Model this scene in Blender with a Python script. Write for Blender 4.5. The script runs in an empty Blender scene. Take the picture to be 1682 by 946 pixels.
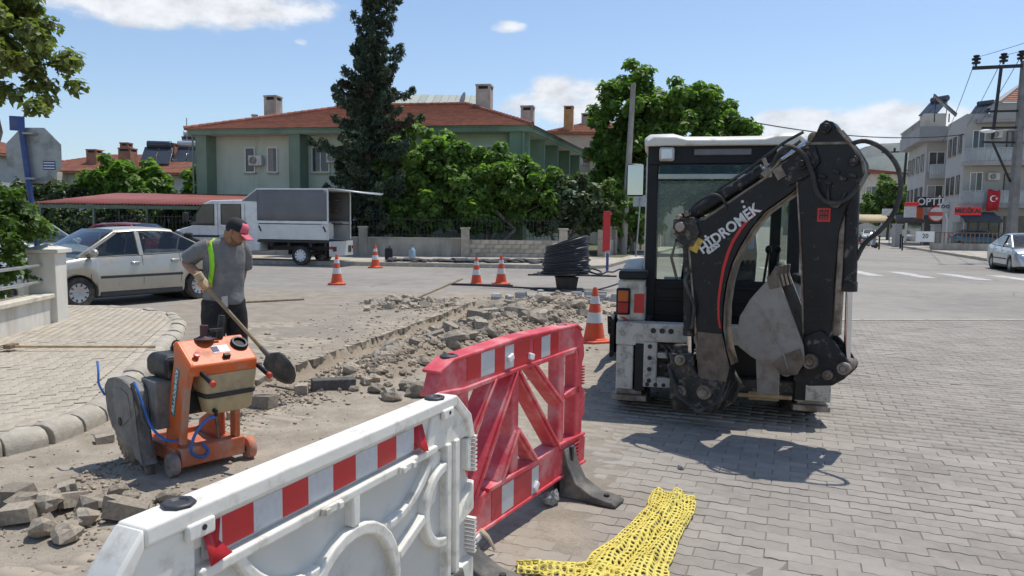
import bpy, math, random
import numpy as np
from mathutils import Vector, Matrix, Quaternion, noise as mnoise

R = math.radians
SC = bpy.context.scene
COL = SC.collection
random.seed(7)
rng = np.random.default_rng(11)

# ------------------------------------------------------------------ camera, sky, sun, exposure
cam_data = bpy.data.cameras.new('camera')
cam = bpy.data.objects.new('camera', cam_data)
COL.objects.link(cam)
cam.location = (0, 0, 1.65)
cam.rotation_mode = 'QUATERNION'
cam.rotation_quaternion = (Matrix.Rotation(R(90 - 4.98), 3, 'X') @ Matrix.Rotation(R(0.7), 3, 'Z')).to_quaternion()
cam_data.sensor_width = 36
cam_data.lens = 26.0
cam_data.clip_end = 30000
cam_data.clip_start = 0.05
SC.camera = cam

SUN_DIR = Vector((0.27, 0.28, 1.0)).normalized()          # towards the sun
SUN_EL = math.asin(SUN_DIR.z)
SUN_AZ = math.atan2(SUN_DIR.x, SUN_DIR.y)                # clockwise from +Y
sun_data = bpy.data.lights.new('sun', 'SUN')
sun_data.energy = 4.1
sun_data.angle = R(0.53)
sun_data.color = (1.0, 0.955, 0.88)
sun = bpy.data.objects.new('sun', sun_data)
COL.objects.link(sun)
sun.location = (4, 10, 60)
sun.rotation_mode = 'QUATERNION'
sun.rotation_quaternion = SUN_DIR.to_track_quat('Z', 'Y')

vs = SC.view_settings
vs.view_transform = 'Standard'
vs.look = 'None'
vs.exposure = 0.06
vs.gamma = 1.0
vs.use_curve_mapping = False
SC.cycles.max_bounces = 6
SC.cycles.diffuse_bounces = 3
SC.cycles.glossy_bounces = 3
SC.cycles.transmission_bounces = 4
SC.cycles.transparent_max_bounces = 12
SC.cycles.volume_bounces = 0
SC.cycles.use_adaptive_sampling = True
SC.cycles.adaptive_threshold = 0.02
SC.cycles.use_denoising = True
try:
    SC.cycles.denoiser = 'OPENIMAGEDENOISE'
except Exception:
    pass
SC.cycles.sample_clamp_indirect = 6.0

class NT:
    """small helper around a node tree"""
    def __init__(self, tree):
        self.t = tree
        self.n = tree.nodes
        self.l = tree.links
    def new(self, kind, **kw):
        nd = self.n.new(kind)
        for k, v in kw.items():
            setattr(nd, k, v)
        return nd
    def put(self, sock, v):
        if hasattr(v, 'is_output') or isinstance(v, bpy.types.NodeSocket):
            self.l.new(v, sock)
        elif isinstance(v, (tuple, list)) and len(v) == 3 and sock.type == 'RGBA':
            sock.default_value = (*v, 1)
        else:
            sock.default_value = v
    def math(self, op, a, b=0.0, c=None, clamp=False):
        nd = self.new('ShaderNodeMath', operation=op, use_clamp=clamp)
        self.put(nd.inputs[0], a)
        self.put(nd.inputs[1], b)
        if c is not None:
            self.put(nd.inputs[2], c)
        return nd.outputs[0]
    def noise(self, vec, scale, detail=3.0, rough=0.55, dims='3D', dist=0.0):
        nd = self.new('ShaderNodeTexNoise', noise_dimensions=dims)
        if vec is not None:
            self.l.new(vec, nd.inputs['Vector'])
        nd.inputs['Scale'].default_value = scale
        nd.inputs['Detail'].default_value = detail
        nd.inputs['Roughness'].default_value = rough
        nd.inputs['Distortion'].default_value = dist
        return nd.outputs['Fac']
    def ramp(self, fac, a, b, c0=0.0, c1=1.0):
        nd = self.new('ShaderNodeMapRange', interpolation_type='SMOOTHSTEP', clamp=True)
        self.put(nd.inputs['Value'], fac)
        self.put(nd.inputs['From Min'], a)
        self.put(nd.inputs['From Max'], b)
        self.put(nd.inputs['To Min'], c0)
        self.put(nd.inputs['To Max'], c1)
        return nd.outputs['Result']
    def mix(self, fac, a, b, blend='MIX'):
        nd = self.new('ShaderNodeMix', data_type='RGBA', blend_type=blend)
        self.put(nd.inputs[0], fac)
        self.put(nd.inputs[6], a)
        self.put(nd.inputs[7], b)
        return nd.outputs[2]
    def scalevec(self, vec, s):
        nd = self.new('ShaderNodeMapping')
        self.l.new(vec, nd.inputs['Vector'])
        nd.inputs['Scale'].default_value = s
        return nd.outputs['Vector']

# ---- sky with cumulus: physical sky, cloud cover from noise over azimuth / elevation
world = bpy.data.worlds.new('World')
SC.world = world
world.use_nodes = True
w = NT(world.node_tree)
w.n.clear()
w_out = w.new('ShaderNodeOutputWorld')
w_bg = w.new('ShaderNodeBackground')
w_bg.inputs['Strength'].default_value = 0.15
w_sky = w.new('ShaderNodeTexSky', sky_type='NISHITA')
w_sky.sun_disc = False
w_sky.sun_elevation = SUN_EL
w_sky.sun_rotation = SUN_AZ
w_sky.altitude = 300
w_sky.air_density = 1.0
w_sky.dust_density = 0.6
w_sky.ozone_density = 2.2
w_tc = w.new('ShaderNodeTexCoord')
w_sep = w.new('ShaderNodeSeparateXYZ')
w.l.new(w_tc.outputs['Generated'], w_sep.inputs[0])
w_az = w.math('ARCTAN2', w_sep.outputs[0], w_sep.outputs[1])
w_el = w.math('ARCSINE', w_sep.outputs[2])
w_cmb = w.new('ShaderNodeCombineXYZ')
w.l.new(w_az, w_cmb.inputs[0])
w.l.new(w.math('MULTIPLY', w_el, 1.7), w_cmb.inputs[1])
w_n1 = w.noise(w_cmb.outputs[0], 9.0, 8.0, 0.60)
w_n2 = w.noise(w_cmb.outputs[0], 3.0, 2.0, 0.5)
# cumulus banks: (azimuth, elevation, half width, half height, weight)
CLOUDS = [(-0.43, 0.262, 0.21, 0.040, 0.62), (-0.30, 0.262, 0.08, 0.030, 0.45), (0.075, 0.160, 0.070, 0.042, 0.50), (0.015, 0.150, 0.050, 0.028, 0.40),
          (0.475, 0.122, 0.085, 0.036, 0.62), (0.35, 0.124, 0.075, 0.024, 0.52), (-0.01, 0.253, 0.028, 0.010, 0.34), (-0.275, 0.223, 0.012, 0.006, 0.36),
          (-0.36, 0.10, 0.10, 0.014, 0.30), (1.2, 0.15, 0.35, 0.07, 0.6), (-1.4, 0.22, 0.4, 0.08, 0.6), (2.4, 0.2, 0.5, 0.09, 0.6), (-2.5, 0.17, 0.4, 0.07, 0.6)]
w_mask = None
for (a0, e0, sa, se, wt) in CLOUDS:
    dx = w.math('DIVIDE', w.math('SUBTRACT', w_az, a0), sa)
    dy = w.math('DIVIDE', w.math('SUBTRACT', w_el, e0), se)
    d2 = w.math('ADD', w.math('MULTIPLY', dx, dx), w.math('MULTIPLY', dy, dy))
    g = w.math('MULTIPLY', w.ramp(d2, 1.6, 0.0), wt)
    w_mask = g if w_mask is None else w.math('MAXIMUM', w_mask, g)
w_cov = w.math('ADD', w_mask, w.math('MULTIPLY', w.math('SUBTRACT', w_n1, 0.5), 1.25))
w_cov = w.math('ADD', w_cov, w.math('MULTIPLY', w.math('SUBTRACT', w_n2, 0.5), 0.35))
w_cl = w.ramp(w_cov, 0.19, 0.50)
w_shade = w.noise(w_cmb.outputs[0], 22.0, 5.0, 0.6)
w_bright = w.ramp(w.math('ADD', w_shade, w.math('MULTIPLY', w_cov, 0.35)), 0.35, 0.85, 4.3, 6.7)
w_ccol = w.new('ShaderNodeCombineColor')
w.l.new(w_bright, w_ccol.inputs[0])
w.l.new(w_bright, w_ccol.inputs[1])
w.l.new(w.math('MULTIPLY', w_bright, 1.02), w_ccol.inputs[2])
w_mixed = w.mix(w.math('MULTIPLY', w_cl, 0.93), w_sky.outputs[0], w_ccol.outputs[0])
w.l.new(w_mixed, w_bg.inputs['Color'])
w.l.new(w_bg.outputs[0], w_out.inputs['Surface'])
world.cycles.sampling_method = 'AUTOMATIC'

# ------------------------------------------------------------------ materials
MATS = {}

def mat(name, col, rough=0.6, metal=0.0, var=0.12, scale=6.0, bump=0.0, bscale=60.0, dirt=None, dirt_amt=0.45, dirt_scale=4.0,
        spec=0.5, coat=0.0, rand=0.0, trans=0.0, alpha=1.0, emit=0.0, island=0.0, streak=False):
    """procedural surface: base colour with noise variation, optional dirt patches, fine bump, per-object / per-piece variation"""
    if name in MATS:
        return MATS[name]
    m = bpy.data.materials.new(name)
    m.use_nodes = True
    t = NT(m.node_tree)
    b = t.n['Principled BSDF']
    tc = t.new('ShaderNodeTexCoord')
    vec = tc.outputs['Object']
    c = tuple(col)
    n = t.noise(vec, scale, 4.0, 0.6)
    lo = tuple(max(0, x * (1 - var)) for x in c)
    hi = tuple(min(1, x * (1 + var)) for x in c)
    colr = t.mix(t.ramp(n, 0.3, 0.7), lo, hi)
    if rand > 0:
        oi = t.new('ShaderNodeObjectInfo')
        f = t.math('MULTIPLY_ADD', oi.outputs['Random'], 2 * rand, 1 - rand)
        nd = t.new('ShaderNodeVectorMath', operation='SCALE')
        t.l.new(colr, nd.inputs[0])
        t.l.new(f, nd.inputs['Scale'])
        colr = nd.outputs[0]
    if island > 0:
        ge = t.new('ShaderNodeNewGeometry')
        f = t.math('MULTIPLY_ADD', ge.outputs['Random Per Island'], 2 * island, 1 - island)
        nd = t.new('ShaderNodeVectorMath', operation='SCALE')
        t.l.new(colr, nd.inputs[0])
        t.l.new(f, nd.inputs['Scale'])
        colr = nd.outputs[0]
    rsock = None
    if dirt is not None:
        dv = t.scalevec(vec, (1, 1, 0.25)) if streak else vec
        d = t.noise(dv, dirt_scale, 7.0, 0.68)
        df = t.math('MULTIPLY', t.ramp(d, 0.62 - dirt_amt * 0.45, 0.78 - dirt_amt * 0.25), 0.85)
        colr = t.mix(df, colr, dirt)
        rsock = t.math('MULTIPLY_ADD', df, 0.85 - rough, rough)
    t.l.new(colr, b.inputs['Base Color'])
    if rsock is not None:
        t.l.new(rsock, b.inputs['Roughness'])
    else:
        b.inputs['Roughness'].default_value = rough
    b.inputs['Metallic'].default_value = metal
    b.inputs['Specular IOR Level'].default_value = spec
    b.inputs['Coat Weight'].default_value = coat
    b.inputs['Coat Roughness'].default_value = 0.08
    b.inputs['Transmission Weight'].default_value = trans
    b.inputs['Alpha'].default_value = alpha
    if emit > 0:
        t.l.new(colr, b.inputs['Emission Color'])
        b.inputs['Emission Strength'].default_value = emit
    if bump > 0:
        bn = t.new('ShaderNodeBump')
        bn.inputs['Strength'].default_value = bump
        bn.inputs['Distance'].default_value = 0.02
        t.l.new(t.noise(vec, bscale, 5.0, 0.6), bn.inputs['Height'])
        t.l.new(bn.outputs[0], b.inputs['Normal'])
    MATS[name] = m
    return m

def leaf_mat(name, col, col2, trans=0.35, island=0.35, rough=0.5):
    if name in MATS:
        return MATS[name]
    m = bpy.data.materials.new(name)
    m.use_nodes = True
    t = NT(m.node_tree)
    b = t.n['Principled BSDF']
    out = t.n['Material Output']
    tc = t.new('ShaderNodeTexCoord')
    ge = t.new('ShaderNodeNewGeometry')
    base = t.mix(t.ramp(t.noise(tc.outputs['Object'], 0.9, 3.0), 0.35, 0.65), col, col2)
    f = t.math('MULTIPLY_ADD', ge.outputs['Random Per Island'], 2 * island, 1 - island)
    nd = t.new('ShaderNodeVectorMath', operation='SCALE')
    t.l.new(base, nd.inputs[0])
    t.l.new(f, nd.inputs['Scale'])
    t.l.new(nd.outputs[0], b.inputs['Base Color'])
    b.inputs['Roughness'].default_value = rough
    b.inputs['Specular IOR Level'].default_value = 0.35
    tr = t.new('ShaderNodeBsdfTranslucent')
    nd2 = t.new('ShaderNodeVectorMath', operation='MULTIPLY')
    t.l.new(nd.outputs[0], nd2.inputs[0])
    nd2.inputs[1].default_value = (1.35, 1.6, 0.6)
    t.l.new(nd2.outputs[0], tr.inputs['Color'])
    mx = t.new('ShaderNodeMixShader')
    mx.inputs[0].default_value = trans
    t.l.new(b.outputs[0], mx.inputs[1])
    t.l.new(tr.outputs[0], mx.inputs[2])
    t.l.new(mx.outputs[0], out.inputs['Surface'])
    MATS[name] = m
    return m

def glass_mat(name, tint=(0.6, 0.65, 0.65), see=0.35, rough=0.03):
    """thin window glass: glossy reflection over partly see-through tint"""
    if name in MATS:
        return MATS[name]
    m = bpy.data.materials.new(name)
    m.use_nodes = True
    t = NT(m.node_tree)
    out = t.n['Material Output']
    t.n.remove(t.n['Principled BSDF'])
    tr = t.new('ShaderNodeBsdfTransparent')
    tr.inputs[0].default_value = (*tuple(x * see for x in tint), 1)
    gl = t.new('ShaderNodeBsdfGlossy')
    gl.inputs['Roughness'].default_value = rough
    gl.inputs['Color'].default_value = (0.9, 0.93, 0.95, 1)
    lw = t.new('ShaderNodeLayerWeight')
    f = t.math('MULTIPLY_ADD', t.math('POWER', lw.outputs['Facing'], 4.0), 0.85, 0.05, clamp=True)
    mx = t.new('ShaderNodeMixShader')
    t.l.new(f, mx.inputs[0])
    t.l.new(tr.outputs[0], mx.inputs[1])
    t.l.new(gl.outputs[0], mx.inputs[2])
    t.l.new(mx.outputs[0], out.inputs['Surface'])
    MATS[name] = m
    return m

# ------------------------------------------------------------------ mesh builder
def V(*a):
    return Vector(a)

def basis(d, up=(0, 0, 1)):
    """right / up unit vectors for a direction"""
    d = Vector(d).normalized()
    up = Vector(up)
    if abs(d.dot(up.normalized())) > 0.98:
        up = Vector((1, 0, 0)) if abs(d.x) < 0.9 else Vector((0, 1, 0))
    r = d.cross(up).normalized()
    u = r.cross(d).normalized()
    return r, u

class MB:
    def __init__(self):
        self.v = []
        self.f = []

    def add(self, vs, fs):
        o = len(self.v)
        self.v.extend([tuple(p) for p in vs])
        self.f.extend([tuple(i + o for i in f) for f in fs])
        return self

    def box(self, x0, x1, y0, y1, z0, z1):
        return self.add([(x0, y0, z0), (x1, y0, z0), (x1, y1, z0), (x0, y1, z0), (x0, y0, z1), (x1, y0, z1), (x1, y1, z1), (x0, y1, z1)],
                        [(0, 3, 2, 1), (4, 5, 6, 7), (0, 1, 5, 4), (1, 2, 6, 5), (2, 3, 7, 6), (3, 0, 4, 7)])

    def cbox(self, c, s, m=None):
        """box about centre c with sizes s, optionally rotated by matrix m"""
        c = Vector(c)
        pts = []
        for z in (-.5, .5):
            for (x, y) in ((-.5, -.5), (.5, -.5), (.5, .5), (-.5, .5)):
                p = Vector((x * s[0], y * s[1], z * s[2]))
                pts.append(c + (m @ p if m is not None else p))
        return self.add(pts, [(0, 3, 2, 1), (4, 5, 6, 7), (0, 1, 5, 4), (1, 2, 6, 5), (2, 3, 7, 6), (3, 0, 4, 7)])

    def bar(self, p0, p1, w, h, up=(0, 0, 1)):
        p0, p1 = Vector(p0), Vector(p1)
        r, u = basis(p1 - p0, up)
        pts = []
        for p in (p0, p1):
            for (a, b) in ((-1, -1), (1, -1), (1, 1), (-1, 1)):
                pts.append(p + r * (a * w / 2) + u * (b * h / 2))
        return self.add(pts, [(0, 1, 2, 3), (7, 6, 5, 4), (0, 4, 5, 1), (1, 5, 6, 2), (2, 6, 7, 3), (3, 7, 4, 0)])

    def cyl(self, p0, p1, r0, r1=None, n=14, caps=True):
        p0, p1 = Vector(p0), Vector(p1)
        r1 = r0 if r1 is None else r1
        r, u = basis(p1 - p0)
        vs_, fs = [], []
        for p, rad in ((p0, r0), (p1, r1)):
            for i in range(n):
                a = 2 * math.pi * i / n
                vs_.append(p + r * (rad * math.cos(a)) + u * (rad * math.sin(a)))
        for i in range(n):
            j = (i + 1) % n
            fs.append((i, j, n + j, n + i))
        if caps:
            fs.append(tuple(range(n - 1, -1, -1)))
            fs.append(tuple(range(n, 2 * n)))
        return self.add(vs_, fs)

    def tube(self, pts, r, n=8, r_end=None, caps=True):
        pts = [Vector(p) for p in pts]
        k = len(pts)
        vs_, fs = [], []
        d = (pts[1] - pts[0]).normalized()
        rr, uu = basis(d)
        for i, p in enumerate(pts):
            if i == 0:
                d2 = (pts[1] - pts[0]).normalized()
            elif i == k - 1:
                d2 = (pts[-1] - pts[-2]).normalized()
            else:
                d2 = ((pts[i + 1] - p).normalized() + (p - pts[i - 1]).normalized())
                d2 = d2.normalized() if d2.length > 1e-6 else d
            q = d.rotation_difference(d2)
            rr = q @ rr
            uu = q @ uu
            d = d2
            rad = r if r_end is None else r + (r_end - r) * i / (k - 1)
            if isinstance(r, (list, tuple)):
                rad = r[i]
            for j in range(n):
                a = 2 * math.pi * j / n
                vs_.append(p + rr * (rad * math.cos(a)) + uu * (rad * math.sin(a)))
        for i in range(k - 1):
            for j in range(n):
                j2 = (j + 1) % n
                fs.append((i * n + j, i * n + j2, (i + 1) * n + j2, (i + 1) * n + j))
        if caps:
            fs.append(tuple(range(n - 1, -1, -1)))
            fs.append(tuple((k - 1) * n + j for j in range(n)))
        return self.add(vs_, fs)

    def ext(self, poly, t0, t1, o=(0, 0, 0), u=(1, 0, 0), v=(0, 0, 1), w_=(0, 1, 0)):
        """polygon (a, b) in the plane o + a*u + b*v extruded along w_ from t0 to t1"""
        o, u, v, w_ = Vector(o), Vector(u), Vector(v), Vector(w_)
        n = len(poly)
        vs_ = [o + u * a + v * b + w_ * t0 for a, b in poly] + [o + u * a + v * b + w_ * t1 for a, b in poly]
        fs = [tuple(range(n)), tuple(range(2 * n - 1, n - 1, -1))]
        for i in range(n):
            j = (i + 1) % n
            fs.append((i, n + i, n + j, j))
        return self.add(vs_, fs)

    def lathe(self, prof, c=(0, 0, 0), axis=(0, 0, 1), n=20):
        """profile of (radius, height) turned round axis through c"""
        c = Vector(c)
        ax = Vector(axis).normalized()
        r, u = basis(ax)
        k = len(prof)
        vs_, fs = [], []
        for rad, h in prof:
            for j in range(n):
                a = 2 * math.pi * j / n
                vs_.append(c + ax * h + r * (rad * math.cos(a)) + u * (rad * math.sin(a)))
        for i in range(k - 1):
            for j in range(n):
                j2 = (j + 1) % n
                fs.append((i * n + j, i * n + j2, (i + 1) * n + j2, (i + 1) * n + j))
        if prof[0][0] > 1e-5:
            fs.append(tuple(range(n - 1, -1, -1)))
        if prof[-1][0] > 1e-5:
            fs.append(tuple((k - 1) * n + j for j in range(n)))
        return self.add(vs_, fs)

    def loft(self, rings, caps=True, closed=True):
        n = len(rings[0])
        vs_ = [p for rg in rings for p in rg]
        fs = []
        for i in range(len(rings) - 1):
            for j in range(n if closed else n - 1):
                j2 = (j + 1) % n
                fs.append((i * n + j, i * n + j2, (i + 1) * n + j2, (i + 1) * n + j))
        if caps:
            fs.append(tuple(range(n - 1, -1, -1)))
            fs.append(tuple((len(rings) - 1) * n + j for j in range(n)))
        return self.add(vs_, fs)

    def ell(self, c, rad, nu=12, nv=8, m=None):
        c = Vector(c)
        vs_, fs = [], []
        for i in range(nv + 1):
            th = math.pi * i / nv
            for j in range(nu):
                ph = 2 * math.pi * j / nu
                p = Vector((rad[0] * math.sin(th) * math.cos(ph), rad[1] * math.sin(th) * math.sin(ph), rad[2] * math.cos(th)))
                vs_.append(c + (m @ p if m is not None else p))
        for i in range(nv):
            for j in range(nu):
                j2 = (j + 1) % nu
                fs.append((i * nu + j, (i + 1) * nu + j, (i + 1) * nu + j2, i * nu + j2))
        return self.add(vs_, fs)

    def quad(self, a, b, c, d):
        return self.add([a, b, c, d], [(0, 1, 2, 3)])

    def poly(self, pts):
        return self.add(pts, [tuple(range(len(pts)))])

    def mesh(self, name, angle=40):
        me = bpy.data.meshes.new(name)
        me.from_pydata(self.v, [], self.f)
        me.validate(clean_customdata=False)
        me.shade_smooth()
        me.set_sharp_from_angle(angle=R(angle))
        me.update()
        return me

    def build(self, name, m, parent=None, bevel=0.0, seg=2, angle=40, fix=False):
        me = self.mesh(name, angle)
        return link(name, me, m, parent, bevel, seg)

def link(name, me, m, parent=None, bevel=0.0, seg=2):
    if m is not None and not me.materials:
        me.materials.append(m)
    o = bpy.data.objects.new(name, me)
    COL.objects.link(o)
    if parent is not None:
        o.parent = parent
    if bevel > 0:
        md = o.modifiers.new('bevel', 'BEVEL')
        md.width = bevel
        md.segments = seg
        md.limit_method = 'ANGLE'
        md.angle_limit = R(35)
        md.use_clamp_overlap = True
    return o

def tag(o, label=None, cat=None, group=None, kind=None):
    if label:
        o['label'] = label
    if cat:
        o['category'] = cat
    if group:
        o['group'] = group
    if kind:
        o['kind'] = kind
    return o

def empty(name, loc=(0, 0, 0), rz=0.0, label=None, cat=None, group=None, kind=None):
    o = bpy.data.objects.new(name, None)
    COL.objects.link(o)
    o.empty_display_size = 0.2
    o.location = loc
    o.rotation_euler = (0, 0, rz)
    return tag(o, label, cat, group, kind)

def copy_tree(o, parent=None):
    c = o.copy()
    COL.objects.link(c)
    c.parent = parent
    for ch in list(o.children):
        copy_tree(ch, c)
    return c

def np_mesh(name, verts, faces_flat, nper, m, parent=None, smooth=False):
    """fast mesh from numpy arrays; every face has nper corners"""
    me = bpy.data.meshes.new(name)
    nv = len(verts)
    nf = len(faces_flat) // nper
    me.vertices.add(nv)
    me.vertices.foreach_set('co', np.asarray(verts, dtype=np.float32).ravel())
    me.loops.add(nf * nper)
    me.loops.foreach_set('vertex_index', np.asarray(faces_flat, dtype=np.int32).ravel())
    me.polygons.add(nf)
    me.polygons.foreach_set('loop_start', np.arange(0, nf * nper, nper, dtype=np.int32))
    if smooth:
        me.polygons.foreach_set('use_smooth', np.ones(nf, dtype=bool))
    me.update(calc_edges=True)
    me.validate()
    return link(name, me, m, parent)

def text_mesh(body, size, extrude, name, m, parent=None, bold=0.0, xscale=1.0, shear=0.0, align='CENTER'):
    """lettering as flat-extruded mesh in the local XY plane"""
    cu = bpy.data.curves.new(name, 'FONT')
    cu.body = body
    cu.size = size
    cu.extrude = extrude
    cu.offset = bold
    cu.shear = shear
    cu.align_x = align
    cu.align_y = 'CENTER'
    cu.resolution_u = 3
    tmp = bpy.data.objects.new(name, cu)
    COL.objects.link(tmp)
    bpy.context.view_layer.update()
    dg = bpy.context.evaluated_depsgraph_get()
    me = bpy.data.meshes.new_from_object(tmp.evaluated_get(dg))
    bpy.data.objects.remove(tmp, do_unlink=True)
    if xscale != 1.0:
        me.transform(Matrix.Diagonal((xscale, 1, 1, 1)))
    me.materials.clear()
    return link(name, me, m, parent)

def aim(o, loc, xdir, ydir):
    """place o so that its local X / Y axes follow xdir / ydir"""
    x = Vector(xdir).normalized()
    y = Vector(ydir)
    y = (y - x * y.dot(x)).normalized()
    z = x.cross(y)
    m = Matrix((x, y, z)).transposed().to_4x4()
    m.translation = Vector(loc)
    o.matrix_local = m
    return o

# ------------------------------------------------------------------ ground, trench, paving, pavements
def paver_material(name, col, sandcol, island):
    """concrete paver: tone per stone, stains and drifted sand laid out over the place"""
    m = bpy.data.materials.new(name)
    m.use_nodes = True
    t = NT(m.node_tree)
    b = t.n['Principled BSDF']
    ge = t.new('ShaderNodeNewGeometry')
    pos = ge.outputs['Position']
    if island:
        rnd = ge.outputs['Random Per Island']
    else:
        rnd = t.new('ShaderNodeObjectInfo').outputs['Random']
    n1 = t.noise(pos, 1.1, 6.0, 0.62)
    n2 = t.noise(pos, 14.0, 5.0, 0.65)
    n3 = t.noise(pos, 0.35, 3.0, 0.5)
    lo, hi = tuple(c * .84 for c in col), tuple(c * 1.14 for c in col)
    c = t.mix(t.ramp(n1, 0.32, 0.68), lo, hi)
    c = t.mix(t.ramp(n2, 0.42, 0.72, 0, 0.5), c, tuple(x * 1.18 for x in col))
    c = t.mix(t.ramp(n2, 0.52, 0.28, 0, 0.35), c, tuple(x * .72 for x in col))
    sc = t.new('ShaderNodeVectorMath', operation='SCALE')
    t.l.new(c, sc.inputs[0])
    t.l.new(t.math('MULTIPLY_ADD', rnd, 0.24, 0.88), sc.inputs['Scale'])
    sep = t.new('ShaderNodeSeparateXYZ')
    t.l.new(pos, sep.inputs[0])
    # sand drifted from the trench: thins out across the line of the barriers
    d = t.math('SUBTRACT', sep.outputs[0], t.math('MULTIPLY_ADD', sep.outputs[1], 0.20, -0.65))
    d = t.math('ADD', d, t.math('MULTIPLY', t.math('SUBTRACT', n1, 0.5), 2.2))
    dust = t.ramp(d, 0.9, -0.9, 0.10, 0.86)
    dust = t.math('MULTIPLY', dust, t.ramp(t.noise(pos, 5.0, 5.0, 0.7), 0.2, 0.62, 0.55, 1.0))
    light = t.math('MULTIPLY', t.ramp(t.noise(pos, 0.9, 4.0, 0.6), 0.58, 0.74), 0.35)
    c = t.mix(light, sc.outputs[0], tuple(x * 1.3 for x in col))
    stain = t.math('MULTIPLY', t.ramp(n3, 0.55, 0.70), t.ramp(n1, 0.40, 0.62, 0.0, 0.5))
    c = t.mix(stain, c, tuple(x * .55 for x in col))
    c = t.mix(dust, c, sandcol)
    t.l.new(c, b.inputs['Base Color'])
    b.inputs['Roughness'].default_value = 0.9
    bn = t.new('ShaderNodeBump')
    bn.inputs['Strength'].default_value = 0.3
    bn.inputs['Distance'].default_value = 0.012
    t.l.new(t.noise(pos, 110.0, 5.0, 0.65), bn.inputs['Height'])
    t.l.new(bn.outputs[0], b.inputs['Normal'])
    return m

M_PAVER = paver_material('concrete_paver', (0.272, 0.247, 0.217), (0.40, 0.335, 0.25), False)
M_PAVERI = paver_material('concrete_paver_field', (0.272, 0.247, 0.217), (0.40, 0.335, 0.25), True)
M_WALKP = mat('sidewalk_paver', (0.40, 0.355, 0.285), 0.92, var=0.14, scale=9, bump=0.25, bscale=120, rand=0.10, dirt=(0.45, 0.38, 0.28), dirt_amt=0.4, dirt_scale=1.6)
M_WALKPI = mat('sidewalk_paver_field', (0.40, 0.355, 0.285), 0.92, var=0.14, scale=9, bump=0.25, bscale=120, island=0.10, dirt=(0.45, 0.38, 0.28), dirt_amt=0.4, dirt_scale=1.6)
M_KERB = mat('kerb_concrete', (0.42, 0.38, 0.31), 0.9, var=0.18, scale=7, bump=0.35, bscale=70, dirt=(0.33, 0.29, 0.23), dirt_amt=0.4, dirt_scale=5, rand=0.08)
M_STONE = mat('broken_concrete', (0.345, 0.295, 0.23), 0.95, var=0.2, scale=9, bump=0.5, bscale=60, rand=0.22)
M_STONEI = mat('broken_concrete_field', (0.335, 0.28, 0.21), 0.95, var=0.15, scale=5, island=0.3)
M_WHITEPAINT = mat('road_paint', (0.52, 0.51, 0.48), 0.8, var=0.1, scale=3, dirt=(0.34, 0.32, 0.29), dirt_amt=0.5, dirt_scale=2.2)

def ground_material():
    m = bpy.data.materials.new('excavated_sand')
    m.use_nodes = True
    t = NT(m.node_tree)
    b = t.n['Principled BSDF']
    tc = t.new('ShaderNodeTexCoord')
    at = t.new('ShaderNodeAttribute')
    at.attribute_name = 'dust'
    n1 = t.noise(tc.outputs['Object'], 3.0, 6.0, 0.65)
    n2 = t.noise(tc.outputs['Object'], 38.0, 4.0, 0.7)
    sand = t.mix(t.ramp(n1, 0.3, 0.7), (0.275, 0.235, 0.182), (0.415, 0.36, 0.285))
    sand = t.mix(t.ramp(n2, 0.45, 0.75, 0.0, 0.5), sand, (0.22, 0.18, 0.135))
    joint = t.mix(n1, (0.17, 0.152, 0.13), (0.26, 0.23, 0.195))
    fr = t.new('ShaderNodeAttribute')
    fr.attribute_name = 'fresh'
    sand = t.mix(t.math('MULTIPLY', fr.outputs['Fac'], 0.8), sand, t.mix(t.ramp(n2, .35, .65), (0.235, 0.185, 0.13), (0.31, 0.25, 0.18)))
    t.l.new(t.mix(at.outputs['Fac'], joint, sand), b.inputs['Base Color'])
    b.inputs['Roughness'].default_value = 0.97
    bn = t.new('ShaderNodeBump')
    bn.inputs['Strength'].default_value = 0.7
    bn.inputs['Distance'].default_value = 0.02
    t.l.new(t.noise(tc.outputs['Object'], 55.0, 6.0, 0.7), bn.inputs['Height'])
    t.l.new(bn.outputs[0], b.inputs['Normal'])
    return m

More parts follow.
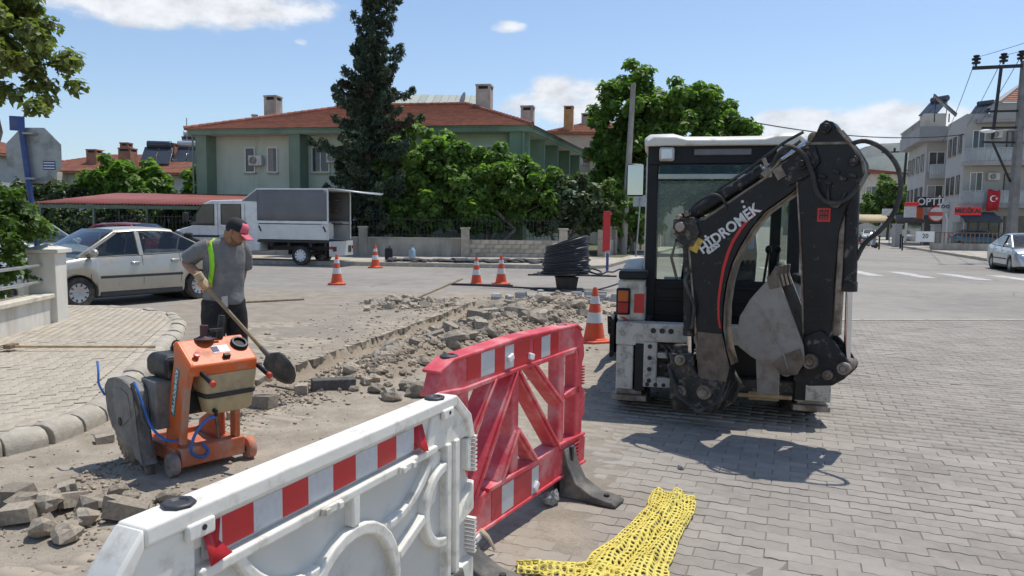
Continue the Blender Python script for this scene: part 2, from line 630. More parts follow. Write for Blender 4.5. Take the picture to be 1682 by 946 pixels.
def road_material():
    m = bpy.data.materials.new('old_asphalt')
    m.use_nodes = True
    t = NT(m.node_tree)
    b = t.n['Principled BSDF']
    tc = t.new('ShaderNodeTexCoord')
    o = tc.outputs['Object']
    n1 = t.noise(o, 0.22, 5.0, 0.6)
    n2 = t.noise(o, 2.2, 6.0, 0.65)
    n3 = t.noise(o, 40.0, 3.0, 0.7)
    c = t.mix(t.ramp(n1, 0.32, 0.68), (0.20, 0.185, 0.165), (0.285, 0.262, 0.23))
    c = t.mix(t.ramp(n2, 0.35, 0.7, 0, 0.45), c, (0.35, 0.31, 0.26))
    c = t.mix(t.ramp(n3, 0.5, 0.8, 0, 0.35), c, (0.16, 0.15, 0.135))
    vo = t.new('ShaderNodeTexVoronoi', feature='DISTANCE_TO_EDGE')
    t.l.new(t.scalevec(o, (1, 1, 1)), vo.inputs['Vector'])
    vo.inputs['Scale'].default_value = 0.42
    crack = t.math('MULTIPLY', t.ramp(vo.outputs['Distance'], 0.012, 0.0), t.ramp(t.noise(o, 0.5, 2.0), 0.5, 0.62))
    c = t.mix(t.math('MULTIPLY', crack, 0.7), c, (0.09, 0.085, 0.08))
    wv = t.scalevec(o, (0.18, 1.6, 1))
    c = t.mix(t.ramp(t.noise(wv, 0.6, 3.0), 0.55, 0.75, 0, 0.35), c, (0.17, 0.16, 0.15))
    t.l.new(c, b.inputs['Base Color'])
    b.inputs['Roughness'].default_value = 0.88
    bn = t.new('ShaderNodeBump')
    bn.inputs['Strength'].default_value = 0.3
    bn.inputs['Distance'].default_value = 0.01
    t.l.new(n3, bn.inputs['Height'])
    t.l.new(bn.outputs[0], b.inputs['Normal'])
    return m

M_SAND = ground_material()
M_ROAD = road_material()

TR = [(-3.30, 3.6), (-3.15, 4.2), (-2.9, 5.3), (-2.35, 7.8), (-1.8, 10.0), (-1.3, 12.0), (-0.65, 15.0), (-0.45, 15.9)]
TRY = np.array([p[1] for p in TR])
TRX = np.array([p[0] for p in TR])
GX0, GX1, GY0, GY1, GS = -6.6, 3.4, 2.4, 17.8, 0.04
KERB = [(-6.8, 2.9), (-5.6, 3.55), (-4.5, 4.25), (-3.75, 4.8), (-3.42, 5.25), (-3.34, 5.75), (-3.45, 6.35), (-3.72, 7.15), (-4.1, 8.35), (-4.45, 9.5), (-4.72, 10.35), (-5.1, 11.3),
        (-5.6, 12.1), (-6.3, 12.7), (-7.2, 13.05), (-8.6, 13.2), (-11, 13.3)]

def vnoise(x, y, s, seed=0.0):
    """cheap smooth value noise on numpy arrays"""
    gx, gy = x / s + seed * 17.3, y / s + seed * 31.7
    ix, iy = np.floor(gx), np.floor(gy)
    fx, fy = gx - ix, gy - iy
    fx, fy = fx * fx * (3 - 2 * fx), fy * fy * (3 - 2 * fy)
    def hsh(a, b):
        v = np.sin(a * 127.1 + b * 311.7) * 43758.5453
        return v - np.floor(v)
    a, b = hsh(ix, iy), hsh(ix + 1, iy)
    c, d = hsh(ix, iy + 1), hsh(ix + 1, iy + 1)
    return (a * (1 - fx) + b * fx) * (1 - fy) + (c * (1 - fx) + d * fx) * fy

def sag(x, y):
    """gentle settling of the paving"""
    return 0.010 * mnoise.noise(Vector((x * .9, y * .9, 3.1))) + 0.004 * mnoise.noise(Vector((x * 2.6, y * 2.6, 8.2)))

def sstep(a, b, x):
    t = np.clip((x - a) / (b - a), 0, 1)
    return t * t * (3 - 2 * t)

def heap(x, y):
    """height of the rubble heap along the right-hand side of the trench"""
    tx = np.interp(y, TRY, TRX)
    s = x - tx
    wd = np.interp(y, [6.6, 8, 10, 12, 15, 17], [0.25, 0.5, 0.75, 1.0, 1.25, 0.8])
    c = 0.42 + wd * 0.95
    prof = np.exp(-((s - c) / (wd * 0.62)) ** 2)
    along = sstep(6.4, 8.4, y) * (1 - sstep(15.0, 16.8, y))
    return prof * along * (0.10 + 0.12 * vnoise(x, y, 0.7, 3)) * (0.75 + 0.5 * vnoise(x, y, 0.22, 5))

def dustmask(x, y):
    edge = np.interp(y, [2.4, 3.4, 4.7, 8, 12, 17], [-0.35, -0.1, 0.55, 1.1, 1.9, 2.6])
    d = 1 - sstep(-0.25, 0.45, x - edge + (vnoise(x, y, 0.8, 2) - 0.5) * 0.8)
    return d

def terrain(x, y):
    tx = np.interp(y, TRY, TRX)
    s = np.abs(x - tx)
    d = dustmask(x, y)
    n = vnoise(x, y, 0.9, 1) * 0.6 + vnoise(x, y, 0.25, 4) * 0.3 + vnoise(x, y, 0.09, 6) * 0.1
    near = np.exp(-((s - 0.2) / 0.9) ** 2)
    h = -0.0034 + d * (0.0030 + 0.012 * (n - 0.40) + 0.010 * near * n)
    sgv = np.vectorize(lambda a, b: sag(float(a), float(b)))(x, y) if np.size(x) < 200000 else x * 0
    h = h + heap(x, y) + sgv
    hw = 0.25 + 0.05 * (vnoise(x, y, 0.13, 8) - 0.5)
    inside = (1 - sstep(hw, hw + 0.035, s)) * sstep(3.4, 3.6, y) * (1 - sstep(15.6, 15.9, y))
    depth = np.interp(y, [3.4, 5.5, 7.4, 8.5, 16], [0.045, 0.055, 0.11, 0.17, 0.15])
    fill = depth * (1 - 0.35 * n) - 0.02 * sstep(0.0, 0.25, s)
    h = h * (1 - inside) - inside * fill
    rut = np.exp(-((x - tx - 0.47) / 0.055) ** 2) * sstep(7.2, 8.4, y) * (1 - sstep(14.6, 15.6, y))
    ridge_ = np.exp(-((x - tx - 0.36) / 0.05) ** 2) * sstep(7.2, 8.4, y) * (1 - sstep(14.6, 15.6, y))
    h = h - rut * 0.05 + ridge_ * 0.03
    return h, d, inside

def in_sidewalk(x, y):
    """left corner pavement: left of the kerb curve"""
    kx = np.interp(y, [p[1] for p in KERB], [p[0] for p in KERB])
    return x < kx + 0.02

nx, ny = int((GX1 - GX0) / GS) + 1, int((GY1 - GY0) / GS) + 1
gx, gy = np.meshgrid(GX0 + np.arange(nx) * GS, GY0 + np.arange(ny) * GS)
gh, gd, gi = terrain(gx, gy)
border = (gx < GX0 + GS / 2) | (gx > GX1 - GS * 1.5) | (gy < GY0 + GS / 2) | (gy > GY1 - GS * 1.5)
gh = np.where(border, -0.008, gh)
gv = np.stack([gx, gy, gh], -1).reshape(-1, 3)
ii = (np.arange(ny - 1)[:, None] * nx + np.arange(nx - 1)[None, :]).ravel()
gf = np.stack([ii, ii + 1, ii + nx + 1, ii + nx], -1).ravel()
trench_ground = np_mesh('ground', gv, gf, 4, M_SAND, None, True)
tag(trench_ground, kind='structure')
at_ = trench_ground.data.attributes.new('dust', 'FLOAT', 'POINT')
gs_ = np.abs(gx - np.interp(gy, TRY, TRX))
gd = gd * np.where(gx < np.interp(gy, TRY, TRX), 1 - .55 * sstep(.5, 1.3, gs_ + .5 * (vnoise(gx, gy, .6, 9) - .5)), 1)
at_.data.foreach_set('value', np.clip(np.maximum(np.maximum(gd, gi), np.where(gy > 12.3 + 0.1 * gx, .6, 0)), 0, 1).astype(np.float32).ravel())

at2_ = trench_ground.data.attributes.new('fresh', 'FLOAT', 'POINT')
fresh_ = np.maximum(gi * sstep(6.5, 8.0, gy), np.clip(heap(gx, gy) / .06, 0, 1))
fresh_ = np.maximum(fresh_, np.exp(-((gs_ - .3) / .35) ** 2) * .6 * sstep(6.5, 8.0, gy))
at2_.data.foreach_set('value', np.clip(fresh_, 0, 1).astype(np.float32).ravel())
XE, YE = nx, ny
gxe, gye = GX0 + (nx - 1) * GS, GY0 + (ny - 1) * GS
FAR = 6800
mb = MB()
xs_ = [-FAR, GX0, gxe, FAR]
ys_ = [-60, GY0, gye, FAR]
for i in range(3):
    for j in range(3):
        if i == 1 and j == 1:
            continue
        mb.quad((xs_[i], ys_[j], -0.008), (xs_[i + 1], ys_[j], -0.008), (xs_[i + 1], ys_[j + 1], -0.008), (xs_[i], ys_[j + 1], -0.008))
road = mb.build('road', M_ROAD)
tag(road, kind='structure')

# --- wavy interlocking pavers
PL, PW = 0.224, 0.112

def paver_pts(g=0.0022, amp=0.0075, seg=6):
    top = []
    us = [-PL / 2 + g + (PL - 2 * g) * i / seg for i in range(seg + 1)]
    wv = lambda u: amp * math.sin(2 * math.pi * u / (PL / 2))
    top += [(u, -PW / 2 + g + wv(u)) for u in us]
    top += [(u, PW / 2 - g + wv(u)) for u in reversed(us)]
    return top

def paver_geo():
    lo = paver_pts(0.0016)
    hi = paver_pts(0.0040)
    n = len(lo)
    v = [(x, y, 0.0) for x, y in hi] + [(x, y, -0.005) for x, y in lo] + [(x, y, -0.03) for x, y in lo]
    f = [tuple(range(n))]
    for i in range(n):
        j = (i + 1) % n
        f.append((i, n + i, n + j, j))
    return v, f, n

pv, pf, pn = paver_geo()
me_paver = bpy.data.meshes.new('paving_stone')
me_paver.from_pydata(pv[:2 * pn], [], pf)
me_paver.update()
me_paver.materials.append(M_PAVER)
me_walkp = me_paver.copy()
me_walkp.materials.clear()
me_walkp.materials.append(M_WALKP)

def lay_pavers(parent, spots, me, m_field, name_stuff, nparts, rot, ztop=0.0, view=(0, 0), seen=None):
    """spots: (x, y) centres; the nparts that show largest become parts, the rest one joined part"""
    order = sorted(spots, key=lambda p: (p[0] - view[0]) ** 2 + (p[1] - view[1]) ** 2 + (0 if seen is None or p in seen else 1e4))
    rnd = random.Random(5)
    for (x, y) in order[:nparts]:
        o = bpy.data.objects.new('paving_stone', me)
        COL.objects.link(o)
        o.parent = parent
        o.location = (x, y, ztop + rnd.uniform(-0.002, 0.002) + sag(x, y))
        o.rotation_euler = (rnd.uniform(-.008, .008), rnd.uniform(-.006, .006), rot + rnd.uniform(-.006, .006))
    rest = np.array(order[nparts:])
    if len(rest) == 0:
        return
    base = np.array(pv[:2 * pn])
    c, s = math.cos(rot), math.sin(rot)
    bx = base[:, 0] * c - base[:, 1] * s
    by = base[:, 0] * s + base[:, 1] * c
    N = len(rest)
    vx = rest[:, 0][:, None] + bx[None, :]
    vy = rest[:, 1][:, None] + by[None, :]
    tl = rng.uniform(-.012, .012, (N, 2))
    sg_ = np.array([sag(float(p[0]), float(p[1])) for p in rest])[:, None]
    vz = ztop + sg_ + base[:, 2][None, :] + rng.uniform(-.002, .002, (N, 1)) + tl[:, :1] * bx[None, :] + tl[:, 1:] * by[None, :]
    vv = np.stack([vx, vy, vz], -1).reshape(-1, 3)
    fs = []
    top = np.arange(pn)
    # caps as quads strip between the two wavy edges
    h = pn // 2
    cap = []
    for i in range(h - 1):
        cap.append((i, i + 1, pn - 2 - i, pn - 1 - i))
    side = [(i, pn + i, pn + (i + 1) % pn, (i + 1) % pn) for i in range(pn)]
    one = np.array(cap + side)
    ff = (one[None, :, :] + (np.arange(N) * 2 * pn)[:, None, None]).ravel()
    o = np_mesh(name_stuff, vv, ff, 4, m_field, parent)
    o['kind'] = 'stuff'

ROT = R(-21)
cR, sR = math.cos(ROT), math.sin(ROT)
spots, spots_l = [], []
for k in range(-170, 170):
    for j in range(-90, 90):
        u = (j + (0.5 if k % 2 else 0.0)) * PL
        v_ = k * PW
        x, y = u * cR - v_ * sR, u * sR + v_ * cR + 4.0
        if y < .6 or y > 12.4 + 0.1 * x or x < -4.6 or x > 12.0:
            continue
        if x < -y * .8 - .8 or x > y * .8 + 3.5:
            continue
        spots.append((x, y))
sa_ = np.array(spots)
hh, dd, inn = terrain(sa_[:, 0], sa_[:, 1])
tx_ = np.interp(sa_[:, 1], TRY, TRX)
ok = (np.abs(sa_[:, 0] - tx_) > 0.36) & (heap(sa_[:, 0], sa_[:, 1]) < 0.035) & (~in_sidewalk(sa_[:, 0] - 0.18, sa_[:, 1]))
ok_view = (sa_[:, 1] > 3.15) & (np.abs(sa_[:, 0]) < sa_[:, 1] * .70 + .1) & (sa_[:, 0] > -.1 + .55 * (sa_[:, 1] - 3.6))
spots = sorted((tuple(p) for p in sa_[ok]), key=lambda p: 0)
view_ = {tuple(p) for p in sa_[ok & ok_view]}
lay_pavers(road, spots, me_paver, M_PAVERI, 'paving_stones', 300, ROT, 0.0, (1.0, 2.2), view_)

# concrete strip where the pavers meet the asphalt
mb = MB()
for i in range(16):
    x0 = 2.6 + i * 0.62
    y0 = 12.62 + 0.1 * x0
    mb.cbox((x0 + 0.31, y0 + 0.03, -0.009), (0.605, 0.16, 0.026), Matrix.Rotation(R(5.7), 3, 'Z'))
o = mb.build('edging_strip', M_KERB, road, 0.004)
o['kind'] = 'stuff'

# --- corner pavement on the left with rounded kerbstones
SWZ = 0.115
mb = MB()
poly = [(x, y) for x, y in KERB] + [(-30, 13.3), (-30, 2.9)]
mb.ext([(x - 0.06, y) for x, y in poly], -0.05, SWZ - 0.012, u=(1, 0, 0), v=(0, 1, 0), w_=(0, 0, 1))
sidewalk = mb.build('sidewalk', M_KERB)
tag(sidewalk, kind='structure')
ROT2 = R(107)
c2, s2 = math.cos(ROT2), math.sin(ROT2)
sp2 = []
for k in range(-120, 120):
    for j in range(-70, 70):
        u = (j + (0.5 if k % 2 else 0.0)) * PL
        v_ = k * PW
        x, y = u * c2 - v_ * s2 - 5, u * s2 + v_ * c2 + 8
        if x < -9.0 or y < 3.0 or y > 13.6 or abs(x) > y * 0.76 + 0.4:
            continue
        sp2.append((x, y))
sp2 = np.array(sp2)
KX, KY = np.array([p[0] for p in KERB]), np.array([p[1] for p in KERB])

def kerb_dist(x, y):
    """signed distance to the kerb line, positive on the pavement"""
    best = np.full(np.shape(x), 1e9)
    sgn = np.ones(np.shape(x))
    for (ax, ay), (bx_, by_) in zip(KERB[:-1], KERB[1:]):
        dx, dy = bx_ - ax, by_ - ay
        t = np.clip(((x - ax) * dx + (y - ay) * dy) / (dx * dx + dy * dy), 0, 1)
        px, py = ax + t * dx, ay + t * dy
        d = np.hypot(x - px, y - py)
        cr_ = dx * (y - ay) - dy * (x - ax)
        m_ = d < best
        best = np.where(m_, d, best)
        sgn = np.where(m_, np.sign(cr_), sgn)
    return best * sgn

kd = kerb_dist(sp2[:, 0], sp2[:, 1])
wall_side = sp2[:, 0] > np.interp(sp2[:, 1], [2, 9.0, 11, 11.3, 14], [-6.2, -6.42, -6.72, -9, -9])
sp2 = [tuple(p) for p in sp2[(kd > 0.2) & wall_side]]
lay_pavers(sidewalk, sp2, me_walkp, M_WALKPI, 'paving_stones', 300, ROT2, SWZ, (-4.2, 6.0))

# kerbstones along the curve, each a rounded bar of its own
def path_points(pts, step):
    out, acc = [], 0.0
    d = 0.0
    segs = []
    for a, b in zip(pts[:-1], pts[1:]):
        L = math.hypot(b[0] - a[0], b[1] - a[1])
        segs.append((d, d + L, a, b))
        d += L
    n = int(d / step)
    for i in range(n + 1):
        s = i * step
        for s0, s1, a, b in segs:
            if s0 <= s <= s1:
                t = (s - s0) / (s1 - s0)
                out.append((a[0] + (b[0] - a[0]) * t, a[1] + (b[1] - a[1]) * t))
                break
    return out

kp = path_points(KERB, 0.30)
rk = random.Random(3)
for i in range(len(kp) - 1):
    a, b = Vector((*kp[i], 0)), Vector((*kp[i + 1], 0))
    d = (b - a).normalized()
    nrm = Vector((-d.y, d.x, 0))       # towards the pavement
    L = (b - a).length - 0.014
    c0 = (a + b) / 2
    if c0.y < 3.0 or c0.x < -8.5 or (c0.y > 10.3 and rk.random() < 0.18):
        continue
    prof = [(0.20, -0.03), (0.20, 0.125), (0.165, 0.138), (0.11, 0.142), (0.055, 0.128), (0.015, 0.095), (0.0, 0.05), (0.0, -0.03)]
    mb = MB()
    tl = rk.uniform(-.01, .01)
    rings = []
    for t_, sh in ((-L / 2, 0.008), (-L / 2 + 0.012, 0), (L / 2 - 0.012, 0), (L / 2, 0.008)):
        rings.append([Vector((t_, p[0] - (0.09), p[1] - sh * (1 if p[1] > 0 else 0) + tl)) for p in prof])
    mb.loft(rings)
    o = mb.build('kerbstone', M_KERB, sidewalk, 0, angle=50)
    if c0.y > 9.6:
        o.rotation_euler = (rk.uniform(-.12, .12), rk.uniform(-.07, .07), math.atan2(d.y, d.x) + rk.uniform(-.05, .05))
        o.location = (c0.x, c0.y, rk.uniform(-.03, .0))
    else:
        o.rotation_euler = (0, 0, math.atan2(d.y, d.x))
        o.location = (c0.x, c0.y, rk.uniform(-.006, .006))

# --- far pavement in front of the garden wall and pavement of the street on the right
def strip(name, pts, z, m, parent=None):
    mb = MB()
    mb.ext(pts, -0.05, z, u=(1, 0, 0), v=(0, 1, 0), w_=(0, 0, 1))
    o = mb.build(name, m, parent, 0.015)
    if parent is None:
        tag(o, kind='structure')
    return o

M_WALKFAR = mat('far_pavement', (0.41, 0.37, 0.305), 0.92, var=0.18, scale=1.2, dirt=(0.28, 0.25, 0.20), dirt_amt=0.4, dirt_scale=0.7)
M_GARDEN = mat('garden_soil', (0.11, 0.095, 0.06), 0.95, var=0.4, scale=1.5, dirt=(0.08, 0.11, 0.035), dirt_amt=0.6, dirt_scale=1.1)
far_walk = strip('pavement', [(-30, 29.2), (-9, 28.3), (2.6, 27.3), (3.6, 28.2), (14, 60), (40, 135), (38, 136), (10, 62), (5, 36), (-30, 33.6)], 0.12, M_WALKFAR)
strip('garden_ground', [(-45, 33.8), (5.2, 34.9), (12, 58), (11, 80), (-45, 80)], 0.14, M_GARDEN)
DV = Vector((0.333, 0.943, 0))
DN = Vector((0.943, -0.333, 0))
K0 = Vector((25.1, 39.2, 0))
def along(t, s, z=0.0):
    p = K0 + DV * t + DN * s
    return (p.x, p.y, z)
a_, b_, c_, d_ = along(-4, 0), along(120, 0), along(120, 30), along(-4, 30)
right_walk = strip('street_pavement', [(p[0], p[1]) for p in (a_, b_, c_, d_)], 0.13, M_WALKFAR)
mbk = MB()
rk = random.Random(9)
for i in range(60):
    t = -4 + i * 1.0
    mbk = MB()
    mbk.cbox((0, 0, 0.05), (0.985, 0.16, 0.21))
    o = mbk.build('kerbstone', M_KERB, right_walk, 0.02)
    p = along(t, -0.07)
    o.location = (p[0], p[1], rk.uniform(-.008, .008))
    o.rotation_euler = (0, 0, math.atan2(DV.y, DV.x))
for i in range(38):
    mbk = MB()
    mbk.cbox((0, 0, 0.045), (0.98, 0.16, 0.20))
    o = mbk.build('kerbstone', M_KERB, far_walk, 0.02)
    x = -16.5 + i * 0.5 * 1.0 * 1.0
    if x > 2.3:
        continue
    o.location = (x, np.interp(x, [-30, -9, 2.6], [29.2, 28.3, 27.3]) - 0.07, 0)
    o.rotation_euler = (0, 0, R(-4.4))

# zebra crossing: each painted bar lies on the asphalt
for i in range(-5, 8):
    p0 = Vector((14.35, 28.3, 0)) + Vector((1.42, -0.72, 0)) * i
    mb = MB()
    dv = Vector((-0.16, -1.0, 0)).normalized()
    wv_ = Vector((0.90, -0.43, 0)).normalized()
    pts = []
    for a, b in ((0, 0), (0, 1), (1, 1), (1, 0)):
        pts.append(p0 + dv * 3.3 * a + wv_ * 0.55 * b + Vector((0, 0, -0.004)))
    mb.poly(pts[::-1])
    o = mb.build('crossing_stripe', M_WHITEPAINT, road)

# --- rubble: chunks one can pick out are things of their own, the fines are stuff
def chunk(seed, kind='rock'):
    r_ = random.Random(seed)
    mb = MB()
    if kind == 'rock':
        nu, nv = 7, 5
        mb.ell((0, 0, 0), (0.5, 0.5, 0.5), nu, nv)
        off = [r_.uniform(0.62, 1.15) for _ in range(len(mb.v))]
        ph = [r_.uniform(0, 6) for _ in range(3)]
        vs2 = []
        for i, p in enumerate(mb.v):
            p = Vector(p)
            row = i // nu
            f = off[i] if 0 < row < nv else off[0 if row == 0 else -1]
            q = Vector((p.x * f * 1.25, p.y * f, p.z * f * 0.8))
            # chop a few planar facets
            for (nn, dd_) in ((Vector((.6, .5, .6)), .42), (Vector((-.7, .2, .6)), .40), (Vector((.1, -.8, .5)), .40), (Vector((0, 0, 1)), .33), (Vector((0, 0, -1)), .30)):
                nn = nn.normalized()
                e = q.dot(nn) - dd_
                if e > 0:
                    q = q - nn * e
            vs2.append(tuple(q))
        mb.v = vs2
    else:
        # piece of broken paver: flat slab with one ragged end
        pts = [(-.5, -.27), (.25 + r_.uniform(-.1, .2), -.27), (.4 + r_.uniform(-.1, .15), -.05), (.22 + r_.uniform(-.1, .15), .1), (.38, .27), (-.5, .27)]
        n = len(pts)
        top = [(x + r_.uniform(-.02, .02), y + r_.uniform(-.02, .02), .2) for x, y in pts]
        bot = [(x + r_.uniform(-.06, .06), y + r_.uniform(-.05, .05), -.2) for x, y in pts]
        mb.add(top + bot, [tuple(range(n)), tuple(range(2 * n - 1, n - 1, -1))] + [(i, n + i, n + (i + 1) % n, (i + 1) % n) for i in range(n)])
    me = bpy.data.meshes.new('paving_chunk')
    me.from_pydata(mb.v, [], mb.f)
    me.validate()
    me.update()
    me.materials.append(M_STONE)
    return me

ROCKS = [chunk(i, 'rock') for i in range(9)]
SLABS = [chunk(i + 50, 'slab') for i in range(6)]
rr = random.Random(21)

def drop(me, x, y, s, label, group, z=None, name='paving_chunk', tilt=0.35, rz=None, flat=1.0):
    o = bpy.data.objects.new(name, me)
    COL.objects.link(o)
    h = float(terrain(np.array([x]), np.array([y]))[0][0]) if z is None else z
    o.scale = (s, s, s * flat)
    o.rotation_euler = (rr.uniform(-tilt, tilt), rr.uniform(-tilt, tilt), rr.uniform(0, 6.3) if rz is None else rz)
    o.location = (x, y, h + s * flat * 0.2)
    return tag(o, label, 'stone', group)

n_ch = 0
while n_ch < 205:
    y = rr.triangular(6.7, 16.2, 10.5)
    tx = float(np.interp(y, TRY, TRX))
    wd = float(np.interp(y, [6.6, 8, 10, 12, 15, 17], [0.45, 0.75, 1.05, 1.5, 1.9, 1.6]))
    x = tx + 0.50 + abs(rr.gauss(0.42, 0.42)) * wd + 0.05
    if x > tx + 0.36 + wd * 1.9:
        continue
    s = min(0.32, 0.10 + rr.expovariate(1 / 0.06)) * (1.25 if y > 11 else 1.0)
    drop(rr.choice(ROCKS) if rr.random() < 0.75 else rr.choice(SLABS), x, y, s, 'broken grey paving chunk lying on the rubble heap along the trench', 'paving chunks on the rubble heap along the trench')
    n_ch += 1
# larger chunks at the near end of the heap
for (x, y, s, k) in [(-0.87, 6.95, .26, 0), (-1.12, 6.75, .22, 1), (-0.72, 7.15, .2, 2), (-1.02, 7.2, .18, 3), (-1.3, 7.05, .17, 4), (-1.45, 7.3, .15, 5), (-0.6, 6.9, .13, 6), (-0.45, 7.3, .2, 1)]:
    drop(ROCKS[k], x, y, s, 'large pale paving chunk at the end of the rubble heap facing the white barrier', 'large chunks at the end of the rubble heap')
# heap beside the sedan road, left of the trench far end
for i in range(26):
    x, y = -1.95 + rr.gauss(0, .38), 14.7 + rr.gauss(0, .45)
    drop(rr.choice(ROCKS + SLABS), x, y, rr.uniform(.12, .3), 'loose grey paving chunk in the small heap across the trench from the rubble', 'chunks in the small heap across the trench')
# foreground heap bottom left
FG = [(-2.62, 3.86, .20, 0, .07), (-2.42, 3.72, .19, 1, .05), (-2.26, 3.66, .16, 2, .05), (-2.12, 3.95, .23, 3, .06), (-2.36, 4.06, .16, 4, .05), (-2.7, 4.0, .21, 5, .06), (-2.5, 4.1, .2, 6, .05),
      (-2.78, 3.72, .19, 7, .06), (-2.2, 4.16, .13, 8, .04), (-2.62, 4.26, .17, 0, .05), (-2.0, 4.2, .12, 2, .04), (-2.86, 4.15, .22, 3, .06), (-2.35, 4.3, .12, 5, .03), (-2.9, 3.9, .17, 1, .05), (-2.28, 3.86, .14, 7, .05), (-2.54, 3.95, .17, 8, .10)]
for (x, y, s, k, z) in FG:
    me = ROCKS[k] if k % 3 else SLABS[k % 6]
    drop(me, x, y, s, 'broken grey paving chunk in the small pile on the dusty ground behind the white barrier', 'chunks in the pile behind the white barrier', z=z - s * 0.2)
# chunks between saw and heap (kerb piece, slabs)
for (x, y, s, lab) in [(-2.2, 6.45, .24, 'square grey paver lying on the dust beside the orange saw tank'), (-1.98, 6.9, .2, 'broken grey paver end lying beside the thin iron bar'),
                       (-2.3, 6.05, .12, 'small broken stone in the dirt just beyond the orange saw'), (-3.05, 5.45, .13, 'dark half paver standing in the cut beside the rounded kerb')]:
    drop(SLABS[1 if s > .2 else 2], x, y, s, lab, None, tilt=.1, flat=1.1)
# dark wet kerb block
mb = MB()
mb.cbox((0, 0, 0.07), (0.42, 0.11, 0.14))
o = mb.build('kerb_block', mat('wet_concrete', (0.10, 0.095, 0.09), 0.8, var=.3, scale=12, bump=.5, bscale=50), None, 0.012)
o.location = (-1.72, 7.05, 0.0)
o.rotation_euler = (0.05, 0.03, R(24))
tag(o, 'dark damp kerb block lying on the dust at the end of the rubble heap', 'block')
# stacked grey pavers near the cable drum, each a thing
M_BLOCK = mat('grey_paver_block', (0.40, 0.40, 0.385), 0.9, var=.12, scale=15, bump=.2, bscale=90, rand=.12)
me_block = MB().cbox((0, 0, 0), (0.22, 0.11, 0.085)).mesh('spare_paver')
me_block.materials.append(M_BLOCK)
rb = random.Random(4)
for row in range(3):
    for i in range(13):
        x = -0.3 + i * 0.25 + rb.uniform(-.05, .05)
        y = 16.0 + row * 0.32 + rb.uniform(-.06, .06) - 0.02 * i
        lv = 0 if rb.random() < 0.72 else 1
        if rb.random() < 0.12:
            continue
        for l_ in range(lv + 1):
            o = bpy.data.objects.new('spare_paver', me_block)
            COL.objects.link(o)
            o.location = (x + rb.uniform(-.02, .02), y, 0.04 + l_ * 0.087)
            o.rotation_euler = (0, 0, rb.uniform(-.25, .25) + (1.57 if rb.random() < .2 else 0))
            tag(o, 'clean grey paving block in the loose row before the black cable drum', 'paving block', 'grey paving blocks set out before the cable drum')
# ragged row of cut pavers along the far lip of the trench
rc = random.Random(31)
yy = 7.3
while yy < 15.6:
    L_ = rc.uniform(.09, .24)
    tq = float(np.interp(yy + L_ / 2, TRY, TRX))
    mb = MB()
    wd_ = rc.uniform(.07, .13)
    mb.add([(-wd_ / 2 + rc.uniform(-.01, .01), -L_ / 2, 0), (wd_ / 2 + rc.uniform(-.025, .02), -L_ / 2, 0), (wd_ / 2 + rc.uniform(-.025, .02), L_ / 2 - .008, 0), (-wd_ / 2 + rc.uniform(-.01, .01), L_ / 2 - .008, 0),
            (-wd_ / 2, -L_ / 2, -.09), (wd_ / 2 - .01, -L_ / 2, -.09), (wd_ / 2 - .01, L_ / 2 - .008, -.09), (-wd_ / 2, L_ / 2 - .008, -.09)],
           [(0, 1, 2, 3), (4, 7, 6, 5), (0, 4, 5, 1), (1, 5, 6, 2), (2, 6, 7, 3), (3, 7, 4, 0)])
    if rc.random() > .1:
        o = mb.build('cut_paver', M_STONE, trench_ground)
        o.location = (tq - .30 + rc.uniform(-.015, .015), yy + L_ / 2, rc.uniform(.004, .014))
        o.rotation_euler = (rc.uniform(-.03, .03), rc.uniform(-.05, .05), R(-14) + rc.uniform(-.05, .05))
    yy += L_ + rc.uniform(.0, .02)
# fines: one field of small stones
N = 9000
y = rng.uniform(3.6, 16.4, N)
tx = np.interp(y, TRY, TRX)
wd = np.interp(y, [3.4, 6.4, 8, 10, 12, 15, 17], [0.25, 0.4, 0.7, 0.95, 1.3, 1.6, 1.5])
x = tx + np.where(rng.random(N) < 0.8, 0.30 + np.abs(rng.normal(0.4, 0.5, N)) * wd, rng.normal(0, 0.7, N))
x2 = rng.normal(-2.4, 0.35, 900)
y2 = rng.normal(4.05, 0.3, 900)
x3 = rng.uniform(-3.6, 2.0, 900)
y3 = rng.uniform(3.2, 13, 900)
x4, y4 = rng.normal(-1.9, .6, 700), rng.normal(14.7, .6, 700)
x = np.concatenate([x, x2, x3, x4])
y = np.concatenate([y, y2, y3, y4])
keep = (kerb_dist(x, y) < -0.04) & ((x < np.interp(y, [2, 3.4, 4.7, 9, 17], [-.3, -.1, .5, 1.6, 2.6])))
x, y = x[keep], y[keep]
N = len(x)
s = np.clip(rng.exponential(0.009, N) + 0.005, 0.005, 0.04) * np.where(y < 6.5, .55, 1.0)
hz = terrain(x, y)[0]
oct_ = np.array([(1, 0, 0), (0, 1, 0), (-1, 0, 0), (0, -1, 0), (0, 0, .7), (0, 0, -.6)])
vv = oct_[None] * s[:, None, None] * rng.uniform(0.55, 1.25, (N, 6, 1))
ang = rng.uniform(0, 6.28, N)
ca, sa2 = np.cos(ang)[:, None], np.sin(ang)[:, None]
vx = vv[..., 0] * ca - vv[..., 1] * sa2 + x[:, None]
vy = vv[..., 0] * sa2 + vv[..., 1] * ca + y[:, None]
vz = vv[..., 2] + (hz + s * 0.25)[:, None]
one = np.array([(0, 1, 4), (1, 2, 4), (2, 3, 4), (3, 0, 4), (1, 0, 5), (2, 1, 5), (3, 2, 5), (0, 3, 5)])
ff = (one[None] + (np.arange(N) * 6)[:, None, None]).ravel()
